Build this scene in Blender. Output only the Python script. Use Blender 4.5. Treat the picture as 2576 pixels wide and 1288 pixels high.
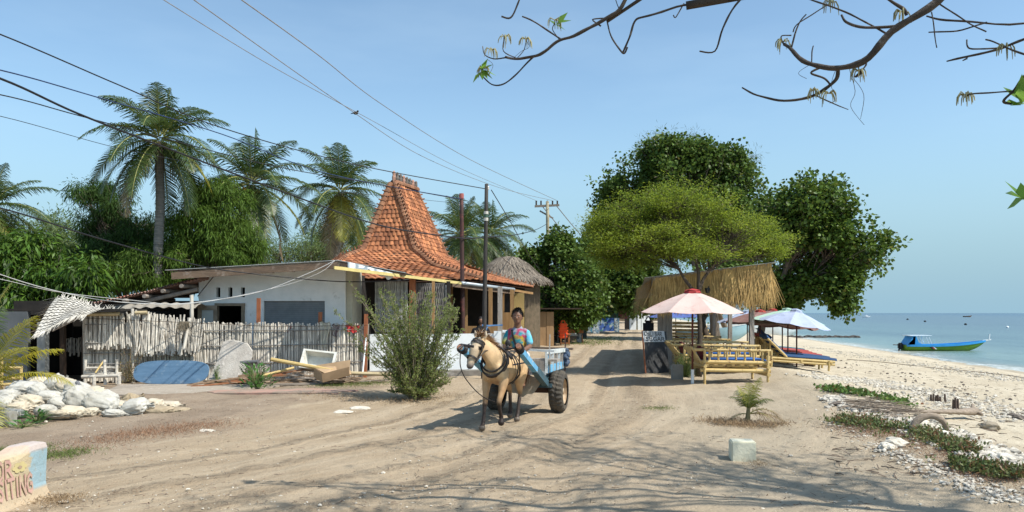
import bpy, bmesh, math, random
import numpy as np
from math import radians, sin, cos, pi, sqrt, atan2
from mathutils import Vector as V, Matrix, noise as NZ
R = random.Random(7)
RN = np.random.default_rng(11)
for o in list(bpy.data.objects): bpy.data.objects.remove(o)
scene = bpy.context.scene
# ------------------------------------------------------------ camera, sky, sun, exposure
CAMZ = 1.65; F = 1860.0; HX = 1288.0; HY = 787.0
cd = bpy.data.cameras.new('camera'); cam = bpy.data.objects.new('camera', cd)
scene.collection.objects.link(cam); scene.camera = cam
cam.location = (0, 0, CAMZ); cam.rotation_euler = (radians(90), 0, 0)
cd.sensor_width = 36; cd.lens = 36*F/2576; cd.shift_y = (HY-644)/2576
cd.clip_start = 0.05; cd.clip_end = 9000
SUN_EL = 54; SUN_DIR = V((0.89, -0.46, 0)).normalized()      # direction towards the sun, on the ground
w = bpy.data.worlds.new('World'); scene.world = w; w.use_nodes = True
nt = w.node_tree; nt.nodes.clear()
sky = nt.nodes.new('ShaderNodeTexSky'); sky.sky_type = 'NISHITA'; sky.sun_disc = False
sky.sun_elevation = radians(SUN_EL); sky.sun_rotation = atan2(SUN_DIR.x, SUN_DIR.y)
sky.air_density = 1.0; sky.dust_density = .6; sky.ozone_density = 1.1; sky.altitude = 0
bg = nt.nodes.new('ShaderNodeBackground'); bg.inputs[1].default_value = 0.138
wo = nt.nodes.new('ShaderNodeOutputWorld')
tc = nt.nodes.new('ShaderNodeTexCoord'); mpn = nt.nodes.new('ShaderNodeMapping'); mpn.inputs['Scale'].default_value = (1.2, 1.2, 5)
cn = nt.nodes.new('ShaderNodeTexNoise'); cn.inputs['Scale'].default_value = 1.6; cn.inputs['Detail'].default_value = 5; cn.inputs['Roughness'].default_value = .55
cr = nt.nodes.new('ShaderNodeMapRange'); cr.inputs[1].default_value = .48; cr.inputs[2].default_value = .80; cr.inputs[3].default_value = 0; cr.inputs[4].default_value = .16
mxc = nt.nodes.new('ShaderNodeMix'); mxc.data_type = 'RGBA'; mxc.inputs[7].default_value = (4.6, 5.4, 6.4, 1)
nt.links.new(tc.outputs['Generated'], mpn.inputs[0]); nt.links.new(mpn.outputs[0], cn.inputs[0]); nt.links.new(cn.outputs[0], cr.inputs[0])
nt.links.new(cr.outputs[0], mxc.inputs[0]); nt.links.new(sky.outputs[0], mxc.inputs[6])
hz_s = nt.nodes.new('ShaderNodeSeparateXYZ'); nt.links.new(tc.outputs['Generated'], hz_s.inputs[0])
hz = nt.nodes.new('ShaderNodeMapRange'); hz.interpolation_type = 'SMOOTHERSTEP'; hz.inputs[1].default_value = .34; hz.inputs[2].default_value = -.04; hz.inputs[3].default_value = 0; hz.inputs[4].default_value = 1; nt.links.new(hz_s.outputs[2], hz.inputs[0])
mxh = nt.nodes.new('ShaderNodeMix'); mxh.data_type = 'RGBA'; mxh.inputs[7].default_value = (1.80, 2.68, 3.50, 1)      # pale sea haze low over the horizon
nt.links.new(hz.outputs[0], mxh.inputs[0]); nt.links.new(mxc.outputs[2], mxh.inputs[6])
tint = nt.nodes.new('ShaderNodeMix'); tint.data_type = 'RGBA'; tint.blend_type = 'MULTIPLY'; tint.inputs[0].default_value = 1; tint.inputs[7].default_value = (.95, 1.035, .99, 1)
nt.links.new(mxh.outputs[2], tint.inputs[6]); nt.links.new(tint.outputs[2], bg.inputs[0])
nt.links.new(bg.outputs[0], wo.inputs[0])
sl = bpy.data.lights.new('sun', 'SUN'); sl.energy = 4.2; sl.angle = radians(.5); sl.color = (1, .95, .86)
so = bpy.data.objects.new('sun', sl); scene.collection.objects.link(so)
e = radians(SUN_EL); sd = V((SUN_DIR.x*cos(e), SUN_DIR.y*cos(e), sin(e)))
so.rotation_euler = sd.to_track_quat('Z', 'Y').to_euler()
scene.view_settings.view_transform = 'Standard'; scene.view_settings.look = 'None'
scene.view_settings.exposure = 0.5; scene.view_settings.gamma = 1
scene.cycles.max_bounces = 6; scene.cycles.transparent_max_bounces = 6
# ------------------------------------------------------------ helpers
def P(px, py, Y): return V(((px-HX)/F*Y, Y, CAMZ-(py-HY)/F*Y))
def G(px, py, z=0.0):
    Y = F*(CAMZ-z)/(py-HY); return V(((px-HX)/F*Y, Y, z))
SHORE = 16.4; SLO = .165
def sm(a, b, t):
    t = min(1, max(0, (t-a)/(b-a))); return t*t*(3-2*t)
def gz(x, y):
    s = x-SLO*y
    z = 0
    if s > 3.2: z -= .062*(s-3.2)*sm(3.0, 6.5, s)
    if s > 17: z -= .05*(s-17)
    z = max(z, -3)
    z += .12*math.exp(-((s-4.0)/1.1)**2)*sm(4, 8, y)*(1-sm(40, 60, y))
    z += .05*math.exp(-((s+6.5)/1.2)**2)
    for r in (-2.05, -.75): z -= .035*math.exp(-((s-r+.1*sin(y*.35))/.22)**2)
    return z
def GG(px, py):                                    # photo pixel -> point on the real ground surface
    p = G(px, py)
    for _ in range(12):
        p = G(px, py, gz(p.x, p.y))
    return p
def wloc(o):
    l = V((0, 0, 0))
    while o: l += o.location; o = o.parent
    return l
def tag(o, label=None, cat=None, group=None, kind=None):
    if label: o['label'] = label
    if cat: o['category'] = cat
    if group: o['group'] = group
    if kind: o['kind'] = kind
    return o
def thing(name, loc, label, cat, group=None, rz=0):
    o = bpy.data.objects.new(name, None); scene.collection.objects.link(o); o.empty_display_size = .1
    o.location = loc; o.rotation_euler = (0, 0, rz)
    return tag(o, label, cat, group)
def addobj(name, me, mat, parent, co, label=None, cat=None, group=None, kind=None, smooth=False, origin=None):
    n = len(me.vertices)
    if n == 0: raise Exception('empty '+name)
    if parent: o0 = np.array(wloc(parent)); loc = (0, 0, 0)
    else:
        o0 = np.array(origin) if origin is not None else np.array([(co[:, 0].min()+co[:, 0].max())/2, (co[:, 1].min()+co[:, 1].max())/2, co[:, 2].min()]); loc = o0
    me.vertices.foreach_set('co', (co-o0).astype(np.float32).ravel())
    for m in (mat if isinstance(mat, (list, tuple)) else [mat]): me.materials.append(m)
    if smooth: me.polygons.foreach_set('use_smooth', [True]*len(me.polygons))
    me.update()
    o = bpy.data.objects.new(name, me); scene.collection.objects.link(o); o.location = loc
    if parent: o.parent = parent
    tag(o, label, cat, group, kind)
    return o
class MB:
    def __init__(s): s.v = []; s.f = []; s.mi = []; s.m = 0
    def add(s, vs, fs):
        n = len(s.v); s.v += [tuple(q) for q in vs]
        for f in fs: s.f.append(tuple(i+n for i in f)); s.mi.append(s.m)
        return s
    def quad(s, a, b, c, d): return s.add([a, b, c, d], [(0, 1, 2, 3)])
    def hexa(s, b4, t4):      # bottom four, top four corners
        return s.add(list(b4)+list(t4), [(3, 2, 1, 0), (4, 5, 6, 7), (0, 1, 5, 4), (1, 2, 6, 5), (2, 3, 7, 6), (3, 0, 4, 7)])
    def box(s, c, sz, rz=0, rx=0, ry=0, bev=0):
        c = V(c); h = V(sz)/2; M = Matrix.Rotation(rz, 3, 'Z') @ Matrix.Rotation(ry, 3, 'Y') @ Matrix.Rotation(rx, 3, 'X')
        if bev:
            bm = bmesh.new(); bmesh.ops.create_cube(bm, size=1)
            for v in bm.verts: v.co = V((v.co.x*sz[0], v.co.y*sz[1], v.co.z*sz[2]))
            bmesh.ops.bevel(bm, geom=bm.edges[:], offset=bev, segments=2, affect='EDGES')
            bm.verts.index_update()
            s.add([c+M@v.co for v in bm.verts], [[v.index for v in f.verts] for f in bm.faces]); bm.free(); return s
        q = [V((x*h.x, y*h.y, -h.z)) for x, y in ((-1, -1), (1, -1), (1, 1), (-1, 1))]
        b = [c+M@k for k in q]; t = [c+M@(k+V((0, 0, 2*h.z))) for k in q]
        return s.hexa(b, t)
    def bar(s, a, b, w, h, up=(0, 0, 1)):      # beam from a to b
        a = V(a); b = V(b); d = (b-a).normalized(); u = V(up)
        if abs(d.dot(u)) > .98: u = V((0, 1, 0))
        x = d.cross(u).normalized()*w/2; y = x.cross(d).normalized()*h/2
        return s.hexa([a-x-y, a+x-y, b+x-y, b-x-y], [a-x+y, a+x+y, b+x+y, b-x+y])
    def tube(s, pts, r, n=6, cap=True, sx=1, sy=1, up=None):
        pts = [V(p) for p in pts]; k = len(pts)
        rs = r if isinstance(r, (list, tuple)) else [r]*k
        base = len(s.v); prev = V(up) if up else None; vs = []
        for i, p in enumerate(pts):
            d = (pts[min(i+1, k-1)]-pts[max(i-1, 0)])
            if d.length < 1e-9: d = V((0, 0, 1))
            d.normalize()
            if prev is None: prev = V((0, 0, 1)) if abs(d.z) < .9 else V((1, 0, 0))
            y = (prev-d*prev.dot(d))
            if y.length < 1e-6: y = V((0, 1, .01)).cross(d)
            y.normalize(); x = y.cross(d); prev = y
            ri = rs[i]; a, b = (ri, ri) if not isinstance(ri, (tuple, list)) else ri
            for j in range(n):
                t = 2*pi*j/n; vs.append(p+x*(cos(t)*a*sx)+y*(sin(t)*b*sy))
        fs = [(i*n+j, i*n+(j+1) % n, (i+1)*n+(j+1) % n, (i+1)*n+j) for i in range(k-1) for j in range(n)]
        if cap: fs += [tuple(range(n))[::-1], tuple(range((k-1)*n, k*n))]
        return s.add(vs, fs)
    def ball(s, c, r, n=8, m=6, M=None):
        c = V(c); r = V(r) if isinstance(r, (tuple, list, V)) else V((r, r, r)); vs = []
        for i in range(m+1):
            p = pi*i/m
            for j in range(n):
                t = 2*pi*j/n; q = V((sin(p)*cos(t)*r.x, sin(p)*sin(t)*r.y, cos(p)*r.z)); vs.append(c+(M@q if M else q))
        return s.add(vs, [(i*n+j, (i+1)*n+j, (i+1)*n+(j+1) % n, i*n+(j+1) % n) for i in range(m) for j in range(n)])
    def lathe(s, c, prof, n=16):      # profile (radius, z)
        c = V(c); vs = [c+V((r*cos(2*pi*j/n), r*sin(2*pi*j/n), z)) for r, z in prof for j in range(n)]
        return s.add(vs, [(i*n+j, i*n+(j+1) % n, (i+1)*n+(j+1) % n, (i+1)*n+j) for i in range(len(prof)-1) for j in range(n)])
    def sheet(s, fn, nu, nv, th=0):      # fn(u,v) -> point
        vs = [V(fn(i/nu, j/nv)) for j in range(nv+1) for i in range(nu+1)]
        fs = [(j*(nu+1)+i, j*(nu+1)+i+1, (j+1)*(nu+1)+i+1, (j+1)*(nu+1)+i) for j in range(nv) for i in range(nu)]
        s.add(vs, fs)
        if th:
            s.add([p-V((0, 0, th)) for p in vs], [f[::-1] for f in fs])
        return s
    def build(s, name, mat, parent=None, label=None, cat=None, group=None, kind=None, smooth=False, origin=None):
        me = bpy.data.meshes.new(name); me.from_pydata(s.v, [], s.f)
        if isinstance(mat, (list, tuple)): me.polygons.foreach_set('material_index', s.mi)
        return addobj(name, me, mat, parent, np.array(s.v, dtype=np.float64), label, cat, group, kind, smooth, origin)
def npmesh(name, co, quads, mat, parent=None, smooth=False, **k):
    me = bpy.data.meshes.new(name); nq, m = quads.shape
    me.vertices.add(len(co)); me.loops.add(nq*m); me.polygons.add(nq)
    me.loops.foreach_set('vertex_index', quads.astype(np.int32).ravel())
    me.polygons.foreach_set('loop_start', np.arange(0, nq*m, m, dtype=np.int32))
    me.vertices.foreach_set('co', co.astype(np.float32).ravel()); me.update(calc_edges=True)
    return addobj(name, me, mat, parent, co.astype(np.float64), smooth=smooth, **k)
def copy_tree(o, parent=None):
    c = o.copy(); scene.collection.objects.link(c)
    if parent: c.parent = parent
    for ch in list(o.children): copy_tree(ch, c)
    return c
def unit(a): return a/np.maximum(np.linalg.norm(a, axis=-1, keepdims=True), 1e-9)
# ------------------------------------------------------------ materials
MATS = {}
def nodemat(name):
    m = bpy.data.materials.new(name); m.use_nodes = True; t = m.node_tree
    return m, t, t.nodes['Principled BSDF'], t.nodes['Material Output']
def N(t, ty, **k):
    n = t.nodes.new(ty)
    for a, b in k.items():
        if hasattr(n, a): setattr(n, a, b)
        else: n.inputs[a.replace('_', ' ')].default_value = b
    return n
def mixc(t, f, a, b, mode='MIX'):
    n = t.nodes.new('ShaderNodeMix'); n.data_type = 'RGBA'; n.blend_type = mode
    for i, q in ((0, f), (6, a), (7, b)):
        if hasattr(q, 'links'): t.links.new(q, n.inputs[i])
        else: n.inputs[i].default_value = (tuple(q)+(1,))[:4] if i else q
    return n.outputs[2]
def math_(t, op, a, b=0.0):
    n = t.nodes.new('ShaderNodeMath'); n.operation = op
    for i, q in enumerate((a, b)):
        if hasattr(q, 'links'): t.links.new(q, n.inputs[i])
        else: n.inputs[i].default_value = q
    return n.outputs[0]
def ramp(t, x, a, b, lo=0.0, hi=1.0, smooth=True):
    n = t.nodes.new('ShaderNodeMapRange'); n.interpolation_type = 'SMOOTHSTEP' if smooth else 'LINEAR'
    t.links.new(x, n.inputs[0]); n.inputs[1].default_value = a; n.inputs[2].default_value = b; n.inputs[3].default_value = lo; n.inputs[4].default_value = hi
    return n.outputs[0]
def noisef(t, scale, det=4, rough=.6, vec=None, sc=None, dist=0):
    n = N(t, 'ShaderNodeTexNoise', Scale=scale, Detail=det, Roughness=rough, Distortion=dist)
    if vec is None:
        vec = N(t, 'ShaderNodeTexCoord').outputs['Object']
    if sc is not None:
        mp = t.nodes.new('ShaderNodeMapping'); mp.inputs['Scale'].default_value = sc; t.links.new(vec, mp.inputs[0]); vec = mp.outputs[0]
    t.links.new(vec, n.inputs['Vector']); return n.outputs['Fac']
def mat(name, c1, c2=None, rough=.75, scale=6, sc=None, isl=0.0, bump=0.0, bscale=None, bsc=None, spec=.3, c3=None, s3=2.0, t3=(.55, .7), metal=0, obj=0.0):
    if name in MATS: return MATS[name]
    m, t, b, out = nodemat(name)
    c2 = c2 or tuple(x*.75 for x in c1)
    col = mixc(t, ramp(t, noisef(t, scale, 5, .65, sc=sc), .3, .7), c1, c2)
    if c3: col = mixc(t, ramp(t, noisef(t, s3, 6, .7), *t3), col, c3)
    for amt, src in ((isl, 'g'), (obj, 'o')):
        if amt:
            r = N(t, 'ShaderNodeNewGeometry').outputs['Random Per Island'] if src == 'g' else N(t, 'ShaderNodeObjectInfo').outputs['Random']
            f = ramp(t, r, 0, 1, 1-amt, 1+amt, False)
            h = t.nodes.new('ShaderNodeHueSaturation'); t.links.new(f, h.inputs['Value']); t.links.new(col, h.inputs['Color']); col = h.outputs[0]
    t.links.new(col, b.inputs['Base Color'])
    b.inputs['Roughness'].default_value = rough; b.inputs['Specular IOR Level'].default_value = spec; b.inputs['Metallic'].default_value = metal
    if bump:
        bn = N(t, 'ShaderNodeBump', Strength=min(1, bump), Distance=.02*max(1, bump)); t.links.new(noisef(t, bscale or scale*4, 6, .7, sc=bsc or sc), bn.inputs['Height']); t.links.new(bn.outputs[0], b.inputs['Normal'])
    MATS[name] = m; return m
def leafmat(name, c1, c2, tr=.35, var=.35, rough=.45, c3=None, p3=.06, spec=.35):
    if name in MATS: return MATS[name]
    m, t, b, out = nodemat(name)
    r = N(t, 'ShaderNodeNewGeometry').outputs['Random Per Island']
    big = ramp(t, noisef(t, .55, 2), .35, .65)
    col = mixc(t, math_(t, 'MULTIPLY_ADD', r, .6) if False else math_(t, 'ADD', math_(t, 'MULTIPLY', r, .6), math_(t, 'MULTIPLY', big, .4)), c1, c2)
    wn = t.nodes.new('ShaderNodeTexWhiteNoise'); wn.noise_dimensions = '1D'; t.links.new(r, wn.inputs['W'])
    if c3: col = mixc(t, math_(t, 'LESS_THAN', wn.outputs['Value'], p3), col, c3)
    h = t.nodes.new('ShaderNodeHueSaturation'); t.links.new(ramp(t, wn.outputs['Value'], 0, 1, 1-var, 1+var, False), h.inputs['Value']); t.links.new(col, h.inputs['Color']); col = h.outputs[0]
    t.links.new(col, b.inputs['Base Color']); b.inputs['Roughness'].default_value = rough; b.inputs['Specular IOR Level'].default_value = spec
    tl = t.nodes.new('ShaderNodeBsdfTranslucent'); hs = t.nodes.new('ShaderNodeHueSaturation'); hs.inputs['Value'].default_value = 1.5; hs.inputs['Hue'].default_value = .485
    t.links.new(col, hs.inputs['Color']); t.links.new(hs.outputs[0], tl.inputs[0])
    mx = t.nodes.new('ShaderNodeMixShader'); mx.inputs[0].default_value = tr
    t.links.new(b.outputs[0], mx.inputs[1]); t.links.new(tl.outputs[0], mx.inputs[2]); t.links.new(mx.outputs[0], out.inputs[0])
    MATS[name] = m; return m
def attrmat(name, rough=.7, scale=12, amt=.15, bump=0.0, spec=.3, bscale=60):
    if name in MATS: return MATS[name]
    m, t, b, out = nodemat(name); a = N(t, 'ShaderNodeAttribute', attribute_name='Col')
    h = t.nodes.new('ShaderNodeHueSaturation'); t.links.new(a.outputs[0], h.inputs['Color']); t.links.new(ramp(t, noisef(t, scale, 5, .7), .3, .7, 1-amt, 1+amt), h.inputs['Value'])
    t.links.new(h.outputs[0], b.inputs['Base Color']); b.inputs['Roughness'].default_value = rough; b.inputs['Specular IOR Level'].default_value = spec
    if bump:
        bn = N(t, 'ShaderNodeBump', Strength=bump, Distance=.01); t.links.new(noisef(t, bscale, 5, .7), bn.inputs['Height']); t.links.new(bn.outputs[0], b.inputs['Normal'])
    MATS[name] = m; return m
def paint(o, fn):                    # colour attribute of coat (with painted shade) / cloth colours, fn(world point)->rgb
    me = o.data; ca = me.color_attributes.new('Col', 'FLOAT_COLOR', 'POINT'); l = wloc(o)
    ca.data.foreach_set('color', [c for v in me.vertices for c in (*fn(v.co+l), 1)])
# ------------------------------------------------------------ ground
def ground_material():
    m, t, b, out = nodemat('sandy_ground')
    tc = N(t, 'ShaderNodeTexCoord').outputs['Object']
    sp = t.nodes.new('ShaderNodeSeparateXYZ'); t.links.new(tc, sp.inputs[0]); X, Y, Z = sp.outputs
    wob = math_(t, 'MULTIPLY', math_(t, 'SUBTRACT', noisef(t, .45, 5, .65, tc), .5), 4.2)
    s0 = math_(t, 'SUBTRACT', X, math_(t, 'MULTIPLY', Y, SLO)); s = math_(t, 'ADD', s0, wob)
    dY = math_(t, 'MAXIMUM', math_(t, 'SUBTRACT', 14, Y), 0); sb = math_(t, 'ADD', s0, math_(t, 'MULTIPLY', math_(t, 'MULTIPLY', dY, dY), .048))
    cmb = t.nodes.new('ShaderNodeCombineXYZ'); t.links.new(sb, cmb.inputs[0]); t.links.new(Y, cmb.inputs[1]); tcb = cmb.outputs[0]
    nA = noisef(t, .9, 6, .65, tc); nB = noisef(t, 7, 6, .7, tc); nC = noisef(t, 55, 4, .7, tc); nD = noisef(t, 260, 3, .6, tc)
    road = mixc(t, ramp(t, nA, .32, .68), (.425, .335, .23), (.35, .27, .18))
    flat = mixc(t, ramp(t, nA, .35, .65), (.43, .36, .26), (.36, .295, .21))
    col = mixc(t, ramp(t, s, -.6, 1.5), road, flat)
    # wheel strips, paler packed sand along the direction of the lane
    nS = noisef(t, 1.0, 5, .6, tcb, sc=(2.6, .14, 1)); col = mixc(t, math_(t, 'MULTIPLY', ramp(t, nS, .46, .66), .65), col, (.49, .40, .285))
    ncr = noisef(t, 9, 5, .75, tc); churn = None
    for r0, wd in ((-2.1, .26), (-.75, .22), (.15, .35), (-3.3, .2)):
        a_ = math_(t, 'ABSOLUTE', math_(t, 'ADD', math_(t, 'SUBTRACT', sb, r0), math_(t, 'MULTIPLY', math_(t, 'SUBTRACT', nA, .5), .7)))
        b_ = ramp(t, a_, wd, wd*.2); churn = b_ if churn is None else math_(t, 'MAXIMUM', churn, b_)
    col = mixc(t, math_(t, 'MULTIPLY', math_(t, 'MULTIPLY', churn, ramp(t, ncr, .50, .60)), .55), col, (.20, .145, .095))
    col = mixc(t, math_(t, 'MULTIPLY', churn, .22), col, (.25, .19, .125))
    yard = mixc(t, ramp(t, nA, .35, .65), (.27, .205, .145), (.35, .275, .20))
    fy = math_(t, 'MULTIPLY', math_(t, 'SUBTRACT', 1, ramp(t, s, -6.8, -5.2)), 1)
    col = mixc(t, fy, col, yard)
    beach = mixc(t, ramp(t, nA, .35, .65), (.58, .51, .385), (.50, .43, .315))
    fb = ramp(t, s, 3.2, 5.0)
    col = mixc(t, fb, col, beach)
    # seaweed / twig specks in bands on the beach
    nw = noisef(t, 6, 6, .8, tc, sc=(1, .6, 1)); deb = math_(t, 'MULTIPLY', math_(t, 'MULTIPLY', ramp(t, nw, .56, .62), fb), ramp(t, s, 14.5, 12.5))
    col = mixc(t, math_(t, 'MULTIPLY', deb, .55), col, (.23, .17, .12))
    nw2 = noisef(t, 22, 4, .8, tc); col = mixc(t, math_(t, 'MULTIPLY', math_(t, 'MULTIPLY', ramp(t, nw2, .58, .66), fb), .7), col, (.68, .64, .54))
    # wet sand
    s2 = math_(t, 'ADD', s0, math_(t, 'MULTIPLY', wob, .25)); wet = ramp(t, s2, SHORE-1.4, SHORE-.6)
    col = mixc(t, math_(t, 'MULTIPLY', wet, .75), col, (.36, .31, .23))
    # dark organic crumbs and pale grains everywhere
    col = mixc(t, math_(t, 'MULTIPLY', ramp(t, nB, .60, .76), .30), col, (.19, .14, .10))
    col = mixc(t, math_(t, 'MULTIPLY', ramp(t, nC, .62, .74), .45), col, (.15, .11, .08))
    col = mixc(t, math_(t, 'MULTIPLY', ramp(t, nD, .62, .70), .6), col, (.72, .66, .56))
    # land far off is green
    col = mixc(t, math_(t, 'MULTIPLY', math_(t, 'SUBTRACT', 1, ramp(t, s0, -30, -16)), .9), col, (.09, .10, .045))
    t.links.new(col, b.inputs['Base Color']); b.inputs['Roughness'].default_value = .92; b.inputs['Specular IOR Level'].default_value = .12
    h = math_(t, 'ADD', math_(t, 'MULTIPLY', nB, 1.6), math_(t, 'ADD', math_(t, 'MULTIPLY', nC, .55), math_(t, 'MULTIPLY', nS, 1.1)))
    h = math_(t, 'ADD', h, math_(t, 'MULTIPLY', nD, .12)); h = math_(t, 'ADD', h, math_(t, 'MULTIPLY', math_(t, 'MULTIPLY', churn, ncr), 2.2))
    bn = N(t, 'ShaderNodeBump', Strength=.75, Distance=.05); t.links.new(h, bn.inputs['Height']); t.links.new(bn.outputs[0], b.inputs['Normal'])
    return m
def build_ground():
    ys = np.concatenate([[-60, -20, -6], np.linspace(-2, 4, 7), np.geomspace(4.4, 60, 260), np.geomspace(64, 6000, 50)])
    us = np.concatenate([[-6000, -1500, -500, -150, -70, -40], np.linspace(-28, -12, 22), np.linspace(-11.4, 8, 210), np.linspace(8.3, 30, 50), [40, 70, 150, 600, 1500]])
    nx, ny = len(us), len(ys); co = np.zeros((ny, nx, 3))
    for j, y in enumerate(ys):
        for i, u in enumerate(us):
            x = u+SLO*y; z = gz(x, y)
            if y < 50 and -14 < u < 16:
                z += .045*(NZ.noise(V((x*.7, y*.7, 3)))) + .022*NZ.noise(V((x*3.1, y*2.3, 1)))
                z += .012*NZ.noise(V((x*9, y*9, 5)))
            co[j, i] = (x, y, z)
    idx = np.arange(nx*ny).reshape(ny, nx)
    q = np.stack([idx[:-1, :-1], idx[:-1, 1:], idx[1:, 1:], idx[1:, :-1]], -1).reshape(-1, 4)
    npmesh('ground', co.reshape(-1, 3), q, ground_material(), smooth=True, kind='structure', origin=(0, 0, 0))
build_ground()
def sea_material():
    m, t, b, out = nodemat('sea_water')
    tc = N(t, 'ShaderNodeTexCoord').outputs['Object']
    sp = t.nodes.new('ShaderNodeSeparateXYZ'); t.links.new(tc, sp.inputs[0]); X, Y, Z = sp.outputs
    s = math_(t, 'ADD', math_(t, 'SUBTRACT', X, math_(t, 'MULTIPLY', Y, SLO)), math_(t, 'MULTIPLY', math_(t, 'SUBTRACT', noisef(t, .12, 4, .6, tc), .5), 4))
    c = mixc(t, ramp(t, s, SHORE-1, SHORE+3), (.40, .38, .30), (.15, .225, .21))
    c = mixc(t, ramp(t, s, SHORE+2, SHORE+14), c, (.085, .145, .16))
    c = mixc(t, ramp(t, s, SHORE+12, SHORE+70), c, (.06, .10, .135))
    pat = noisef(t, .05, 5, .6, tc, sc=(1, .35, 1)); c = mixc(t, math_(t, 'MULTIPLY', ramp(t, pat, .45, .65), .45), c, (.04, .075, .10))
    c = mixc(t, ramp(t, s, 90, 500), c, (.02, .06, .12))
    foam = math_(t, 'MULTIPLY', ramp(t, s, SHORE+.9, SHORE+.2), ramp(t, noisef(t, 3, 5, .7, tc, sc=(2, .5, 1)), .45, .6))
    c = mixc(t, math_(t, 'MULTIPLY', foam, .8), c, (.75, .77, .74))
    t.links.new(c, b.inputs['Base Color']); b.inputs['Roughness'].default_value = .22; b.inputs['IOR'].default_value = 1.33; b.inputs['Specular IOR Level'].default_value = .5
    wv = math_(t, 'ADD', noisef(t, 1.3, 5, .6, tc, sc=(1, .55, 1)), math_(t, 'MULTIPLY', noisef(t, .25, 3, .5, tc, sc=(1, .5, 1)), 2.5))
    bn = N(t, 'ShaderNodeBump', Strength=.85, Distance=.22); t.links.new(wv, bn.inputs['Height']); t.links.new(bn.outputs[0], b.inputs['Normal'])
    return m
SEA = -.80
mb = MB(); mb.quad((5, -60, SEA), (8000, -60, SEA), (8000, 8000, SEA), (5, 8000, SEA)); mb.build('sea', sea_material(), kind='structure', origin=(0, 0, SEA))
# ------------------------------------------------------------ leaves and trees
def leaves(name, C, D, Nn, L, W, mt, parent=None, heart=False, fold=.15, droop=.0, **k):
    n = len(C); L = np.broadcast_to(np.asarray(L, float), (n,))[:, None]; W = np.broadcast_to(np.asarray(W, float), (n,))[:, None]
    D = unit(D); S = unit(np.cross(D, Nn)); Nn = np.cross(S, D)
    t = C+D*L-np.array([0, 0, 1])*(L*droop)
    if heart:
        a = C-D*L*.03; m1 = C+D*L*.28; m2 = C+D*L*.62
        vs = np.stack([a, m1+S*W*.5+Nn*W*fold, m2+S*W*.36+Nn*W*fold*.6, t, m2-S*W*.36+Nn*W*fold*.6, m1-S*W*.5+Nn*W*fold], 1)
        b = np.arange(n)[:, None]*6; q = np.concatenate([b+[0, 1, 2, 3], b+[0, 3, 4, 5]], 0)
    else:
        m1 = C+D*L*.45-np.array([0, 0, 1])*(L*droop*.3)
        vs = np.stack([C, m1+S*W*.5+Nn*W*fold, t, m1-S*W*.5+Nn*W*fold], 1)
        b = np.arange(n)[:, None]*4; q = b+[0, 1, 2, 3]
    return npmesh(name, vs.reshape(-1, 3), q, mt, parent, **k)
def rand_dirs(n): return unit(RN.normal(size=(n, 3)))
BARK = mat('grey_brown_bark', (.20, .16, .12), (.11, .085, .065), .9, 9, sc=(1, 1, .25), bump=.8)
DBARK = mat('dark_bark', (.10, .075, .055), (.05, .04, .03), .9, 9, sc=(1, 1, .25), bump=.8)
def wander(a, b, k=6, amp=.08):
    a = V(a); b = V(b); L = (b-a).length; o = V((R.random()*50, R.random()*50, R.random()*50)); out = []
    for i in range(k+1):
        t = i/k; p = a.lerp(b, t); q = NZ.noise_vector(o+V((t*2.2, 0, 0)))*amp*L*sin(pi*t); out.append(p+q)
    return out
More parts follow.
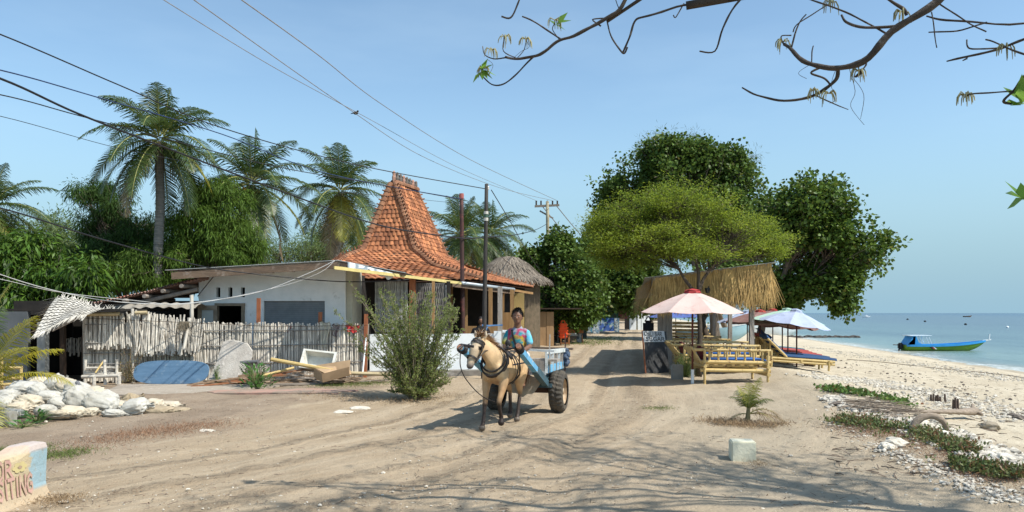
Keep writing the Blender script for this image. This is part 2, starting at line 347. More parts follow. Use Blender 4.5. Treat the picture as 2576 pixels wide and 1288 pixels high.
def tree(name, base, lobes, clumps, per, cr, L, W, lm, label, cat='tree', group=None, bark=None, heart=False, tr=.12, forks=None, droop=0, hang=.2, shell=.5, gap=.50, gscale=.62, trunk_h=.35, twig=3, extra=None, flat=1.0, sat=4):
    base = V(base); root = thing(name, base, label, cat, group)
    Ls = [(P(x, y, Y), V((rx/F*Y, ry if ry < 0 else rx/F*Y, ry/F*Y))) for x, y, Y, rx, ry, *q in lobes]
    Ls = [(c, V((r.x, (r.x+r.z)/2*(lobes[i][5] if len(lobes[i]) > 5 else 1), r.z))) for i, (c, r) in enumerate(Ls)]
    sat_ = []
    for c, r in Ls:      # smaller lobes budding from the big ones keep the outline uneven
        for _ in range(sat):
            d = V(rand_dirs(1)[0]); d.z = d.z*.8+.1; k = R.uniform(.28, .5); sat_.append((c+V((d.x*r.x, d.y*r.y, d.z*r.z))*R.uniform(.75, 1.0), r*k))
    nb = len(Ls); Ls += sat_
    wts = np.array([(r.x*r.y*r.z)**.67 for c, r in Ls]); wts /= wts.sum()
    pts = []; off = V((R.random()*99, 0, 0)); own = []
    tries = 0
    while len(pts) < clumps and tries < clumps*12:
        tries += 1
        i = int(RN.choice(len(Ls), p=wts)); c, r = Ls[i]; d = V(rand_dirs(1)[0]); rr = (shell+(1-shell)*R.random())**(1/1.5)
        rr *= 1+.22*NZ.noise(V((d.x*2.6, d.y*2.6, d.z*2.6+i*7)))*2
        if R.random() < .05: rr *= R.uniform(1.05, 1.25)
        p = c+V((d.x*r.x*rr, d.y*r.y*rr, d.z*r.z*rr))
        if NZ.noise(p*gscale+off)+.5*NZ.noise(p*gscale*2.7+off) < gap-.62: continue
        if p.z < .5: continue
        pts.append(p); own.append(i)
    A = np.array(pts); n = len(A)
    idx = np.repeat(np.arange(n), per); m = len(idx)
    g = RN.normal(size=(m, 3))*cr*np.array([1, 1, flat]); C = A[idx]+g
    D = unit(g+rand_dirs(m)*cr*.7-np.array([0, 0, 1])*hang*cr*2.2)
    Nn = unit(rand_dirs(m)*.75+np.array([0, 0, 1])*.8+g*.3)
    sz = RN.uniform(.7, 1.2, m)
    leaves('crown', C, D, Nn, L*sz, W*sz, lm, root, heart=heart, droop=droop)
    mb = MB(); th = base.z+trunk_h*(min(c.z for c, r in Ls[:nb])-base.z+.01) if forks is None else None
    cen = sum((c for c, r in Ls[:nb]), V())/nb
    fork = V((base.x+(cen.x-base.x)*.12, base.y+(cen.y-base.y)*.12, th)) if forks is None else V(forks)
    tp = wander(base-V((0, 0, .1)), fork, 6, .05); mb.tube(tp, [tr*(1.35-.35*min(1, i/2))*(1-.04*i) for i in range(7)], 9)
    LP = []
    for i, (c, r) in enumerate(Ls[:nb]):
        st_, r_ = fork-V((0, 0, tr)), tr*.72
        if i >= 3:      # later limbs leave an earlier limb part way along it
            k_, j_ = min(((k, j) for k in range(len(LP)) for j in range(2, 7)), key=lambda q: (LP[q[0]][q[1]]-c).length*1.0+(.25*abs(q[1]-4)))
            st_, r_ = LP[k_][j_], tr*.72*(1-.095*j_)*.8
        lp = wander(st_, c, 8, .12); mb.tube(lp, [r_*(1-.095*j) for j in range(9)], 7); LP.append(lp)
        mine = [pts[k] for k in range(n) if own[k] == i or (own[k] >= nb and (own[k]-nb)//max(1, sat) == i)]; R.shuffle(mine)
        for q in mine[:max(6, len(mine)//twig)]:
            s0 = lp[R.randint(3, 8)]; bp = wander(s0, q, 4, .14); d0 = tr*.17; mb.tube(bp, [d0, d0*.7, d0*.5, d0*.35, d0*.2], 4, cap=False)
    mb.build('trunk', bark or BARK, root, smooth=True)
    return root, A
def far_ok(): pass
PORTIA = leafmat('portia_leaf', (.062, .112, .018), (.10, .16, .028), .28, .45, .45, (.30, .30, .06), .03, .25)
PORTIAD = leafmat('dark_portia_leaf', (.062, .11, .02), (.10, .16, .03), .25, .45, .48, (.2, .2, .05), .02, .22)
FEATH = leafmat('feathery_leaf', (.125, .185, .018), (.215, .275, .032), .45, .5, .6, (.5, .42, .25), .012)
WILLOW = leafmat('narrow_leaf', (.065, .125, .018), (.105, .17, .03), .35, .5, .6, spec=.15)
WILLOWD = leafmat('dark_narrow_leaf', (.035, .075, .016), (.06, .11, .026), .3, .5, .6, spec=.15)
MANGO = leafmat('mango_leaf', (.035, .085, .012), (.09, .16, .02), .3, .6, .45, spec=.25)
FARG = leafmat('far_green_leaf', (.09, .14, .04), (.14, .19, .055), .35, .35, .6)
NEEDLE = leafmat('needle_leaf', (.09, .12, .05), (.13, .15, .07), .3, .3, .7)
# trees right of the lane
tree('beach_tree', G(1905, 872), [(1935, 570, 35, 65, 75), (2040, 530, 33, 105, 90), (2130, 620, 33, 92, 95), (1990, 640, 34, 85, 110), (2205, 640, 33, 52, 50), (2120, 735, 32, 40, 55), (1960, 745, 34, 60, 50), (2060, 690, 33, 80, 60)],
     2500, 15, .125, .165, .165, PORTIA, 'wide dark green tree with round leaves leaning out over the beach at the right', heart=True, tr=.2, forks=P(1925, 770, 34), gap=.52, shell=.3)
tree('beach_tree', G(1800, 858), [(1700, 440, 45, 140, 75), (1840, 470, 45, 75, 80), (1620, 480, 45, 70, 65), (1770, 400, 45, 95, 45), (1850, 590, 44, 80, 90), (1700, 560, 46, 150, 100), (1560, 520, 47, 60, 80)],
     3600, 15, .17, .19, .19, PORTIAD, 'tallest dark tree behind the feathery tree, its crown the highest on the right', heart=True, tr=.3, gap=.44, shell=.4)
tree('she_oak', G(1830, 850), [(1690, 372, 49, 75, 48), (1745, 362, 49, 38, 42), (1645, 385, 49, 40, 48), (1880, 400, 47, 26, 34), (1850, 740, 42, 70, 50)],
     300, 22, .20, .30, .022, NEEDLE, 'wispy needle-leaved tree poking out above the tallest dark crown', tr=.2, hang=.35, gap=.52, shell=.3, twig=2)
tree('feathery_tree', G(1757, 947), [(1590, 555, 20, 100, 75), (1715, 518, 20, 125, 64), (1840, 585, 19.8, 105, 55), (1660, 608, 19.4, 150, 48), (1925, 640, 20.4, 58, 26), (1535, 615, 20, 62, 58), (1800, 625, 19.2, 130, 32), (1520, 570, 21, 40, 35), (1580, 650, 20.6, 85, 34), (1640, 672, 20.8, 70, 20), (1680, 500, 20.5, 60, 42), (1900, 610, 21, 80, 45)],
     1900, 38, .115, .075, .026, FEATH, 'bright yellow green feathery tree growing between umbrella and thatched shelter', bark=DBARK, tr=.072, forks=P(1757, 735, 19.3), gap=.46, gscale=1.3, flat=.45, shell=.15, hang=.04, twig=2, sat=7)
tree('leaning_tree', G(1800, 905), [(1830, 690, 28, 60, 50), (1780, 660, 28, 60, 40)], 160, 20, .25, .14, .14, PORTIAD, 'slim dark tree leaning beside the grey posts of the thatched shelter', bark=DBARK, heart=True, tr=.13, forks=P(1765, 800, 27))
# trees along the left of the lane
tree('lane_tree', G(1432, 859), [(1400, 690, 42, 85, 80), (1405, 620, 42, 32, 45), (1360, 740, 41, 55, 60), (1460, 720, 41, 60, 85), (1340, 660, 42, 30, 28), (1420, 775, 40, 75, 50), (1470, 650, 43, 40, 45)],
     2000, 13, .15, .18, .18, PORTIAD, 'low bushy dark tree behind the life vest with tufts at its top', heart=True, tr=.14, gap=.52, forks=P(1425, 805, 42))
tree('lane_tree', G(1540, 832), [(1560, 640, 62, 85, 85), (1500, 700, 62, 55, 75), (1600, 720, 60, 60, 70), (1545, 740, 60, 80, 52), (1500, 600, 66, 40, 40), (1640, 740, 60, 45, 45)],
     2400, 14, .24, .25, .25, PORTIAD, 'large dark tree overhanging the lane beside the far kiosks', heart=True, tr=.30, gap=.52, forks=P(1545, 780, 66))
tree('lane_tree', G(1660, 812), [(1640, 730, 120, 55, 38), (1590, 735, 125, 45, 36), (1700, 740, 120, 70, 36), (1770, 750, 110, 50, 32)],
     420, 22, .8, .4, .4, PORTIAD, 'farthest dark trees closing the end of the lane', tr=.3, gap=.44)
# trees at the left
tree('mango_tree', P(90, 905, 25), [(60, 690, 25, 110, 90), (160, 700, 25, 90, 75), (40, 640, 25, 70, 50), (210, 730, 24, 62, 55), (0, 720, 25, 70, 110), (120, 760, 24.5, 110, 45)],
     1200, 16, .17, .26, .075, MANGO, 'dense mango tree with long glossy drooping leaves at the far left', tr=.2, hang=.6, droop=.3, gap=.44, shell=.35)
tree('narrow_leaved_tree', P(330, 880, 29), [(255, 545, 30, 65, 85), (330, 570, 30, 80, 75), (290, 660, 29, 110, 80), (390, 640, 29, 70, 80), (225, 510, 30, 38, 50)],
     1350, 30, .14, .16, .034, WILLOWD, 'dark narrow leaved tree left of the ringed palm trunk', tr=.15, hang=.6, droop=.5, gap=.56, gscale=1.1, shell=.25)
tree('narrow_leaved_tree', P(530, 880, 28), [(545, 500, 28, 70, 50), (520, 570, 28, 90, 70), (570, 610, 28, 80, 65), (470, 660, 27.5, 80, 60), (600, 650, 28, 55, 50), (380, 680, 27, 90, 55)],
     1800, 30, .13, .16, .034, WILLOW, 'brighter green narrow leaved tree right of the ringed palm trunk', tr=.15, hang=.6, droop=.5, gap=.52, gscale=1.1, shell=.25)
tree('feathery_tree', P(740, 830, 46), [(700, 640, 46, 60, 30), (780, 635, 47, 60, 26), (650, 655, 45, 50, 30), (840, 650, 47, 40, 20)],
     520, 26, .3, .16, .05, FARG, 'light green spreading tree behind the flat roofed white house', tr=.2, gap=.44)
tree('feathery_tree', P(900, 830, 55), [(900, 620, 58, 70, 40), (1010, 640, 58, 60, 40), (820, 600, 60, 45, 30)], 300, 24, .45, .25, .08, FARG, 'dim green tree seen behind the steep tiled roof', tr=.2, gap=.44)
tree('hedge_tree', P(1290, 820, 62), [(1290, 670, 62, 50, 40), (1240, 680, 60, 50, 35), (1350, 700, 60, 50, 50)], 260, 24, .5, .25, .2, PORTIAD, 'dark tree far behind the thatched hut', tr=.2)
tree('hedge_tree', P(60, 820, 46), [(60, 590, 46, 70, 40), (160, 600, 46, 60, 50), (200, 640, 44, 60, 50), (-40, 620, 46, 60, 60)], 420, 26, .4, .22, .06, FARG, 'hazy tree line behind the mango tree at the far left', tr=.2)
# ------------------------------------------------------------ palms
PGREEN = leafmat('palm_leaflet', (.04, .075, .020), (.07, .105, .025), .3, .35, .42, spec=.45)
PYEL = leafmat('yellowing_palm_leaflet', (.34, .32, .05), (.22, .24, .045), .4, .3, .4)
PDRY = leafmat('dry_palm_leaflet', (.30, .22, .13), (.20, .15, .09), .2, .3, .7)
RACH = mat('palm_rachis', (.34, .33, .09), (.22, .22, .07), .6, 5)
PTRUNK = mat('palm_trunk_bark', (.30, .27, .23), (.17, .15, .125), .9, 3, sc=(1, 1, 9), bump=1, bscale=4, bsc=(1, 1, 10))
def frond(c, az, el, L, n=46, sag=.9, ll=.75, twist=0, wf=1.0):
    """returns rachis points and arrays of leaflet quads"""
    d0 = V((cos(az)*cos(el), sin(az)*cos(el), sin(el))); side0 = V((-sin(az), cos(az), 0)); pts = []; d = d0.copy(); p = V(c); k = 14
    for i in range(k+1):
        pts.append(p.copy()); p = p+d*(L/k); d = (d+V((0, 0, -1))*(sag/k)*(1.0+1.2*i/k)).normalized()
    vs = []; qs = []
    for i in range(n):
        t = .10+.90*i/(n-1); f = t*k; j = min(k-1, int(f)); q = pts[j].lerp(pts[j+1], f-j); tan = (pts[j+1]-pts[j]).normalized()
        up = side0.cross(tan); up = up if up.z > -.2 else -up
        ln = ll*(sin(pi*min(1, (t*.92+.10))**.8)**.6)*R.uniform(.85, 1.1)
        for sg in (-1, 1):
            dr = (tan*(.45+.35*t)+side0*sg*(.85+.1*R.random())+up*.22+V((0, 0, twist))).normalized()
            wv = tan*.028*L/3.2*wf
            a = q; b = q+dr*ln*.5-V((0, 0, ln*.07*R.uniform(.6, 1.6))); c2 = b+(dr-V((0, 0, R.uniform(.5, 1.1)))).normalized()*ln*.5
            m = len(vs); vs += [a-wv, a+wv, b+wv*.9, b-wv*.9, c2+wv*.25, c2-wv*.25]; qs += [(m, m+1, m+2, m+3), (m+3, m+2, m+4, m+5)]
    return pts, vs, qs
def palm(base, cen, nf, L, label, seed, yellow=0, cat='palm tree', group='coconut palms behind the houses', tr=.16, low=-58, nuts=6, lf=46, coconuts=(.32, .22, .05)):
    R.seed(seed); base = V(base); cen = V(cen); root = thing('coconut_palm', base, label, cat, group)
    tp = wander(base, cen-V((0, 0, .1)), 12, .04); mb = MB()
    for i in range(12):      # ringed trunk
        for k in range(4):
            a = tp[i].lerp(tp[i+1], k/4); b = tp[i].lerp(tp[i+1], (k+1)/4); r = tr*(1.25-.3*(i+k/4)/12) if i > 0 else tr*1.4
            mb.tube([a, b], [r*1.03, r*.94], 10, cap=False)
    mb.build('trunk', PTRUNK, root, smooth=True)
    for i in range(nf):
        q = i/nf; el = radians(82-(82-low)*q**.85+R.uniform(-8, 8)); az = i*2.39996+R.uniform(-.3, .3)
        ln = L*(.62+.38*min(1, q*3))*R.uniform(.88, 1.08)
        pts, vs, qs = frond(cen+V((cos(az)*.12, sin(az)*.12, .25-.5*q)), az, el, ln, lf, sag=.55+.65*q+R.uniform(0, .3), ll=L*.27)
        m = PYEL if (q > .66 and R.random() < yellow*.7) else (PDRY if q > .93 else PGREEN)
        rb = MB(); rb.m = 0; rb.tube(pts, [.035*(1-j/16) for j in range(15)], 4); rb.m = 1; rb.add(vs, qs)
        rb.build('frond', [RACH, m], root)
    if nuts:
        nb = MB()
        for i in range(nuts):
            a = R.uniform(0, 6.3); nb.ball(cen+V((cos(a)*.28, sin(a)*.28, -.32-R.random()*.25)), (.12, .12, .15), 8, 6)
        nb.build('coconut_cluster', mat('coconut_husk%.2f' % coconuts[1], coconuts, tuple(c*.6 for c in coconuts), .6, 5), root, smooth=True)
    dm = MB()
    for i in range(26):      # dry fibres hanging under the crown
        a = R.uniform(0, 6.3); p = cen+V((cos(a)*.15, sin(a)*.15, -.15)); dm.tube([p, p+V((cos(a)*.3, sin(a)*.3, -.5)), p+V((cos(a)*.34, sin(a)*.34, -R.uniform(.9, 1.5)))], [.03, .02, .006], 3)
    dm.build('dead_stalks', mat('dry_palm_fibre', (.24, .18, .11), (.14, .10, .07), .9, 8), root)
    return root
palm(P(390, 880, 26.8), P(402, 350, 26.8), 30, 3.0, 'tallest coconut palm with a ringed grey trunk, left of the houses', 3, .25, tr=.15, nuts=5, coconuts=(.20, .26, .06))
palm(P(655, 860, 32), P(632, 460, 32), 30, 3.3, 'coconut palm with orange coconuts and yellowing lower fronds', 5, .8, tr=.16, nuts=9, coconuts=(.55, .30, .04))
palm(P(840, 850, 36), P(855, 480, 36), 29, 3.3, 'coconut palm just left of the steep tiled roof', 9, .4, tr=.15, nuts=4)
palm(P(1160, 840, 40), P(1158, 590, 40), 25, 3.3, 'coconut palm right of the steep tiled roof, behind the red tipped pole', 12, .2, tr=.16, nuts=5)
palm(P(1235, 840, 45), P(1232, 590, 45), 25, 3.3, 'coconut palm seen behind the tall black pole', 14, .2, tr=.16, nuts=0)
palm(P(-30, 860, 38), P(-25, 520, 38), 28, 3.6, 'coconut palm cut off by the left edge of the picture', 18, .3, tr=.16, nuts=3)
palm(P(125, 850, 62), P(128, 590, 62), 18, 2.7, 'small far coconut palm above the mango tree', 21, .3, nuts=0, lf=30)
palm(P(225, 850, 58), P(212, 655, 58), 18, 2.7, 'far coconut palm half hidden between mango tree and dark narrow leaved tree', 22, .3, nuts=0, lf=30)
palm(P(915, 850, 52), P(905, 600, 52), 18, 2.9, 'far coconut palm behind the left slope of the steep tiled roof', 24, .4, nuts=0, lf=30)
palm(P(800, 850, 80), P(795, 615, 80), 18, 3.0, 'far small coconut palm behind the flat roof ridge', 26, .3, nuts=0, lf=30)
palm(P(15, 850, 66), P(20, 610, 66), 18, 3.0, 'far coconut palm behind the cut off palm', 27, .3, nuts=0, lf=30)
R.seed(77)
# ------------------------------------------------------------ building materials
WHITE = mat('white_plaster', (.86, .87, .84), (.76, .78, .75), .85, 3, c3=(.36, .36, .30), s3=1.3, t3=(.60, .74), bump=.25, bscale=30)
LWHITE = mat('bright_white_plaster', (.80, .84, .84), (.72, .76, .77), .8, 3, c3=(.52, .52, .48), s3=2.2, t3=(.64, .8), bump=.2, bscale=25)
CREAM = mat('cream_plaster', (.55, .52, .40), (.46, .43, .33), .85, 3)
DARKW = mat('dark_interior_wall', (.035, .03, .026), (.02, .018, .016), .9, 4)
BROWNW = mat('weathered_brown_wood', (.22, .15, .10), (.12, .085, .06), .85, 5, sc=(.4, 3, 3), c3=(.30, .24, .19), s3=4, bump=.6)
OCHREW = mat('ochre_wood', (.42, .25, .11), (.30, .17, .07), .75, 5, sc=(3, 3, .4), bump=.4)
GREYW = mat('grey_weathered_wood', (.42, .38, .33), (.28, .25, .22), .9, 6, sc=(4, 4, .35), c3=(.18, .15, .12), s3=7, t3=(.58, .72), bump=.8)
REDW = mat('rusty_red_wood', (.38, .14, .06), (.26, .09, .045), .8, 5, sc=(3, 3, .5), bump=.3)
DWOOD = mat('dark_brown_wood', (.07, .045, .03), (.04, .028, .02), .8, 6, sc=(3, 3, .5))
METAL = mat('zinc_sheet', (.46, .52, .55), (.36, .40, .42), .5, 4, metal=.3, spec=.5)
ASB = mat('fibre_cement_sheet', (.50, .52, .50), (.36, .38, .37), .9, 5, c3=(.22, .20, .17), s3=3, bump=.3)
TILE = mat('clay_roof_tile', (.43, .175, .075), (.25, .095, .045), .85, 2.2, isl=.48, c3=(.22, .11, .075), s3=5, t3=(.55, .75), bump=.5, bscale=40)
RTILE = mat('clay_ridge_tile', (.30, .15, .08), (.20, .09, .05), .85, 4, isl=.25, c3=(.12, .08, .06), s3=6, bump=.5, bscale=40)
CANE = mat('bleached_cane', (.60, .56, .48), (.44, .40, .34), .8, 5, isl=.40, c3=(.16, .13, .10), s3=7, t3=(.60, .75), spec=.25)
CANED = mat('grey_split_bamboo', (.26, .25, .23), (.17, .16, .15), .85, 5, isl=.35)
BAMBOO = mat('pale_bamboo', (.55, .46, .28), (.42, .33, .18), .55, 5, isl=.12, spec=.4)
RATTAN = mat('straw_blind', (.55, .40, .16), (.42, .29, .11), .8, 30, sc=(1, 1, 9), bump=.8, bscale=60)
THATCH = mat('grey_thatch', (.25, .21, .165), (.15, .125, .10), .95, 8, sc=(2, 2, .3), isl=.4)
def wallgrid(mb, a, b, z0, ztop, th, holes, steps=0):
    """vertical wall from a to b (xy), ztop(t) -> z, holes (t0,t1,z0,z1)"""
    a = V((a[0], a[1], 0)); b = V((b[0], b[1], 0)); d = (b-a); n = V((-d.y, d.x, 0)).normalized()*th
    ts = sorted({0, 1, *[h[0] for h in holes], *[h[1] for h in holes], *[i/steps for i in range(1, steps)]})
    for t0, t1 in zip(ts[:-1], ts[1:]):
        tm = (t0+t1)/2; cuts = sorted([(h[2], h[3]) for h in holes if h[0] <= tm <= h[1]]); z = z0; seg = []
        for h0, h1 in cuts:
            if h0 > z: seg.append((z, h0))
            z = h1
        seg.append((z, None))
        p, q = a+d*t0, a+d*t1
        for s0, s1 in seg:
            A = s1 if s1 is not None else ztop(t0); B = s1 if s1 is not None else ztop(t1); k = V((0, 0, 1))
            mb.hexa([p+k*s0, q+k*s0, q+n+k*s0, p+n+k*s0], [p+k*A, q+k*B, q+n+k*B, p+n+k*A])
# ------------------------------------------------------------ white flat roofed house
HY0 = 19.2
wh = thing('white_house', P(684, 953, HY0) - V((0, 0, P(684, 953, HY0).z)), 'low white plastered house with grey roller shutter behind the cane fence', 'house')
xa, xb = P(500, 0, HY0).x, P(868, 0, HY0).x; zz = lambda py, Y=HY0: P(0, py, Y).z; tt = lambda px: (P(px, 0, HY0).x-xa)/(xb-xa)
mb = MB(); ztopf = lambda t: 2.66+.36*min(1, t/.93)-(.25*max(0, t-.93)/.07*.2)
wallgrid(mb, (xa, HY0), (xb, HY0), 0, ztopf, .15, [(tt(543.6), tt(616), .5, zz(763)), (tt(543.6), tt(554), zz(747.6), zz(723)), (tt(574), tt(584.6), zz(747.6), zz(723)), (tt(605.6), tt(616), zz(747.6), zz(723)), (tt(663.5), tt(817), .7, zz(757))])
mb.build('wall', WHITE, wh)
mb = MB(); mb.box((xb+.08, HY0+.76, 1.4), (.15, 1.2, 2.8)); mb.build('side_wall', CREAM, wh)
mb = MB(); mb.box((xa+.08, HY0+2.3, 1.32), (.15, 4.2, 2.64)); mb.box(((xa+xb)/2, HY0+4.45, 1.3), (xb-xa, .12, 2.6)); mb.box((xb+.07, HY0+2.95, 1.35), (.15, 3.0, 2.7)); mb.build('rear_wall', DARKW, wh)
mb = MB(); cx = P((663.5+817)/2, 0, HY0).x; wd = (817-663.5)/F*HY0
for i in range(26):
    z = .72+i*.052
    if z > zz(757)-.03: break
    mb.hexa([(cx-wd/2, HY0+.05, z), (cx+wd/2, HY0+.05, z), (cx+wd/2, HY0+.07, z), (cx-wd/2, HY0+.07, z)], [(cx-wd/2, HY0+.065, z+.05), (cx+wd/2, HY0+.065, z+.05), (cx+wd/2, HY0+.085, z+.05), (cx-wd/2, HY0+.085, z+.05)])
mb.build('roller_shutter', mat('grey_shutter_steel', (.24, .25, .245), (.19, .20, .20), .6, 5, metal=.3), wh)
mb = MB(); fx0, fx1 = P(543.6, 0, HY0).x, P(616, 0, HY0).x; zt = zz(763)
for x in (fx0+.035, fx1-.035): mb.box((x, HY0-.02, (zt+.5)/2), (.07, .1, zt-.5))
mb.box(((fx0+fx1)/2, HY0-.025, zt-.033), (fx1-fx0+.02, .11, .07)); wf = mb.build('window_frame', mat('old_window_wood', (.30, .24, .17), (.2, .16, .11), .8, 6, bump=.3), wh)
mb = MB(); sx0, sx1 = P(497, 0, 18.9).x, P(547, 0, 18.95).x; z1 = zz(769, 18.9)
for x in (sx0+.04, sx1-.05): mb.box((x, 18.95, (z1+.55)/2), (.1, .04, z1-.55))
mb.box(((sx0+sx1)/2, 18.947, z1-.05), (sx1-sx0, .045, .12)); ws = mb.build('window_sash', MATS['old_window_wood'], wh)
mb = MB(); mb.box(((sx0+sx1)/2, 18.955, (z1+.4)/2), (sx1-sx0-.1, .01, z1-.5)); mb.build('pane', mat('frosted_glass', (.42, .46, .44), (.36, .40, .38), .3, 3, spec=.6), ws)
# roof: two thin slopes meeting at a ridge running away from the camera
YF = 18.35; A = P(415, 677, YF); B = P(850, 652, YF); C = P(1021, 684, YF+.5); BK = V((0, 5.0, .02)); BK2 = V((0, 1.9, .0))
mb = MB(); n = 40
def corr(mb, p, q, bk, n, amp=.018, th=.012, axis=None):
    vs = []; 
    for j in range(2):
        for i in range(n*2+1):
            t = i/(n*2); w_ = V((0, 0, amp*sin(i*pi/1.0+pi/2) if i % 2 else -amp)); vs.append(p.lerp(q, t)+bk*j+w_)
    k = n*2+1; fs = [(i, i+1, k+i+1, k+i) for i in range(k-1)]; mb.add(vs, fs); mb.add([v-V((0, 0, th)) for v in vs], [f[::-1] for f in fs])
    mb.add([vs[i] for i in range(k)]+[vs[i]-V((0, 0, th)) for i in range(k)], [(i, k+i, k+i+1, i+1) for i in range(k-1)])
corr(mb, A, B, BK, 60); corr(mb, B, C, BK2, 24); mb.build('roof', ASB, wh)
mb = MB(); d = V((0, .03, -.11)); mb.bar(A+d+V((.15, 0, -.06)), B+d+V((0, 0, -.03)), .03, .17); mb.build('fascia', BROWNW, wh)
mb = MB(); mb.bar(B+d+V((.04, .02, 0)), C+d+V((0, 0, .06)), .03, .10); mb.build('side_fascia', DWOOD, wh)
mb = MB()
for k in range(8):
    p = A.lerp(B, (k+.5)/8); mb.bar(p+V((0, .1, -.15)), p+V((0, 1.0, -.15)), .05, .08)
mb.build('rafters', DWOOD, wh)
mb = MB(); q0 = P(877, 662, 18.45); q1 = P(990, 690, 18.8)
mb.sheet(lambda u, v: q0.lerp(q1, u)+V((0, -.10-.03*sin(u*31), -v*(.13+.05*sin(u*9)+.03*sin(u*37))+.03)), 40, 3); mb.build('torn_tarpaulin', mat('white_tarpaulin', (.78, .78, .75), (.6, .6, .57), .5, 5, bump=.6), wh)
mb = MB(); mb.tube([P(540, 672, 18.55)+V((0, 0, -.2)), P(497, 745, 19.05)], .012, 5); mb.build('brace', DWOOD, wh)
# ------------------------------------------------------------ lean-to with corrugated roof, left of the white house
lt = thing('lean_to_shed', V((P(380, 0, 18.6).x, 18.9, 0)), 'open dark lean-to with sagging corrugated roof left of the white house', 'shed')
ed = [P(498, 698, 18.5), P(430, 716, 18.5), P(370, 733, 18.5), P(300, 748, 18.5), P(235, 762, 18.5)]
mb = MB(); vs = []; m = 64
for j in range(2):
    for i in range(m+1):
        f = i/m*4; a = min(3, int(f)); p = ed[a].lerp(ed[a+1], f-a); vs.append(p+V((0, 3.2*j, .10*j))+V((0, 0, .02*(-1)**i)))
fs = [(i, i+1, m+1+i+1, m+1+i) for i in range(m)]; mb.add(vs, fs); mb.add([v-V((0, 0, .03)) for v in vs], [f[::-1] for f in fs]); mb.build('roof', mat('rusty_corrugated_sheet', (.36, .20, .15), (.24, .16, .13), .8, 2.5, c3=(.45, .15, .10)), lt)
for i, px in enumerate((462, 415, 365, 318)):
    k = (498-px)/263*4; a = min(3, int(k)); p = ed[a].lerp(ed[a+1], k-a)
    mb = MB(); mb.tube([p+V((0, -.12, -.12)), p+V((0, 2.6, -.06))], .05, 8); mb.build('rafter', mat('round_grey_pole', (.30, .26, .22), (.2, .17, .14), .9, 5, bump=.4), lt)
mb = MB(); mb.tube([P(498, 728, 18.7), P(290, 775, 18.7)], .055, 8); mb.build('beam', MATS['round_grey_pole'], lt)
mb = MB(); mb.tube([V((P(326, 0, 18.8).x, 18.8, 0)), P(326, 766, 18.8)], .07, 8); mb.build('post', MATS['round_grey_pole'], lt)
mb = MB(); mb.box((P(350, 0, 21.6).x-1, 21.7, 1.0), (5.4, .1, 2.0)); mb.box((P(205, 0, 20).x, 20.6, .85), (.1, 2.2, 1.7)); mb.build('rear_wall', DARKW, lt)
mb = MB(); mb.sheet(lambda u, v: P(300+190*u, 778-5*sin(u*3), 18.2)+V((0, .8*v, .12*sin(pi*v)+.02*sin(u*40))), 60, 4); mb.build('reed_mat', mat('reed_mat', (.34, .31, .26), (.2, .18, .15), .95, 20, sc=(.5, 6, 6)), lt)
# ------------------------------------------------------------ shed with woven mat roof at the left edge
sh = thing('mat_roofed_shed', V((-10.2, 17.3, 0)), 'dark grey plastered shed at the left edge under a drooping woven reed mat', 'shed')
mb = MB(); mb.box((P(20, 0, 17).x-.6, 17.05, .84), (P(96, 0, 17).x-P(20, 0, 17).x+1.4, .12, 1.68)); mb.build('wall', mat('dark_grey_plaster', (.13, .14, .15), (.09, .10, .105), .85, 2, c3=(.2, .2, .2), s3=1.2), sh)
mb = MB(); mb.box((P(105, 0, 16.9).x, 16.95, .72), (.18, .16, 1.44)); mb.build('pillar', mat('grey_concrete_post', (.30, .31, .30), (.22, .23, .22), .9, 4, bump=.3), sh)
mb = MB(); mb.box((P(165, 0, 19).x+.2, 19.6, .8), (2.6, .1, 1.6)); mb.box((P(96, 0, 18).x-.3, 18.4, .8), (.1, 2.4, 1.6)); mb.box((-10.8, 18.2, 1.72), (3.6, 2.4, .05)); mb.build('rear_wall', DARKW, sh)
mb = MB(); mb.box((P(152, 0, 17.2).x, 17.3, .8), (.1, .1, 1.6)); mb.box((P(205, 0, 17.6).x, 17.7, .55), (.08, .08, 1.1)); mb.build('post', DWOOD, sh)
ma, mb2, mc, md = P(143, 748, 17.6), P(292, 779, 17.3), P(222, 788, 16.5), P(88, 834, 15.9)
def matf(u, v):
    p = ma.lerp(mb2, u).lerp(md.lerp(mc, u), v); return p+V((0, 0, .10*sin(pi*u)*sin(pi*v)+.05*sin(u*6+v*4)))
mb = MB(); nn = 46
for i in range(nn):                              # woven strips, over and under
    for j in range(26):
        u0, u1 = i/nn, (i+.94)/nn; v0, v1 = j/26, (j+.92)/26; k = .012 if (i//2+j) % 2 else -.004; o = V((0, 0, k)); sh_ = .018 if (i % 4 < 2) else -.018
        a, b, c, d_ = [matf(u, v)+o for u, v in ((u0, v0+sh_), (u1, v0+sh_*.2), (u1, v1+sh_*.2), (u0, v1+sh_))]; mb.quad(a, b, c, d_)
for i in range(190):                             # frayed edges
    t = R.random(); e_ = R.choice([0, 0, 1, 2]); 
    if e_ == 0: p = matf(t, 1); dr = V((R.uniform(-.10, .02), -.12, -.12))
    elif e_ == 1: p = matf(0, t); dr = V((-.22, R.uniform(-.1, .1), -.06))
    else: p = matf(t, 0); dr = V((R.uniform(-.12, .06), .1, .10))
    q = p+dr*R.uniform(.4, 1.3); s_ = V((.008, .004, 0)); mb.quad(p-s_, p+s_, q+s_*.3, q-s_*.3)
mb.build('mat_roof', mat('woven_reed', (.60, .57, .50), (.44, .41, .35), .85, 4, isl=.3), sh)
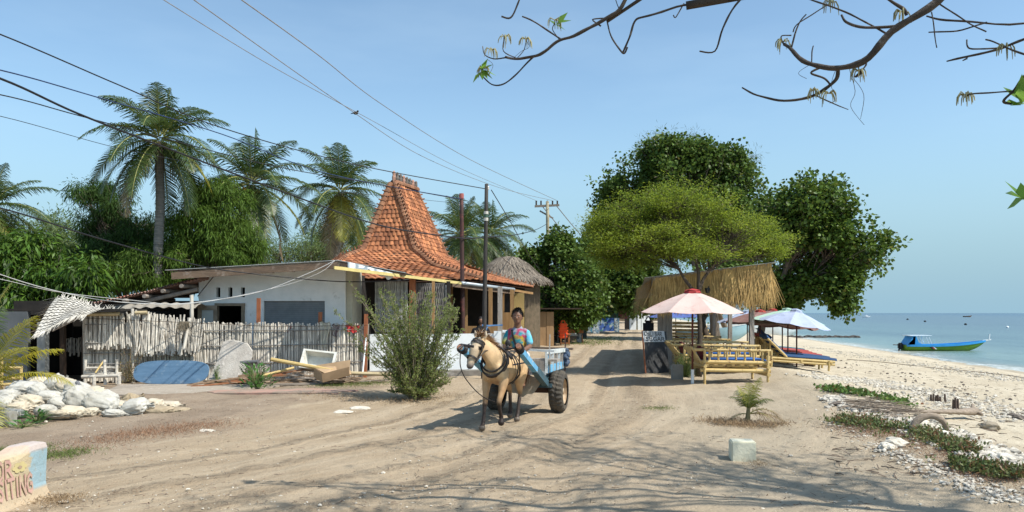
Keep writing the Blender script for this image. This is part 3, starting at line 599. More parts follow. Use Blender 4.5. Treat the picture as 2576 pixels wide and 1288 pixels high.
mb = MB(); mb.tube([P(215, 788, 16.6)+V((.0, 0, -.02)), P(130, 832, 16.2)], .03, 6); mb.tube([P(220, 786, 16.7), P(222, 787, 19.5)], .03, 6); mb.build('roof_pole', MATS['round_grey_pole'], sh)
# ------------------------------------------------------------ steep roofed building
jb = thing('tiled_roof_bar', V((-2.2, 23, 0)), 'open sided bar building under a steep red clay tiled roof with a tall peak', 'building', None)
Lp, M_, Rp = P(914, 629, 24.5), P(1044, 626, 24.0), P(1125, 647, 27.6)
TL, TM, TR = P(984, 461, 25.25), P(995, 459, 25.2), P(1047, 479, 27.0)
L1, K1, R1 = P(862, 650, 23.4), P(1094, 670, 23.2), P(1180, 676, 28.2)
L0, K0, R0 = P(800, 700, 20.6), P(1214, 704, 22.3), P(1340, 723, 29.0)
def tiles(mb, A, B, C, D, rows, tw, curve=.0, arc=.03, step=.022):
    """A,B lower corners, D,C upper corners; every tile a small curved pan of its own"""
    nrm = (B-A).cross(D-A).normalized()
    if nrm.z < 0: nrm = -nrm
    nt_ = max(2, int((B-A).length/tw)); 
    for r in range(rows):
        v0, v1 = r/rows-.12/rows, (r+1)/rows+.05/rows; sag = lambda v: -nrm*curve*sin(pi*max(0, min(1, v)))
        wr = ((B-A).length*(1-r/rows)+(C-D).length*r/rows); nt_ = max(2, round(wr/tw)); j0 = .5*(r % 2)*0
        for i in range(nt_):
            us = [(i+k/4)/nt_ for k in range(5)]; lift = R.uniform(-.004, .006); vs = []
            for v, st in ((v0, step), (v1, 0)):
                a = A.lerp(D, v)+sag(v); b = B.lerp(C, v)+sag(v)
                for k, u in enumerate(us): vs.append(a.lerp(b, u)+nrm*(arc*[.15, .9, 1, .55, 0][k]+st+lift))
            fs = [(k, k+1, 5+k+1, 5+k) for k in range(4)]; mb.add(vs, fs)
            mb.add([p for p in vs[:5]]+[p-nrm*.022 for p in vs[:5]], [(k, 5+k, 6+k, k+1) for k in range(4)])
mb = MB()
tiles(mb, Lp, M_, TM, TL, 15, .17); tiles(mb, M_, Rp, TR, TM, 16, .2)
tiles(mb, L1, K1, M_, Lp, 6, .2); tiles(mb, L0, K0, K1, L1, 9, .2); tiles(mb, K1, R1, Rp, M_, 6, .24); tiles(mb, K0, R0, R1, K1, 8, .24)
rf = mb.build('tile_covering', TILE, jb)
BL, BR = P(790, 640, 28), P(1240, 690, 33)
mb = MB(); off = V((0, 0, -.03)); under = mat('roof_boarding', (.20, .11, .07), (.13, .08, .05), .9, 4)
for q in ((Lp, M_, TM, TL), (M_, Rp, TR, TM), (L1, K1, M_, Lp), (L0, K0, K1, L1), (K1, R1, Rp, M_), (K0, R0, R1, K1)): mb.quad(*[p+off*2.5 for p in q])
lb = V((Lp.x+.6, Lp.y+3.4, Lp.z)); mb.quad(Lp+off, TL+off, TR+off, lb); mb.quad(lb, TR+off, Rp+off, Rp+off+V((0, 0, -.01)))
L0b = V((L0.x, 27, 2.6)); mb.quad(Lp+off, lb, L0b, L0+off); mb.quad(lb, Rp+off, R0+off, L0b); mb.build('roof_boarding', under, jb)
def ridge(name, pts, n, r=.11, knob=True):
    mb = MB(); 
    seg = [(pts[i+1]-pts[i]).length for i in range(len(pts)-1)]; tot = sum(seg)
    def at(t):
        d = t*tot
        for i, s_ in enumerate(seg):
            if d <= s_ or i == len(seg)-1: return pts[i].lerp(pts[i+1], d/s_)
            d -= s_
    for i in range(n):
        a, b = at(i/n), at(min(1, (i+1.12)/n)); up = V((0, 0, 1)); d = (b-a).normalized(); x = d.cross(up).normalized(); y = x.cross(d)
        if y.z < 0: y = -y
        vs = []
        for p, rr in ((a, r*.88), (b, r*1.08)):
            for k in range(7):
                t = pi*(k-.4)/5.2; vs.append(p+x*cos(t)*rr+y*(sin(t)*rr*.85+.01))
        mb.add(vs, [(k, k+1, 8+k, 7+k) for k in range(6)]); mb.add([v for v in vs[7:]], [tuple(range(7))])
        if knob: q = b+y*(r*.95); mb.tube([q, q+y*.09+d*.02], [.03, .022], 5)
    return mb.build(name, RTILE, jb, smooth=False)
ridge('hip_ridge', [TM, M_, K1, K0], 40, .12); ridge('hip_ridge', [TL, Lp, L1, L0], 38, .12); ridge('hip_ridge', [TR, Rp, R1, R0], 36, .08); ridge('top_ridge', [TL.lerp(TM, .5), TR], 7, .14, False)
for i in range(8):
    p = TL.lerp(TM, .5).lerp(TR, .02+.96*i/7)+V((0, 0, .08)); h = .34-.012*i; mb = MB()
    mb.tube([p+V((0, 0, -.05)), p+V((0, 0, h*.35)), p+V((.01, 0, h*.55)), p+V((0, 0, h*.8)), p+V((.015, 0, h))], [(.05, .09), (.065, .10), (.05, .08), (.06, .085), (.015, .02)], 7, up=(0, 1, 0))
    mb.build('finial', mat('lichened_terracotta' if i % 3 else 'pale_terracotta', (.20, .17, .14) if i % 3 else (.50, .30, .22), (.10, .09, .08) if i % 3 else (.32, .18, .13), .9, 14, bump=.8), jb)
E0, E1 = P(843, 670, 16.8), P(1293, 726, 24.0)
mb = MB(); bk = V((-.55, 1.0, .10)); mb.quad(E0, E1, E1+bk, E0+bk); mb.quad(E0-V((0, 0, .02)), E0+bk-V((0, 0, .02)), E1+bk-V((0, 0, .02)), E1-V((0, 0, .02))); mb.build('awning', METAL, jb)
ym = E0.lerp(E1, .63); mb = MB(); mb.bar(E0-V((.02, .02, .03)), ym-V((.02, .02, .03)), .03, .075); mb.build('yellow_fascia', mat('yellow_painted_board', (.66, .55, .22), (.54, .44, .18), .7, 5), jb)
mb = MB(); mb.tube([ym-V((0, .04, .03)), E1-V((0, .04, .03))], .05, 8); mb.build('gutter', METAL, jb, smooth=True)
mb = MB(); mb.bar(ym.lerp(E0, .1)-V((0, -.05, .12)), E1-V((0, -.05, .14)), .05, .09); mb.build('eave_beam', BROWNW, jb)
e2 = P(1340, 738, 24.6); mb = MB(); mb.bar(E1-V((.1, 0, .04)), e2, .05, .07); mb.build('eave_beam', OCHREW, jb)
WY = 19.3; wl0, wl1 = P(930, 0, WY).x, P(1250, 0, 19.9).x
mb = MB(); mb.hexa([(wl0, WY, .06), (wl1, 19.9, .06), (wl1, 20.02, .06), (wl0, WY+.12, .06)], [(wl0, WY, 1.09), (wl1, 19.9, 1.09), (wl1, 20.02, 1.09), (wl0, WY+.12, 1.09)]); lw = mb.build('low_wall', LWHITE, jb)
mb = MB(); mb.box((wl1+.02, 19.93, .58), (.2, .2, 1.16)); mb.build('pier', LWHITE, jb)
mb = MB(); a = P(1124, 0, WY-.1); mb.box(((wl0+wl1)/2, 19.45, .06), (wl1-wl0+.1, .5, .16), rz=atan2(.6, wl1-wl0)); mb.build('plinth', mat('dirty_concrete', (.25, .23, .20), (.15, .135, .115), .95, 3, c3=(.35, .33, .3), bump=.8), jb)
mb = MB(); p = P(1126, 0, 19.3).x; mb.tube([(p, 19.35, .05), (p, 19.35, 1.0)], .022, 8); mb.build('pipe', LWHITE, jb)
def post(px, Y, z1, w_, m, z0=0, name='post'):
    mb = MB(); x = P(px, 0, Y).x; mb.box((x, Y, (z0+z1)/2), (w_, w_, z1-z0)); return mb.build(name, m, jb)
post(1258, 19.9, 2.36, .125, GREYW); post(1234, 22.5, 2.4, .12, OCHREW); post(1135, 23.2, 2.6, .10, OCHREW); post(1173, 22.6, 2.6, .08, OCHREW); post(1038, 19.8, 2.55, .16, REDW); post(1090, 19.7, 2.5, .07, OCHREW)
post(1128, 19.9, 2.5, .10, DARKW); post(1288, 23.6, 2.4, .12, OCHREW); post(1304, 26.5, 2.3, .12, OCHREW); post(1265, 24.5, 2.3, .1, OCHREW)
post(1122, 20.5, 2.42, .16, mat('patchy_grey_plaster', (.34, .35, .34), (.24, .25, .25), .9, 3, c3=(.55, .55, .52)), name='pillar')
mb = MB(); x0, x1 = P(1072, 0, 21.2).x, P(1116, 0, 21.2).x; mb.hexa([(x0, 21.2, .8), (x1, 21.2, .8), (x1, 21.3, .8), (x0, 21.3, .8)], [(x0, 21.2, 1.55), (x1, 21.2, 2.1), (x1, 21.3, 2.1), (x0, 21.3, 1.55)]); mb.build('wall', MATS['patchy_grey_plaster'], jb)
for px0, px1, y0, y1, Y, m in ((943, 1026, 708, 835, 19.75, mat('pale_split_bamboo', (.46, .46, .43), (.34, .34, .31), .85, 5, isl=.35)), (1046, 1120, 712, 838, 19.9, CANED)):
    mb = MB(); n_ = int((px1-px0)/2.3)
    for i in range(n_):
        px = px0+(px1-px0)*(i+.5)/n_; a = P(px, y1, Y); b = P(px+R.uniform(-.5, .5), y0, Y); z_ = a.z; k = 0
        segs = 8; pts = [a.lerp(b, j/segs)+V((0, .012*(-1)**(i+j), 0)) for j in range(segs+1)]
        w_ = (px1-px0)/n_/F*Y*.46; mb.tube(pts, w_, 4, cap=False)
    mb.build('bamboo_screen', m, jb)
    mb = MB(); mb.box((P((px0+px1)/2, 0, Y).x, Y+.09, (P(0, y0, Y).z+P(0, y1, Y).z)/2), ((px1-px0)/F*Y, .02, (y1-y0)/F*Y)); mb.build('screen_backing', DARKW, jb)
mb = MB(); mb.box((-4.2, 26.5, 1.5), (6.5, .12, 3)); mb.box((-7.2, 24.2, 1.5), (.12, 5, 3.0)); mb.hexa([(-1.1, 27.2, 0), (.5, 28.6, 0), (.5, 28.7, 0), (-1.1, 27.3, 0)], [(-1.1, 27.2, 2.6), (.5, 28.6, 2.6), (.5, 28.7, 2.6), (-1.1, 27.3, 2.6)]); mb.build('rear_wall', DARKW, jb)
mb = MB(); mb.quad((-7, 19.5, .02), (-.6, 20.1, .02), (.4, 28, .02), (-7, 27, .02)); mb.build('floor_slab', mat('floor_concrete', (.12, .11, .10), (.08, .075, .07), .8, 3), jb)
mb = MB(); x0, x1 = P(1256, 0, 20.3).x, P(1300, 0, 20.3).x; mb.box(((x0+x1)/2, 20.4, 1.14), (x1-x0, .35, .06)); mb.box(((x0+x1)/2, 20.5, .55), (x1-x0-.04, .08, 1.1)); mb.build('counter', LWHITE, jb)
mb = MB(); c_ = P(1305, 735, 24.2); mb.sheet(lambda u, v: P(1293+26*u, 737+95*v, 24.2)+V((0, .03*sin(v*5), 0)), 4, 30); mb.build('straw_blind', RATTAN, jb)
mb = MB(); mb.box(P(1210, 838, 22), (1.05, .06, .42)); mb.build('bar_front', OCHREW, jb); mb = MB(); mb.box(P(1275, 815, 24), (.6, .05, .75)); mb.build('side_panel', OCHREW, jb)
mb = MB(); mb.box(P(1235, 834, 22.2), (.75, .3, .10)); mb.build('bar_top', mat('grey_bar_top', (.3, .3, .29), (.2, .2, .2), .6, 5), jb)
# person in the bar is built with the people
# ------------------------------------------------------------ thatched hut behind
hut = thing('thatched_hut', G(1275, 835), 'hut with a rounded grey thatched roof seen behind the tiled roof', 'hut')
HYY = 34; c_ = V((P(1278, 0, HYY).x, HYY+1.5, 0)); zt, ze = zz(640, HYY), zz(706, HYY); rad = 105/F*HYY
prof = [(.01, zt+.0), (rad*.25, zt-.06), (rad*.5, zt-.35), (rad*.78, zt-.85), (rad*1.0, ze+.12), (rad*1.03, ze), (rad*.98, ze-.1)]
mb = MB(); mb.lathe(c_, prof, 40)
for i in range(2600):
    t = R.uniform(0, 6.283); k = R.random()**.7; j = k*5; a = min(4, int(j)); r0 = prof[a][0]+(prof[a+1][0]-prof[a][0])*(j-a); z0 = prof[a][1]+(prof[a+1][1]-prof[a][1])*(j-a)
    p = c_+V((cos(t)*(r0+.02), sin(t)*(r0+.02), z0+.03)); q = c_+V((cos(t)*(r0+.25), sin(t)*(r0+.25), z0-R.uniform(.12, .28))); s_ = V((-sin(t), cos(t), 0))*.03; mb.quad(p-s_, p+s_, q+s_*.4, q-s_*.4)
mb.build('thatch_roof', THATCH, hut)
mb = MB(); mb.lathe(c_, [(rad*.8, 0), (rad*.8, ze)], 20); mb.build('wall', mat('dim_bamboo_wall', (.16, .12, .08), (.1, .08, .05), .9, 5), hut)
# ------------------------------------------------------------ cane fence
def cane_panel(px0, px1, y0, Y0, y1, Y1, top0, top1, dens, par, tilt=.03, jag=.06, zlo=0, lay=2, name='cane_panel', m=None):
    a = P(px0, 0, Y0); b = P(px1, 0, Y1); a.z = b.z = 0; L = (b-a).length; n_ = int(L/dens); nr = V((-(b-a).y, (b-a).x, 0)).normalized(); mb = MB()
    zt0, zt1 = P(0, top0, Y0).z, P(0, top1, Y1).z
    for ly in range(lay):
        for i in range(n_):
            t = (i+R.uniform(.1, .9))/n_; p = a.lerp(b, t); zt = zt0+(zt1-zt0)*t+R.uniform(-jag, jag)-(.0 if ly == 0 else .03); lo = zlo+R.uniform(0, .05 if zlo == 0 else .14)
            lean = R.gauss(0, tilt)*(zt-lo); q = p+(b-a).normalized()*lean; w0 = R.uniform(.017, .027); pts = []
            for k in range(6):
                u = k/5; c = p.lerp(q, u); c.z = lo+(zt-lo)*u; pts.append(c-nr*(.010*(-1)**(i+k)+ly*-.05+.01))
            mb.tube(pts, [w0, w0*1.05, w0, w0*.95, w0*.9, w0*.85], 5)
    return mb.build(name, m or CANE, par)
def rails(px0, px1, Y0, Y1, zs, par):
    for z in zs:
        a, b = P(px0, 0, Y0), P(px1, 0, Y1); a.z = z; b.z = z+.01; mb = MB(); mb.tube(wander(a, b, 5, .006), .013, 6); mb.build('rail', CANED, par)
fe = thing('cane_fence', V((P(350, 0, 17.6).x, 17.6, 0)), 'double layered cane fence section with hanging upper panel, left part of the fence', 'fence', 'cane fence sections')
cane_panel(214, 500, 0, 17.4, 0, 17.9, 812, 812, .030, fe, .02, .04, 0)
cane_panel(214, 340, 0, 17.25, 0, 17.35, 790, 790, .036, fe, .035, .02, .78, lay=2, name='upper_cane_panel')
cane_panel(338, 502, 0, 17.3, 0, 17.6, 787, 806, .036, fe, .09, .09, .62, lay=2, name='upper_cane_panel')
rails(214, 500, 17.2, 17.6, (.95, 1.38), fe); rails(210, 500, 17.3, 17.75, (.45, .7, 1.2), fe)
for px, Y, top, r_ in ((214, 17.4, 770, .04), (335, 17.4, 776, .035), (484, 17.8, 742, .045)):
    p = P(px, 0, Y); p.z = 0; mb = MB(); mb.tube([p, P(px-2, top, Y)], r_, 8); mb.build('post', CANE, fe)
mb = MB(); mb.tube([P(214, 791, 17.2), P(300, 789, 17.2)], .045, 8); mb.build('top_pole', BAMBOO, fe); mb = MB(); mb.tube([P(340, 787, 17.25), P(370, 786, 17.3)], .04, 8); mb.build('top_pole', BAMBOO, fe)
mb = MB(); mb.tube([P(478, 800, 17.5), P(462, 880, 17.3)], .035, 6); mb.build('loose_cane', CANE, fe)
fe2 = thing('cane_fence', V((P(700, 0, 18.2).x, 18.2, 0)), 'long bleached cane fence section in front of the roller shutter, right part of the fence', 'fence', 'cane fence sections')
cane_panel(490, 922, 0, 17.9, 0, 18.7, 812, 818, .029, fe2, .022, .05, 0)
rails(490, 925, 17.85, 18.65, (.42, .85, 1.22), fe2)
for px, Y, top, m_ in ((648, 18.3, 750, REDW), (803, 18.55, 785, REDW), (918, 18.6, 790, REDW)):
    p = P(px, 0, Y); p.z = 0; mb = MB(); mb.bar(p, P(px+3, top, Y), .09, .05, up=(0, 1, 0)); mb.build('post', m_, fe2)
mb = MB(); mb.tube(wander(P(560, 812, 18.2), P(620, 905, 17.9), 4, .02), .03, 6); mb.build('loose_cane', CANE, fe2)
mb = MB(); mb.tube([P(215, 800, 17.2)+V((0, 0, 0)), P(480, 812, 17.4), P(700, 822, 17.8), P(925, 818, 18.4)], .006, 4); mb.build('wire_strand', DWOOD, fe2)
# screen of old reed seen between shed pillar and fence
rs = thing('reed_screen', V((P(180, 0, 18.4).x, 18.4, 0)), 'peeling pale reed screen in the gap between grey pillar and cane fence', 'screen')
cane_panel(164, 216, 0, 18.4, 0, 18.4, 850, 850, .05, rs, .01, .02, .55, lay=1, name='cane_panel')
# ------------------------------------------------------------ poles
def pole(name, px0, py0, px1, py1, Y, r0, m, label, rings=(), cat='utility pole', grp=None):
    b = P(px0, py0, Y); b.z = 0; t = P(px1, py1, Y); root = thing(name, b, label, cat, grp); mb = MB()
    pts = [b.lerp(t, i/8) for i in range(9)]; mb.tube(pts, [r0*(1.15-.3*i/8) for i in range(9)], 10); mb.build('shaft', m, root, smooth=True)
    for a, c, mm in rings:
        k0 = (py0-a)/(py0-py1); k1 = (py0-c)/(py0-py1); mb = MB(); mb.tube([b.lerp(t, k0), b.lerp(t, k1)], r0*1.06, 10); mb.build('painted_band', mm, root)
    return root
BLACKP = mat('tarred_wood_pole', (.065, .058, .052), (.035, .032, .03), .75, 5, sc=(4, 4, .4), bump=.5)
WB = mat('white_band_paint', (.66, .64, .58), (.5, .48, .42), .7, 6)
pa = pole('utility_pole', 1216, 953, 1224, 463, 18.5, .055, BLACKP, 'tall black utility pole in front of the bar with white painted bands', [(556, 548, WB), (547, 540, mat('green_band', (.08, .14, .10), (.05, .1, .07), .7)), (539, 532, WB)])
pb = pole('utility_pole', 1165, 925, 1161, 487, 21.8, .066, mat('dark_red_pole', (.075, .035, .03), (.045, .03, .026), .7, 4, c3=(.30, .08, .07), s3=2.0, t3=(.5, .7)), 'dark utility pole with peeling red paint beside the steep roof', [(500, 487, mat('faded_red', (.42, .13, .11), (.3, .09, .08), .7))])
for q, pr in ((P(1228, 472, 18.5), pa), (P(1157, 498, 21.8), pb), (P(1157, 512, 21.8), pb)):
    mb = MB(); mb.lathe(q, [(.0, -.05), (.03, -.05), (.03, -.02), (.018, -.015), (.03, .01), (.02, .03), (0, .04)], 8); mb.build('insulator', mat('porcelain', (.7, .68, .62), (.6, .58, .52), .3, 5), pr)
pc = pole('utility_pole', 1381, 850, 1377, 507, 50, .13, mat('pale_wood_pole', (.42, .38, .26), (.32, .28, .19), .8, 4), 'far pale utility pole with two crossarms above the lane trees')
mb = MB(); mb.bar(P(1345, 519, 50), P(1407, 516, 50), .12, .14); mb.bar(P(1358, 530, 50)+V((0, .1, 0)), P(1392, 549, 50)+V((0, .1, 0)), .08, .10); mb.build('crossarm', MATS['round_grey_pole'], pc)
for px in (1349, 1361, 1377, 1390, 1402):
    mb = MB(); mb.tube([P(px, 518, 50), P(px, 505, 50)], .06, 6); mb.build('insulator', MATS['dark_brown_wood'], pc)
def wire(pts, r, label, m=None, grp='overhead cables', name='overhead_cable', cat='cable'):
    pts = [P(*p) for p in pts]; out = []
    for i in range(len(pts)-1):      # Catmull-Rom
        p0, p1, p2, p3 = pts[max(0, i-1)], pts[i], pts[i+1], pts[min(len(pts)-1, i+2)]
        for k in range(8):
            t = k/8; out.append(.5*((2*p1)+(p2-p0)*t+(2*p0-5*p1+4*p2-p3)*t*t+(3*p1-p0-3*p2+p3)*t**3))
    out.append(pts[-1]); mb = MB(); mb.tube(out, r, 5); mb.build(name, m or mat('black_cable', (.025, .025, .028), (.018, .018, .02), .5, 5), None, label, cat, grp, smooth=True)
BLUEC = mat('blue_black_cable', (.03, .06, .16), (.02, .03, .08), .5, 3)
wire([(-300, -20, 9), (0, 86, 10), (300, 214, 12), (560, 322, 14), (900, 415, 16.5), (1222, 475, 18.5)], .011, 'highest black cable, from the upper left to the tall black pole')
wire([(-300, 120, 9), (0, 176, 10), (250, 246, 12), (560, 338, 14.5), (830, 438, 17), (1160, 500, 21.7)], .010, 'blue tinged cable below the highest one', BLUEC)
wire([(-300, 100, 9), (0, 197, 10), (200, 287, 11.5), (440, 380, 13.5), (700, 478, 15.5), (900, 550, 17.5), (1010, 578, 18.6), (1166, 600, 21.7)], .018, 'thickest twisted black cable passing in front of the steep tiled roof')
wire([(-300, 190, 9), (0, 238, 10), (200, 291, 11.5), (440, 355, 13.5), (700, 420, 15.5), (940, 462, 17.5), (1160, 502, 21.7)], .009, 'thin black cable just under the thickest one near the left edge')
wire([(-300, 240, 9), (0, 292, 10), (300, 373, 13), (560, 425, 15.5), (760, 472, 17), (960, 492, 18.5), (1158, 512, 21.7)], .005, 'thinnest cable sagging below the others in front of the coconut palms')
wire([(-300, 470, 9), (0, 523, 10.5), (250, 600, 13), (500, 668, 16), (640, 689, 17.2), (830, 707, 18.0), (950, 708, 18.6), (1029, 703, 19)], .013, 'lowest black cable running past the mango tree to the house eave')
wire([(-300, 560, 11), (0, 690, 13), (200, 745, 15), (345, 763, 16.4), (480, 762, 17.2), (650, 735, 17.8), (770, 690, 18.1), (842, 656, 18.3)], .009, 'thicker white cable draped in front of the white house wall', mat('white_cable', (.6, .6, .58), (.5, .5, .48), .5, 5), 'white house cables')
wire([(-300, 640, 11), (0, 702, 13), (150, 735, 14.5), (330, 755, 16.2), (480, 764, 17.1), (700, 722, 17.9), (800, 688, 18.1), (838, 660, 18.3)], .006, 'thinner white cable hanging below the draped white cable', MATS['white_cable'], 'white house cables')
for i, (pp, lb) in enumerate((([(380, -20, 16), (690, 170, 22), (930, 300, 30), (1150, 420, 40), (1352, 506, 50)], 'bare wire in the sky with the small bird on it'),
        ([(460, -20, 16), (860, 262, 26), (1060, 392, 36), (1250, 470, 46), (1388, 504, 50)], 'middle one of the three bare wires high in the sky'), ([(580, -20, 16), (800, 138, 22), (960, 262, 30), (1180, 400, 40), (1400, 504, 50)], 'rightmost one of the three bare wires high in the sky'))):
    wire(pp, .010+.002*i, lb, MATS['round_grey_pole'], 'bare wires in the sky')
wire([(1236, 478, 18.5), (1285, 560, 22), (1330, 640, 27), (1365, 690, 33)], .012, 'guy wire dropping rightwards from the top of the tall black pole')
wire([(1165, 600, 21.7), (1222, 597, 23), (1300, 590, 30), (1350, 577, 42), (1376, 563, 50)], .018, 'cable from red tipped pole curving up to far pale pole')
wire([(1222, 600, 20), (1260, 645, 24), (1320, 695, 30)], .010, 'short cable slanting down over the thatched hut')
wire([(1400, 518, 50), (1460, 590, 60), (1520, 650, 70)], .03, 'wire leaving the far pale pole down to the right', MATS['round_grey_pole'], 'bare wires in the sky')
wire([(1365, 520, 50), (1430, 600, 60), (1500, 690, 72)], .03, 'lower wire leaving the far pale pole to the right', MATS['round_grey_pole'], 'bare wires in the sky')
# ------------------------------------------------------------ stroke lettering
GLY = {'C': [[(.95, .85), (.6, 1), (.2, .8), (.05, .5), (.2, .15), (.6, 0), (.95, .15)]], 'H': [[(.1, 1), (.1, 0)], [(.85, 1), (.9, 0)], [(.1, .5), (.88, .52)]],
 'I': [[(.5, 1), (.5, 0)]], 'i': [[(.5, .62), (.5, 0)], [(.5, .85), (.5, .93)]], 'L': [[(.15, 1), (.12, .02), (.85, .04)]], 'B': [[(.12, 0), (.1, 1), (.6, .97), (.8, .78), (.6, .55), (.12, .5), (.7, .45), (.92, .25), (.7, .02), (.12, 0)]],
 'A': [[(0, 0), (.5, 1), (1, 0)], [(.22, .4), (.8, .4)]], 'R': [[(.12, 0), (.1, 1), (.65, .97), (.85, .75), (.6, .52), (.12, .5)], [(.5, .5), (.98, 0)]],
 'S': [[(.92, .85), (.55, 1), (.15, .82), (.3, .58), (.7, .45), (.88, .2), (.5, 0), (.05, .14)]], 'E': [[(.9, 1), (.1, .98), (.1, .02), (.92, .02)], [(.1, .52), (.75, .53)]],
 'G': [[(.92, .85), (.6, 1), (.2, .82), (.06, .5), (.22, .12), (.6, 0), (.92, .15), (.92, .45), (.6, .45)]], 'O': [[(.5, 1), (.15, .8), (.06, .5), (.2, .12), (.5, 0), (.85, .15), (.95, .5), (.85, .85), (.5, 1)]],
 'T': [[(.02, .98), (.98, 1)], [(.5, .98), (.5, 0)]], 'N': [[(.1, 0), (.1, 1), (.9, 0), (.9, 1)]], 'V': [[(0, 1), (.5, 0), (1, 1)]], 'F': [[(.9, 1), (.1, .98), (.1, 0)], [(.1, .52), (.75, .53)]], 'U': [[(.05, 1), (.1, .2), (.5, 0), (.9, .2), (.95, 1)]]}
def strokes(mb, txt, fn, w, adv=1.25, jit=.03):
    """fn(x,y)->point on the surface, x in letter widths, y 0..1; flat ribbons"""
    x0 = 0
    for ch in txt:
        if ch == ' ': x0 += .55; continue
        wd = .35 if ch in 'Ii' else 1
        for st in GLY[ch]:
            pts = [((x0+(p[0]-.5)*(1 if wd == 1 else .01)*1+wd/2)+R.uniform(-jit, jit), p[1]+R.uniform(-jit, jit)) for p in st]
            for (a, b), (c, d) in zip(pts[:-1], pts[1:]):
                L = math.hypot(c-a, d-b)+1e-6; ux, uy = (c-a)/L, (d-b)/L; k = w/2; a -= ux*k*.6; b -= uy*k*.6; c += ux*k*.6; d += uy*k*.6
                mb.quad(fn(a-uy*k, b+ux*k), fn(a+uy*k, b-ux*k), fn(c+uy*k, d-ux*k), fn(c-uy*k, d+ux*k))
        x0 += wd+(adv-1)
    return x0
# ------------------------------------------------------------ thatched shelter on the right
STRAW = mat('golden_straw', (.56, .38, .15), (.38, .25, .10), .8, 3, isl=.35, spec=.2)
sl_ = lambda x, y: x+SLO*(y-20.8)*.95
st = thing('thatched_shelter', V((5.6, 21, 0)), 'long shelter on grey posts with a shaggy golden straw fringe round its roof', 'shelter')
XL, XR = 3.92, 7.05; ZL, ZR = 2.62, 2.96
mb = MB()
c0, c1 = V((XL-.25, 20.45, ZL+.02)), V((XR+.1, 20.0, ZR+.08)); bkv = V((1.9, 12.3, -.35))
corr(mb, c0, c1, bkv, 30, .012); mb.build('roof', ASB, st)
def fringe(a, b, n, l0, l1, outward, par):
    mb = MB(); a = V(a); b = V(b)
    for i in range(n):
        t = R.random(); p = a.lerp(b, t)+V((0, R.uniform(-.03, .06), R.uniform(-.10, .02))); L = (l0+(l1-l0)*t)*R.uniform(.62, 1.12)*(1+.16*NZ.noise(V((t*9, 0, 3))))
        d = V(outward)*R.uniform(.0, .22)+V((R.gauss(0, .13), R.gauss(0, .05), 0)); w_ = R.uniform(.005, .011); s_ = (b-a).normalized()*w_
        p1 = p+d*.45*L+V((0, 0, -.5*L)); p2 = p+d*L+V((R.gauss(0, .03), 0, -L)); mb.add([p-s_, p+s_, p1+s_, p1-s_, p2+s_*.3, p2-s_*.3], [(0, 1, 2, 3), (3, 2, 4, 5)])
    mb.build('straw_fringe', STRAW, par)
fringe((XL, 20.45, ZL-.02), (XR-.02, 20.1, ZR+.04), 3400, .90, 1.08, (0, -1, 0), st)
fringe((XL-.05, 20.5, ZL-.02), (XL+.55, 26.5, ZL-.1), 900, .92, .9, (-1, 0, 0), st); fringe((XR, 20.1, ZR+.02), (XR+.6, 24, ZR-.1), 700, .95, .9, (1, 0, 0), st)
mb = MB(); mb.bar((XL, 20.47, ZL-.06), (XR, 20.12, ZR-.02), .06, .12); mb.bar((XL+.1, 20.5, ZL-.1), (XL+1.6, 31, ZL-.3), .06, .1); mb.bar((XR-.35, 20.4, ZR-.2), (XR+1.3, 31.5, ZR-.5), .06, .1); mb.build('roof_beams', GREYW, st)
for px, Y, w_ in ((1890, 20.8, .125), (1836, 25.0, .12), (1795, 28.2, .12), (1771, 31.5, .12)):
    mb = MB(); x = P(px, 0, Y).x; mb.hexa([(x-w_/2, Y-w_/2, gz(x, Y)-.05), (x+w_/2, Y-w_/2, gz(x, Y)-.05), (x+w_/2, Y+w_/2, gz(x, Y)-.05), (x-w_/2, Y+w_/2, gz(x, Y)-.05)], [(x-w_/2+.01, Y-w_/2, 2.62), (x+w_/2+.01, Y-w_/2, 2.62), (x+w_/2+.01, Y+w_/2, 2.62), (x-w_/2+.01, Y+w_/2, 2.62)]); mb.build('post', GREYW, st)
for px, w_ in ((1660, .12), (1671, .10), (1684, .17)):
    mb = MB(); mb.bar((P(px, 0, 21.6).x, 21.6, 0), (P(px-1, 0, 21.6).x, 21.6, 2.45), w_, .04, up=(0, 1, 0)); mb.build('plank', GREYW, st)
for px, Y in ((1672, 26), (1668, 30)):
    mb = MB(); mb.box((P(px, 0, Y).x, Y, 1.2), (.12, .12, 2.4)); mb.build('post', GREYW, st)
mb = MB(); mb.box((P(1780, 731, 20.2)), (.13, .10, .14), rz=.4); mb.box(P(1780, 723, 20.25), (.05, .12, .06)); mb.build('floodlight', mat('black_plastic', (.02, .02, .022), (.015, .015, .016), .45, 5), st)
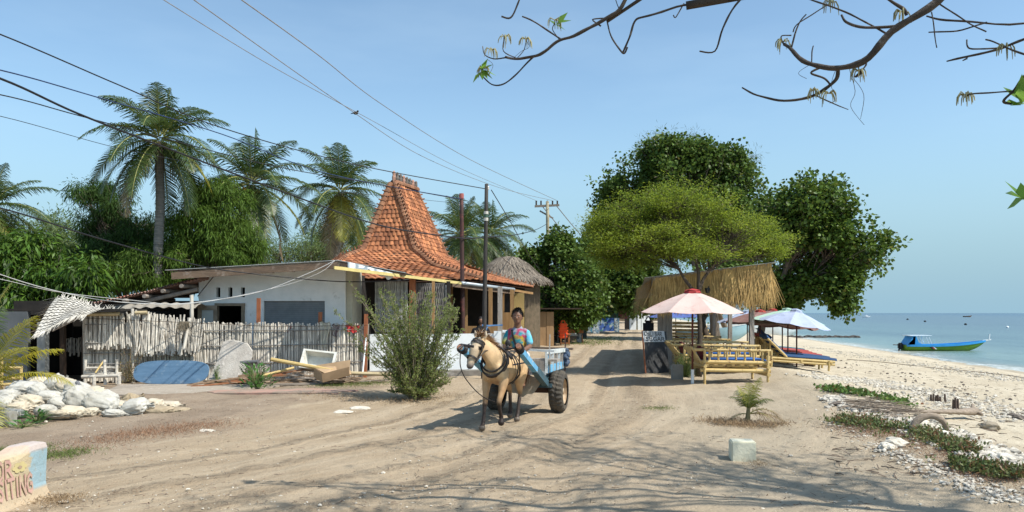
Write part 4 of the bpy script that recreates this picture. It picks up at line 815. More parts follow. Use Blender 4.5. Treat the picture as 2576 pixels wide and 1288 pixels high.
# ------------------------------------------------------------ umbrellas
UPOLE = mat('dark_red_umbrella_pole', (.13, .035, .025), (.08, .025, .02), .6, 5)
def umbrella(x, y, zb, Rr, zap, drop, cm, label, tilt=(0, 0), n=8, capm=None, sleeve=False, lw_=.0, rot=.2, scal=0, grp='beach umbrellas above the loungers'):
    root = thing('parasol', V((x, y, zb)), label, 'umbrella', grp); ap = V((x, y, zap)); T = Matrix.Rotation(tilt[0], 3, 'X') @ Matrix.Rotation(tilt[1], 3, 'Y'); mb = MB()
    def cp(i, t, s_):      # i corner angle, t radial, s_ 0..1 across the panel
        a0, a1 = rot+2*pi*i/n, rot+2*pi*(i+1)/n; e0 = V((cos(a0), sin(a0), 0)); e1 = V((cos(a1), sin(a1), 0)); e_ = e0.lerp(e1, s_)
        z = -drop*(t**1.12)+.035*sin(pi*s_)*t*(-1)+.0
        return ap+T@V((e_.x*Rr*t, e_.y*Rr*t, z+.02*sin(pi*t)))
    for i in range(n):
        for j in range(5):
            for k in range(4):
                mb.quad(cp(i, j/5+.0001, k/4), cp(i, (j+1)/5, k/4), cp(i, (j+1)/5, (k+1)/4), cp(i, j/5+.0001, (k+1)/4))
        if scal:
            for k in range(6):
                a, b = cp(i, 1, k/6), cp(i, 1, (k+1)/6); mb.quad(a, b, b-V((0, 0, scal*(1-.4*abs(k-2)/3))), a-V((0, 0, scal*(1-.4*abs(k-3)/3))))
    can = mb.build('canopy', cm, root)
    mb = MB(); 
    for i in range(n):
        a0, a1 = rot+2*pi*i/n, rot+2*pi*(i+1)/n; q = lambda a, r, z: ap+T@V((cos(a)*r, sin(a)*r, z)); mb.quad(q(a0, .02, .055), q(a0, Rr*.15, .005+.02*(i % 2)), q(a1, Rr*.15, .005+.02*((i+1) % 2)), q(a1, .02, .055)); mb.quad(q(a0, Rr*.15, .005), q(a0, Rr*.17, -.045-.03*(i % 2)), q(a1, Rr*.17, -.045-.02*(i % 3)), q(a1, Rr*.15, .005))
    mb.build('vent_cap', capm or cm, can)
    for i in range(n):
        a0 = rot+2*pi*i/n; mb = MB(); mb.tube([ap+T@V((0, 0, -.05)), ap+T@V((cos(a0)*Rr*.97, sin(a0)*Rr*.97, -drop-.02))], .012, 5); mb.build('rib', OCHREW, root)
    mb = MB(); mb.tube([V((x, y, zb)), ap+T@V((0, 0, .02))], .024, 8); mb.build('pole', UPOLE, root, smooth=True)
    if sleeve: mb = MB(); mb.tube([V((x, y, zb)), V((x, y, zb+.33))], .036, 10); mb.build('ground_sleeve', LWHITE, root)
    return root
def cloth(name, a, b): return mat(name, a, b, .8, 2.5, spec=.2, bump=.5, bscale=5, c3=tuple(x*.72 for x in b), s3=3.5, t3=(.52, .72))
PINK = cloth('faded_pink_canvas', (.60, .47, .42), (.60, .42, .37)); REDC = cloth('dark_red_canvas', (.42, .05, .05), (.32, .04, .04)); WBLUE = cloth('pale_blue_canvas', (.40, .46, .62), (.36, .42, .58)); MINT = cloth('mint_canvas', (.40, .56, .47), (.35, .51, .42)); FADE = cloth('sun_bleached_maroon_canvas', (.27, .17, .15), (.20, .11, .10))
g = GG(1742, 965)
umbrella(g.x, g.y, g.z, 1.23, 2.16, .50, PINK, 'big faded pink umbrella with dark red cap in front of the thatched shelter', (0, .01), 8, REDC, True, rot=.12, grp='beach umbrellas')
def onb(px, Y): x = P(px, 0, Y).x; return x, Y, gz(x, Y)
x, y, z = onb(2004, 22.4); umbrella(x, y, z, 1.05, 1.72, .42, WBLUE, 'pale blue umbrella nearest to the sea, tilted over the blue lounger', (.05, .16), 8, WBLUE, rot=.3)
x, y, z = onb(1982, 24.6); umbrella(x, y, z, 1.25, 1.76, .42, MINT, 'mint green umbrella just behind the pale blue one', (.0, .10), 8, MINT, rot=.1)
x, y, z = onb(1968, 26.6); umbrella(x, y, z, 1.25, 1.55, .34, FADE, 'bleached maroon umbrella with wavy valance behind the mint green one', (.0, .08), 8, REDC, rot=.5, scal=.09)
x, y, z = onb(1912, 26.0); umbrella(x, y, z, 1.2, 1.72, .42, FADE, 'bleached maroon umbrella right behind the thickest grey post', (.0, .06), 8, REDC, rot=.2, scal=.07)
x, y, z = onb(1944, 30.0); umbrella(x, y, z, 1.2, 1.78, .42, FADE, 'maroon umbrella peeking out between the mint green one and its bleached neighbour', (.0, .05), 8, REDC, rot=.0, scal=.06)
x, y, z = onb(1880, 29.5); umbrella(x, y, z, 1.2, 1.70, .42, WBLUE, 'pale blue umbrella farthest back, left edge seen beside the grey post', (.0, .0), 8, WBLUE, rot=.3)
x, y, z = onb(1700, 44); umbrella(x, y, z, 1.8, 1.85, .45, cloth('deep_blue_canvas', (.10, .16, .42), (.08, .12, .34)), 'far deep blue umbrella seen below the edge of the pink one', (.0, .0), 8, rot=.3, grp='beach umbrellas')
# ------------------------------------------------------------ bamboo daybeds
BAMD = mat('mottled_bamboo', (.60, .45, .20), (.48, .34, .13), .45, 4, isl=.10, c3=(.14, .07, .04), s3=9, t3=(.55, .60), spec=.5)
BAMY = mat('yellow_bamboo', (.62, .46, .19), (.50, .36, .14), .45, 4, isl=.12, c3=(.25, .16, .08), s3=7, t3=(.62, .70), spec=.5)
CUSH = mat('blue_cushion', (.035, .12, .36), (.025, .09, .28), .8, 4, bump=.2); MAR = mat('maroon_cushion', (.14, .03, .04), (.09, .02, .03), .85, 4, bump=.5)
def bam(mb, a, b, r, n=10):
    """bamboo pole with swollen nodes and a hollow end"""
    a = V(a); b = V(b); L = (b-a).length; k = max(2, int(L/.28)); pts = []; rs = []
    for i in range(k):
        for u, q in ((0, 1.0), (.03, .97), (.5, .95), (.97, .97), (.995, 1.09)): pts.append(a.lerp(b, (i+u)/k)); rs.append(r*q)
    pts.append(b); rs.append(r*.98); mb.tube(pts, rs, n)
def daybed(x0, y0, W_, label, fy=1.0, z0=0, first=True):
    root = thing('bamboo_daybed', V((x0, y0, z0)), label, 'daybed', 'bamboo daybeds by the shelter'); X = lambda t: x0+W_*t
    B_ = lambda n_, a, b, r, m=BAMD: (lambda mb: (bam(mb, V(a)+V((0, 0, z0)), V(b)+V((0, 0, z0)), r), mb.build(n_, m, root, smooth=False)))(MB())
    B_('top_rail', (X(0), y0, .80), (X(1), y0, .77), .036, BAMD); B_('top_rail', (X(0), y0+fy, .86), (X(1), y0+fy, .83), .036)
    B_('seat_rail', (X(.10), y0, .52), (X(1), y0, .49), .045, BAMY); B_('seat_rail', (X(.10), y0+fy, .52), (X(1), y0+fy, .5), .045, BAMY)
    B_('lower_rail', (X(.08), y0-.01, .33), (X(.99), y0-.01, .30), .045, BAMY); B_('inner_rail', (X(.1), y0+.10, .42), (X(.97), y0+.10, .41), .04, BAMD); B_('lower_rail', (X(.1), y0+fy, .33), (X(.97), y0+fy, .30), .045)
    for i in range(8): t = .20+.115*i; B_('spindle', (X(t), y0, .52), (X(t), y0, .79), .026)
    for i in range(5): t = .2+.18*i; B_('spindle', (X(t), y0+fy, .52), (X(t), y0+fy, .85), .026)
    for t, yy in ((.13, y0-.05), (.95, y0-.05), (.13, y0+fy+.05), (.95, y0+fy+.05)): B_('leg', (X(t), yy, 0), (X(t), yy, .80 if t < .5 else .78), .032)
    for t, zz_ in ((.13, .43), (.95, .40), (.95, .22)): B_('cross_pole', (X(t), y0-.13, zz_), (X(t), y0+fy+.1, zz_), .043, BAMY)
    for i in range(5): yy = y0+.12+(fy-.24)*i/4; B_('backrest_slat', (X(.12), yy, .46), (X(-.02), yy, .86), .028)
    mb = MB(); mb.box((X(.56), y0+fy/2, z0+.535), (W_*.80, fy*.86, .07), bev=.025); mb.build('cushion', CUSH, root, smooth=True)
    mb = MB(); mb.box((X(.15), y0+fy*.4, z0+.70), (.12, .42, .36), ry=-.3, bev=.05); mb.build('pillow', MAR, root, smooth=True)
    return root
daybed(P(1746, 0, 17.1).x, 17.1, 1.78, 'nearest mottled bamboo daybed, beside the pink umbrella pole', 1.0)
daybed(P(1692, 0, 19.6).x, 19.6, 2.3, 'second bamboo daybed directly behind the nearest one, further left', .9)
daybed(P(1690, 0, 24.2).x, 24.2, 1.9, 'farther bamboo daybed standing inside the shelter behind the leaning trunk', 1.0, 0)
mb = MB()
for i in range(4): bam(mb, P(1692, 812+i*9, 27), P(1775+4*i, 814+i*9, 27), .05)
mb.build('bamboo_bench', BAMD, None, 'bench of stacked horizontal bamboo poles deep inside the shelter', 'bench')
# ------------------------------------------------------------ sun loungers
def lounger(label, m, first=None):
    root = thing('sun_lounger', V((0, 0, 0)), label, 'sun lounger', 'bamboo sun loungers facing the sea') 
    B_ = lambda n_, a, b, r, mm=BAMY: (lambda mb: (bam(mb, a, b, r, 8), mb.build(n_, mm, root)))(MB())
    for yy in (0, .66):
        for zz_ in (.30, .22): B_('side_rail', (-1.0, yy, zz_), (.95, yy, zz_-.03), .036)
        for xx in (-.85, .78): B_('leg', (xx, yy+(.05 if yy else -.03), 0), (xx, yy+(.05 if yy else -.03), .3), .034)
        B_('backrest_rail', (-.42, yy, .34), (-.98, yy, .84), .034)
    for xx in (-.9, .0, .85): B_('cross_pole', (xx, -.05, .25), (xx, .72, .25), .034)
    for i in range(4): t = (i+.5)/4; B_('backrest_slat', (-.42-.56*t, 0, .36+.5*t), (-.42-.56*t, .66, .36+.5*t), .024)
    B_('prop', (-.85, .1, .25), (-.88, .1, .74), .024); B_('prop', (-.85, .56, .25), (-.88, .56, .74), .024)
    mb = MB(); pr = [(-1.0, .90), (-.7, .63), (-.40, .365), (0, .36), (.5, .35), (1.02, .32)]; vs = []
    for x_, z_ in pr:
        for yy, dz in ((.02, 0), (.06, .05), (.60, .05), (.64, 0)): vs.append((x_, yy, z_+dz))
    vs += [(x_, yy, z_-.02) for x_, z_ in pr for yy in (.02, .64)]
    n_ = len(pr); fs = [(i*4+k, i*4+k+1, i*4+k+5, i*4+k+4) for i in range(n_-1) for k in range(3)]; o_ = n_*4
    fs += [(o_+2*i, o_+2*i+2, o_+2*i+3, o_+2*i+1) for i in range(n_-1)]+[(4*i, 4*i+4, o_+2*i+2, o_+2*i) for i in range(n_-1)]+[(4*i+3, o_+2*i+1, o_+2*i+3, 4*i+7) for i in range(n_-1)]+[(0, o_, o_+1, 3, 2, 1), (4*n_-4, 4*n_-3, 4*n_-2, 4*n_-1, o_+2*n_-1, o_+2*n_-2)]
    mb.add(vs, fs); mb.build('mattress', m, root)
    return root
BLM = mat('navy_lounger_cushion', (.02, .07, .17), (.015, .05, .13), .75, 4, bump=.2); RDM = mat('brick_red_lounger_cushion', (.36, .075, .065), (.28, .055, .05), .8, 4, bump=.2); TEM = mat('teal_lounger_cushion', (.03, .14, .20), (.02, .10, .15), .8, 4)
lb_ = ['nearest sun lounger with navy cushion on yellow bamboo frame', 'second sun lounger in the row, navy cushion', 'third sun lounger in the row, first with red cushion', 'fourth sun lounger in the row, red cushion', 'fifth sun lounger in the row, red cushion', 'sixth sun lounger in the row, red cushion', 'seventh and last sun lounger, teal cushion']
pB, pR, pT = lounger(lb_[0], BLM), lounger(lb_[2], RDM), lounger(lb_[6], TEM)
for i, (Y, src) in enumerate(zip((21.2, 22.9, 24.8, 26.2, 27.6, 29.2, 31.0), (pB, None, pR, None, None, None, pT))):
    o = src if src is not None else copy_tree(pB if i == 1 else pR); o['label'] = lb_[i]; x = 8.28+.30*(Y-21.2); o.location = (x, Y, gz(x, Y)+.0); o.rotation_euler = (0, radians(3), radians(-2+3*sin(i*5)))
tw = MB(); c_ = P(1905, 826, 29.6); tw.sheet(lambda u, v: c_+V((.62*u, .5*v, -.42*u**1.3+.05*sin(v*9)*u+.03*sin(u*9))), 14, 10, .02); tw.build('beach_towel', mat('striped_blue_towel', (.05, .12, .28), (.02, .05, .14), .9, 9, sc=(1, 6, 1)), None, 'crumpled dark blue towel draped over a lounger back between the umbrella poles', 'towel', smooth=True)
# ------------------------------------------------------------ blackboard with hand painted sign
bb = thing('menu_board', G(1652, 940), 'dark board with hand painted white sign leaning on grey planks', 'sign board')
b0 = V((P(1628, 0, 20).x, 20.05, 0)); b1 = V((P(1684, 0, 20.3).x, 20.35, 0)); t0 = V((P(1620, 0, 20.2).x, 20.3, 1.16)); t1 = V((P(1676, 0, 20.6).x, 20.6, 1.13)); th = V((.01, .035, 0))
mb = MB(); mb.hexa([b0, b1, b1+th, b0+th], [t0, t1, t1+th, t0+th]); mb.build('board', mat('chalky_slate', (.028, .03, .032), (.06, .062, .065), .6, 3, bump=.1), bb)
mb = MB(); mb.bar(b0-V((.03, 0, 0)), t0-V((.03, 0, 0)), .035, .05, up=(0, 1, 0)); mb.build('edge_strip', REDW, bb)
f0 = lambda u, v: t0.lerp(t1, u)+(b0.lerp(b1, u)-t0.lerp(t1, u))*(v)+V((0, -.012, 0))
mb = MB(); q = [f0(-.02, .27), f0(.93, .25), f0(.90, -.01), f0(-.04, .01)]; mb.hexa(q, [p-V((0, .012, 0)) for p in q]); mb.build('sign_plate', mat('grey_white_paint', (.56, .57, .57), (.46, .47, .47), .7, 4), bb)
INK = mat('black_lettering', (.012, .012, .013), (.01, .01, .01), .6)
for k, (txt, x0_, y0_, sx_, h_) in enumerate((('CHiLI BAR', .02, .115, .090, .095), ('SEGAR', .06, .235, .145, .095))):
    mb = MB(); strokes(mb, txt, lambda x, y: f0(x0_+x*sx_, y0_-y*h_)+V((0, -.018, 0)), .16, 1.18, .03); mb.build('lettering', INK, bb)
bp = MB(); c_ = P(1631, 822, 21); bp.box(c_, (.30, .2, .36), bev=.07); bp.box(c_+V((-.02, -.12, -.05)), (.2, .08, .2), bev=.03); bp.tube([c_+V((-.1, 0, .15)), c_+V((0, .05, .30)), c_+V((.1, 0, .15))], .018, 5)
bp.build('backpack', mat('black_fabric', (.02, .02, .022), (.012, .012, .014), .9, 5, bump=.4), None, 'black backpack hanging above the hand painted sign', 'bag', smooth=True)
CONC = mat('weathered_white_concrete', (.74, .71, .55), (.62, .60, .46), .9, 4, c3=(.48, .46, .35), s3=3, t3=(.56, .75), bump=.5)
def block(px, py, w_, h_, d_, label, m=CONC, rz=0, Y=None, bev=.012, name='concrete_block', cat='concrete block'):
    p = GG(px, py); mb = MB(); mb.box(p+V((0, d_/2, h_/2-.02)), (w_, d_, h_), rz=rz, bev=bev); return mb.build(name, m, None, label, cat)
block(1706, 955, .26, .38, .24, 'upright grey concrete block beside the mottled bamboo daybed', mat('grey_block', (.34, .33, .29), (.26, .25, .22), .9, 4, bump=.4))
block(1802, 942, .36, .16, .2, 'low dark concrete block under the front bamboo daybed', mat('dark_block', (.2, .19, .17), (.14, .13, .12), .9, 4, bump=.4))
block(1875, 1160, .265, .235, .22, 'off white concrete cube standing alone on the sand near the young palm', rz=-.12)
block(6, 1072, .18, .22, .2, 'small grey concrete stub at the left edge below the sacks', mat('grey_block', (.3, .3, .3)))
# ------------------------------------------------------------ boats
def hull(mb, L, beam, zk, zg, n=28, sheer=.5):
    prof = []; 
    for i in range(n+1):
        t = i/n; w_ = beam/2*(min(1, (t/.12))**.5*.25+.75 if t < .12 else 1)*(1-max(0, (t-.35)/.65)**2.2); g_ = zg+sheer*max(0, (t-.3)/.7)**2; k_ = zk+max(0, (t-.6)/.4)**2.2*(g_-zk)*.92
        prof.append([(t*L, -w_, g_), (t*L, -w_*.86, k_+(g_-k_)*.45), (t*L, -w_*.45, k_+.05*(1-t)), (t*L, 0, k_), (t*L, w_*.45, k_+.05*(1-t)), (t*L, w_*.86, k_+(g_-k_)*.45), (t*L, w_, g_)])
    vs = [q for s_ in prof for q in s_]; mb.add(vs, [(i*7+k, i*7+k+1, i*7+k+8, i*7+k+7) for i in range(n) for k in range(6)]+[(0, 6, 5, 4, 3, 2, 1)]); return prof
bo = P(2272, 0, 48); bt = thing('moored_boat', V((bo.x, 48, SEA)), 'lime green and blue motor boat with canopy moored in the shallows', 'boat'); L_ = 5.35
mb = MB(); pf = hull(mb, L_, 1.15, -.12, .38, sheer=.28); mb.v = [V(v)+V((bo.x, 48, SEA)) for v in mb.v]; mb.build('hull', mat('lime_green_paint', (.15, .30, .015), (.12, .25, .012), .4, 3, spec=.5), bt, smooth=True)
mb = MB(); O = V((bo.x, 48, SEA))
for i in range(len(pf)-1):
    for sgn, k in ((-1, 0), (1, 6)):
        a, b = V(pf[i][k]), V(pf[i+1][k]); o_ = V((0, sgn*.025, 0)); mb.hexa([O+a-V((0, 0, .10))+o_, O+b-V((0, 0, .10))+o_, O+b-o_-V((0, 0, .10)), O+a-o_-V((0, 0, .10))], [O+a+o_+V((0, 0, .03)), O+b+o_+V((0, 0, .03)), O+b-o_+V((0, 0, .03)), O+a-o_+V((0, 0, .03))])
BPB = mat('bright_blue_boat_paint', (.03, .30, .66), (.025, .24, .56), .4, 3, spec=.5); mb.build('gunwale', BPB, bt)
mb = MB(); mb.add([O+V(p[k])-V((0, 0, .05)) for p in pf for k in (0, 6)], [(2*i, 2*i+1, 2*i+3, 2*i+2) for i in range(len(pf)-1)]); mb.build('deck', BPB, bt)
mb = MB(); mb.sheet(lambda u, v: O+V((.0+.50*u+.35*u*0, -.5+1.0*v, .42))+V((.10*(1-u)-.0, 0, .05)), 1, 1)
for yy in (-.5, .5):
    mb.add([O+V(p) for p in ((.05, yy, .40), (1.0, yy, .42), (.74, yy, .55), (.60, yy, .92), (.38, yy, .97), (.36, yy, .75), (.12, yy, .52))], [(0, 1, 2, 3, 4, 5, 6)])
mb.hexa([O+V((.05, -.5, .4)), O+V((.5, -.5, .4)), O+V((.5, .5, .4)), O+V((.05, .5, .4))], [O+V((.40, -.5, .93)), O+V((.55, -.5, .93)), O+V((.55, .5, .93)), O+V((.40, .5, .93))]); mb.build('stern_arch', BPB, bt)
mb = MB(); mb.box(O+V((.90, 0, .98)), (1.45, 1.0, .045), bev=.02); mb.build('canopy', mat('pale_boat_roof', (.62, .72, .78), (.5, .6, .68), .5, 3), bt)
for yy in (-.45, .45):
    for xx in (1.30, 1.48): mb = MB(); mb.bar(O+V((xx+.12, yy, .45)), O+V((xx-.1, yy, .97)), .035, .035); mb.build('canopy_strut', mat('pale_boat_roof', (.6, .7, .75)), bt)
mb = MB(); mb.box(O+V((-.18, 0, .30)), (.3, .25, .42), bev=.06); mb.tube([O+V((-.2, 0, .35)), O+V((-.32, 0, -.15))], .05, 6); mb.tube([O+V((-.05, 0, .35)), O+V((-.6, .1, .38))], .03, 5); mb.build('outboard_motor', MATS['black_plastic'], bt)
mb = MB(); bw = V(pf[-1][0]); mb.bar(O+bw+V((-.2, 0, -.02)), O+bw+V((.35, 0, .06)), .05, .07); mb.bar(O+bw+V((.22, 0, .05)), O+bw+V((.26, 0, .42)), .05, .07); mb.build('bow_post', LWHITE, bt)
mb = MB(); 
for i, (cx_, mm) in enumerate(((1.45, 0), (1.56, 1), (1.67, 2))):
    mb.m = mm; y_ = -.578; mb.hexa([O+V((cx_+.12, y_, .12)), O+V((cx_+.20, y_, .12)), O+V((cx_+.2, y_+.02, .12)), O+V((cx_+.12, y_+.02, .12))], [O+V((cx_-.12, y_-.004, .32)), O+V((cx_-.04, y_-.004, .32)), O+V((cx_-.04, y_+.02, .32)), O+V((cx_-.12, y_+.02, .32))])
mb.build('painted_stripes', [INK, mat('red_boat_stripe', (.5, .06, .04)), LWHITE], bt)
def smallboat(px, py, Y, L, label, z=SEA, m=None, m2=None, cab=True, rz=0, name='distant_boat'):
    o_ = P(px, py, Y); o_.z = z; root = thing(name, o_, label, 'boat'); mb = MB(); hull(mb, L, L*.24, -.05*L, L*.12, 16, L*.08); M2 = Matrix.Rotation(rz, 3, 'Z'); mb.v = [o_+M2@(V(v)-V((L/2, 0, 0))) for v in mb.v]; mb.build('hull', m or LWHITE, root, smooth=True)
    if cab:
        mb = MB(); mb.box(o_+V((0, 0, L*.20)), (L*.34, L*.18, L*.16), rz=rz, bev=.02*L); mb.build('cabin', m2 or LWHITE, root)
        mb = MB(); mb.tube([o_+V((0, 0, L*.25)), o_+V((0, 0, L*.5))], .01*L, 4); mb.build('mast', m2 or LWHITE, root)
    return root
smallboat(2180, 0, 380, 4.0, 'tiny white motor boat on the horizon near the overhanging tree')
smallboat(2434, 0, 430, 5.0, 'tiny dark boat on the horizon right of the green boat', cab=False, m=BROWNW)
smallboat(1800, 0, 44, 4.6, 'pale blue hull pulled up on the beach behind the grey posts', z=gz(12.1, 44)+.12, m=mat('powder_blue_hull', (.36, .55, .62), (.3, .48, .56), .5, 3), cab=False, name='beached_boat')
smallboat(1940, 0, 82, 7.5, 'white outrigger boat at the waterline far behind the umbrellas', z=SEA, cab=True, name='outrigger_boat')
smallboat(1860, 0, 95, 8, 'farther white outrigger boat seen between umbrella poles', z=SEA, cab=True, name='outrigger_boat')
for i, (px, Y) in enumerate(((2283, 260), (2327, 200), (2429, 150), (2534, 120), (2590, 130))):
    lbs = ['small dark buoy left of the green boat', 'second small dark buoy above the green boat canopy', 'dark buoy above the green boat bow', 'pale buoy near the right edge of the sea', 'buoy at the very right edge of the sea']
    mb = MB(); c_ = P(px, 0, Y); c_.z = SEA+.1; mb.ball(c_, .22*Y/200+.10, 8, 6); mb.build('buoy', LWHITE if i > 2 else INK, None, lbs[i], 'buoy', 'buoys on the sea', smooth=True)
mb = MB()
for i in range(70):
    t = R.random(); x_, y_ = P(1990, 0, 74).x+t*6.5, 74+R.gauss(0, .6); mb.ball((x_, y_, SEA+.02), (R.uniform(.2, .45), .3, R.uniform(.08, .2)), 6, 4)
mb.build('rock_reef', mat('dark_reef_rock', (.09, .08, .07), (.05, .045, .04), .9), None, 'low dark line of reef rocks in the shallows behind the umbrellas', 'rocks', kind='stuff')
# ------------------------------------------------------------ stalls, signs and furniture along the lane
def part_box(root, name, c, sz, m, rz=0, bev=0, rx=0): mb = MB(); mb.box(c, sz, rz=rz, rx=rx, bev=bev); return mb.build(name, m, root)
g = G(1345, 862); cab_ = thing('plywood_stall', V((g.x, 38, 0)), 'plywood clad stall with green roof sheet left of the life vest', 'stall')
PLY = mat('plywood', (.42, .27, .14), (.33, .21, .11), .8, 2, sc=(3, 3, .6), bump=.2)
x0 = P(1306, 0, 37).x; x1 = P(1392, 0, 37).x
for i in range(5): part_box(cab_, 'wall_panel', (x0+(x1-x0)*(i+.5)/5, 37+.02*(i % 2), .85), ((x1-x0)/5-.01, .04, 1.7), PLY)
part_box(cab_, 'roof', ((x0+x1)/2+.6, 38, 1.86), (x1-x0+1.6, 2.6, .06), DWOOD); part_box(cab_, 'side_wall', (x1, 38.2, .85), (.05, 2.4, 1.7), PLY)
mb = MB(); corr(mb, P(1322, 770, 36.6), P(1345, 776, 36.6), V((0, 1.5, .35)), 8, .03); mb.build('green_roof_sheet', mat('green_sheet', (.10, .36, .24), (.08, .28, .19), .5), cab_)
ws_ = thing('drinks_stall', V((P(1420, 0, 43).x, 43, 0)), 'open drinks stall with white counter and bottles in its dark inside behind the lane tree', 'stall')
x0, x1 = P(1393, 0, 42).x, P(1452, 0, 42).x; part_box(ws_, 'counter', ((x0+x1)/2, 42, .55), (x1-x0, .5, .42), LWHITE); part_box(ws_, 'rear_wall', ((x0+x1)/2, 44, 1.1), (x1-x0+1, .1, 2.2), DARKW); part_box(ws_, 'roof', ((x0+x1)/2, 43, 2.2), (x1-x0+1, 2.6, .08), DWOOD)
part_box(ws_, 'shelf', ((x0+x1)/2, 43.5, 1.05), (x1-x0, .3, .04), GREYW)
mb = MB(); mb.box((P(1403, 0, 41.5).x, 41.5, 1.1), (.12, .12, 2.2)); mb.build('post', GREYW, ws_)
for i, cc in enumerate(((.5, .25, .03), (.6, .35, .05), (.08, .2, .4), (.15, .35, .5), (.08, .2, .4), (.5, .08, .05), (.3, .3, .3))):
    mb = MB(); xx = x0+.15+i*.17; mb.lathe((xx, 43.4, 1.07), [(0, 0), (.05, 0), (.05, .2), (.02, .27), (.02, .33), (0, .33)], 8); mb.build('bottle', mat('stall_bottle%d' % i, cc, cc, .3), ws_)
def chair(px, py, label, m, rz=0, s_=1.0, first=None):
    p = G(px, py); c = math.cos(rz); root = thing('wooden_chair', p, label, 'chair', 'dark chairs at the stall', rz)
    W_ = .42*s_; H_ = .45*s_; rx_ = lambda v: p+V(v)
    for a, b, h_ in ((-1, -1, .45), (1, -1, .45), (-1, 1, .95), (1, 1, .95)): part_box(root, 'leg', rx_((a*W_/2, b*W_/2, h_*s_/2)), (.04, .04, h_*s_), m)
    part_box(root, 'seat', rx_((0, 0, H_)), (W_+.04, W_+.04, .04), m); part_box(root, 'backrest', rx_((0, W_/2, .8*s_)), (W_, .03, .2*s_), m)
    return root
chair(1358, 863, 'dark wooden chair nearest to the plywood wall', DWOOD, .5); chair(1402, 861, 'dark wooden chair beside the grey stall post', DWOOD, -.4)
g = G(1383, 861); tb = thing('cafe_table', g, 'dark wooden table between the two dark chairs', 'table'); part_box(tb, 'top', g+V((0, 0, .74)), (.85, .6, .05), DWOOD)
for a in (-.37, .37):
    for b in (-.25, .25): part_box(tb, 'leg', g+V((a, b, .36)), (.05, .05, .72), DWOOD)
g = G(1337, 862); bk_ = thing('blue_tub', g, 'dark blue plastic tub on a rack near the plywood wall', 'tub'); mb = MB(); mb.lathe(g+V((0, 0, .35)), [(0, 0), (.25, 0), (.32, .22), (.34, .22), (.34, .25), (.3, .25), (.24, .04), (0, .04)], 16); mb.build('bowl', mat('navy_plastic', (.02, .05, .16), (.015, .04, .12), .4), bk_)
for a in (-.2, .2): part_box(bk_, 'leg', g+V((a, 0, .17)), (.05, .3, .35), DWOOD)
block(1325, 862, .28, .3, .25, 'white plastic crate beside the blue tub', mat('white_crate', (.5, .5, .5)), name='plastic_crate', cat='crate')
ST = mat('orange_wood', (.36, .17, .07), (.27, .12, .05), .7, 4, bump=.2)
def stool(px, py, label, h_=.45, w_=.42):
    g = G(px, py); root = thing('wooden_stool', g, label, 'stool'); 
    for a in (-1, 1):
        for b in (-1, 1): part_box(root, 'leg', g+V((a*w_*.42, b*w_*.36, h_/2)), (.055, .055, h_), ST)
        part_box(root, 'stretcher', g+V((0, a*w_*.36, .1)), (w_*.8, .04, .05), ST)
    part_box(root, 'seat', g+V((0, 0, h_)), (w_+.08, w_, .05), ST); return root
stool(1421, 868, 'orange brown wooden stool under the orange life vest', .55, .5)
g = G(1447, 864); tb2 = thing('market_table', g, 'orange sided table behind the life vest with black tray', 'table')
part_box(tb2, 'tray', g+V((0, .4, .86)), (.95, .7, .10), MATS['black_plastic'], bev=.02); part_box(tb2, 'apron', g+V((0, .3, .68)), (.9, .6, .24), ST)
for a in (-.36, .36): mb = MB(); mb.bar(g+V((a, .3, .56)), g+V((a*1.2, .2, 0)), .05, .05); mb.build('leg', ST, tb2)
lvp = P(1417, 832, 37.4); lv = thing('life_vest', V(lvp), 'bright orange life vest with dark straps hanging above the wooden stool', 'life vest')
ORG = mat('orange_vest_fabric', (.85, .12, .03), (.72, .09, .02), .7, 6, bump=.4)
for k in range(5):
    part_box(lv, 'float_panel', lvp+V((.02*sin(k*3), 0, .30-.15*k)), (.50-.03*abs(k-2)+.04*(k % 2), .22, .165), ORG, bev=.06, rz=.15+.1*(k % 2))
for k in range(2): part_box(lv, 'strap', lvp+V((0, -.085, .16-.30*k)), (.44, .012, .03), INK, rz=.15)
mb = MB(); mb.tube([lvp+V((-.12, 0, .36)), lvp+V((-.08, .02, .50)), lvp+V((.06, .02, .50)), lvp+V((.1, 0, .36))], .03, 6); mb.build('collar', ORG, lv)
def board(name, px0, py0, px1, py1, Y, m, label, lean=.15, cat='sign board', th=.03):
    a = P(px0, py1, Y); b = P(px1, py1, Y+.1); c = P(px1, py0, Y+lean); d = P(px0, py0, Y+lean); a.z = max(a.z, gz(a.x, Y)); t = V((0, th, 0)); mb = MB(); b.z = a.z; mb.hexa([a, b, b+t, a+t], [d, c, c+t, d+t]); return mb.build(name, m, None, label, cat)
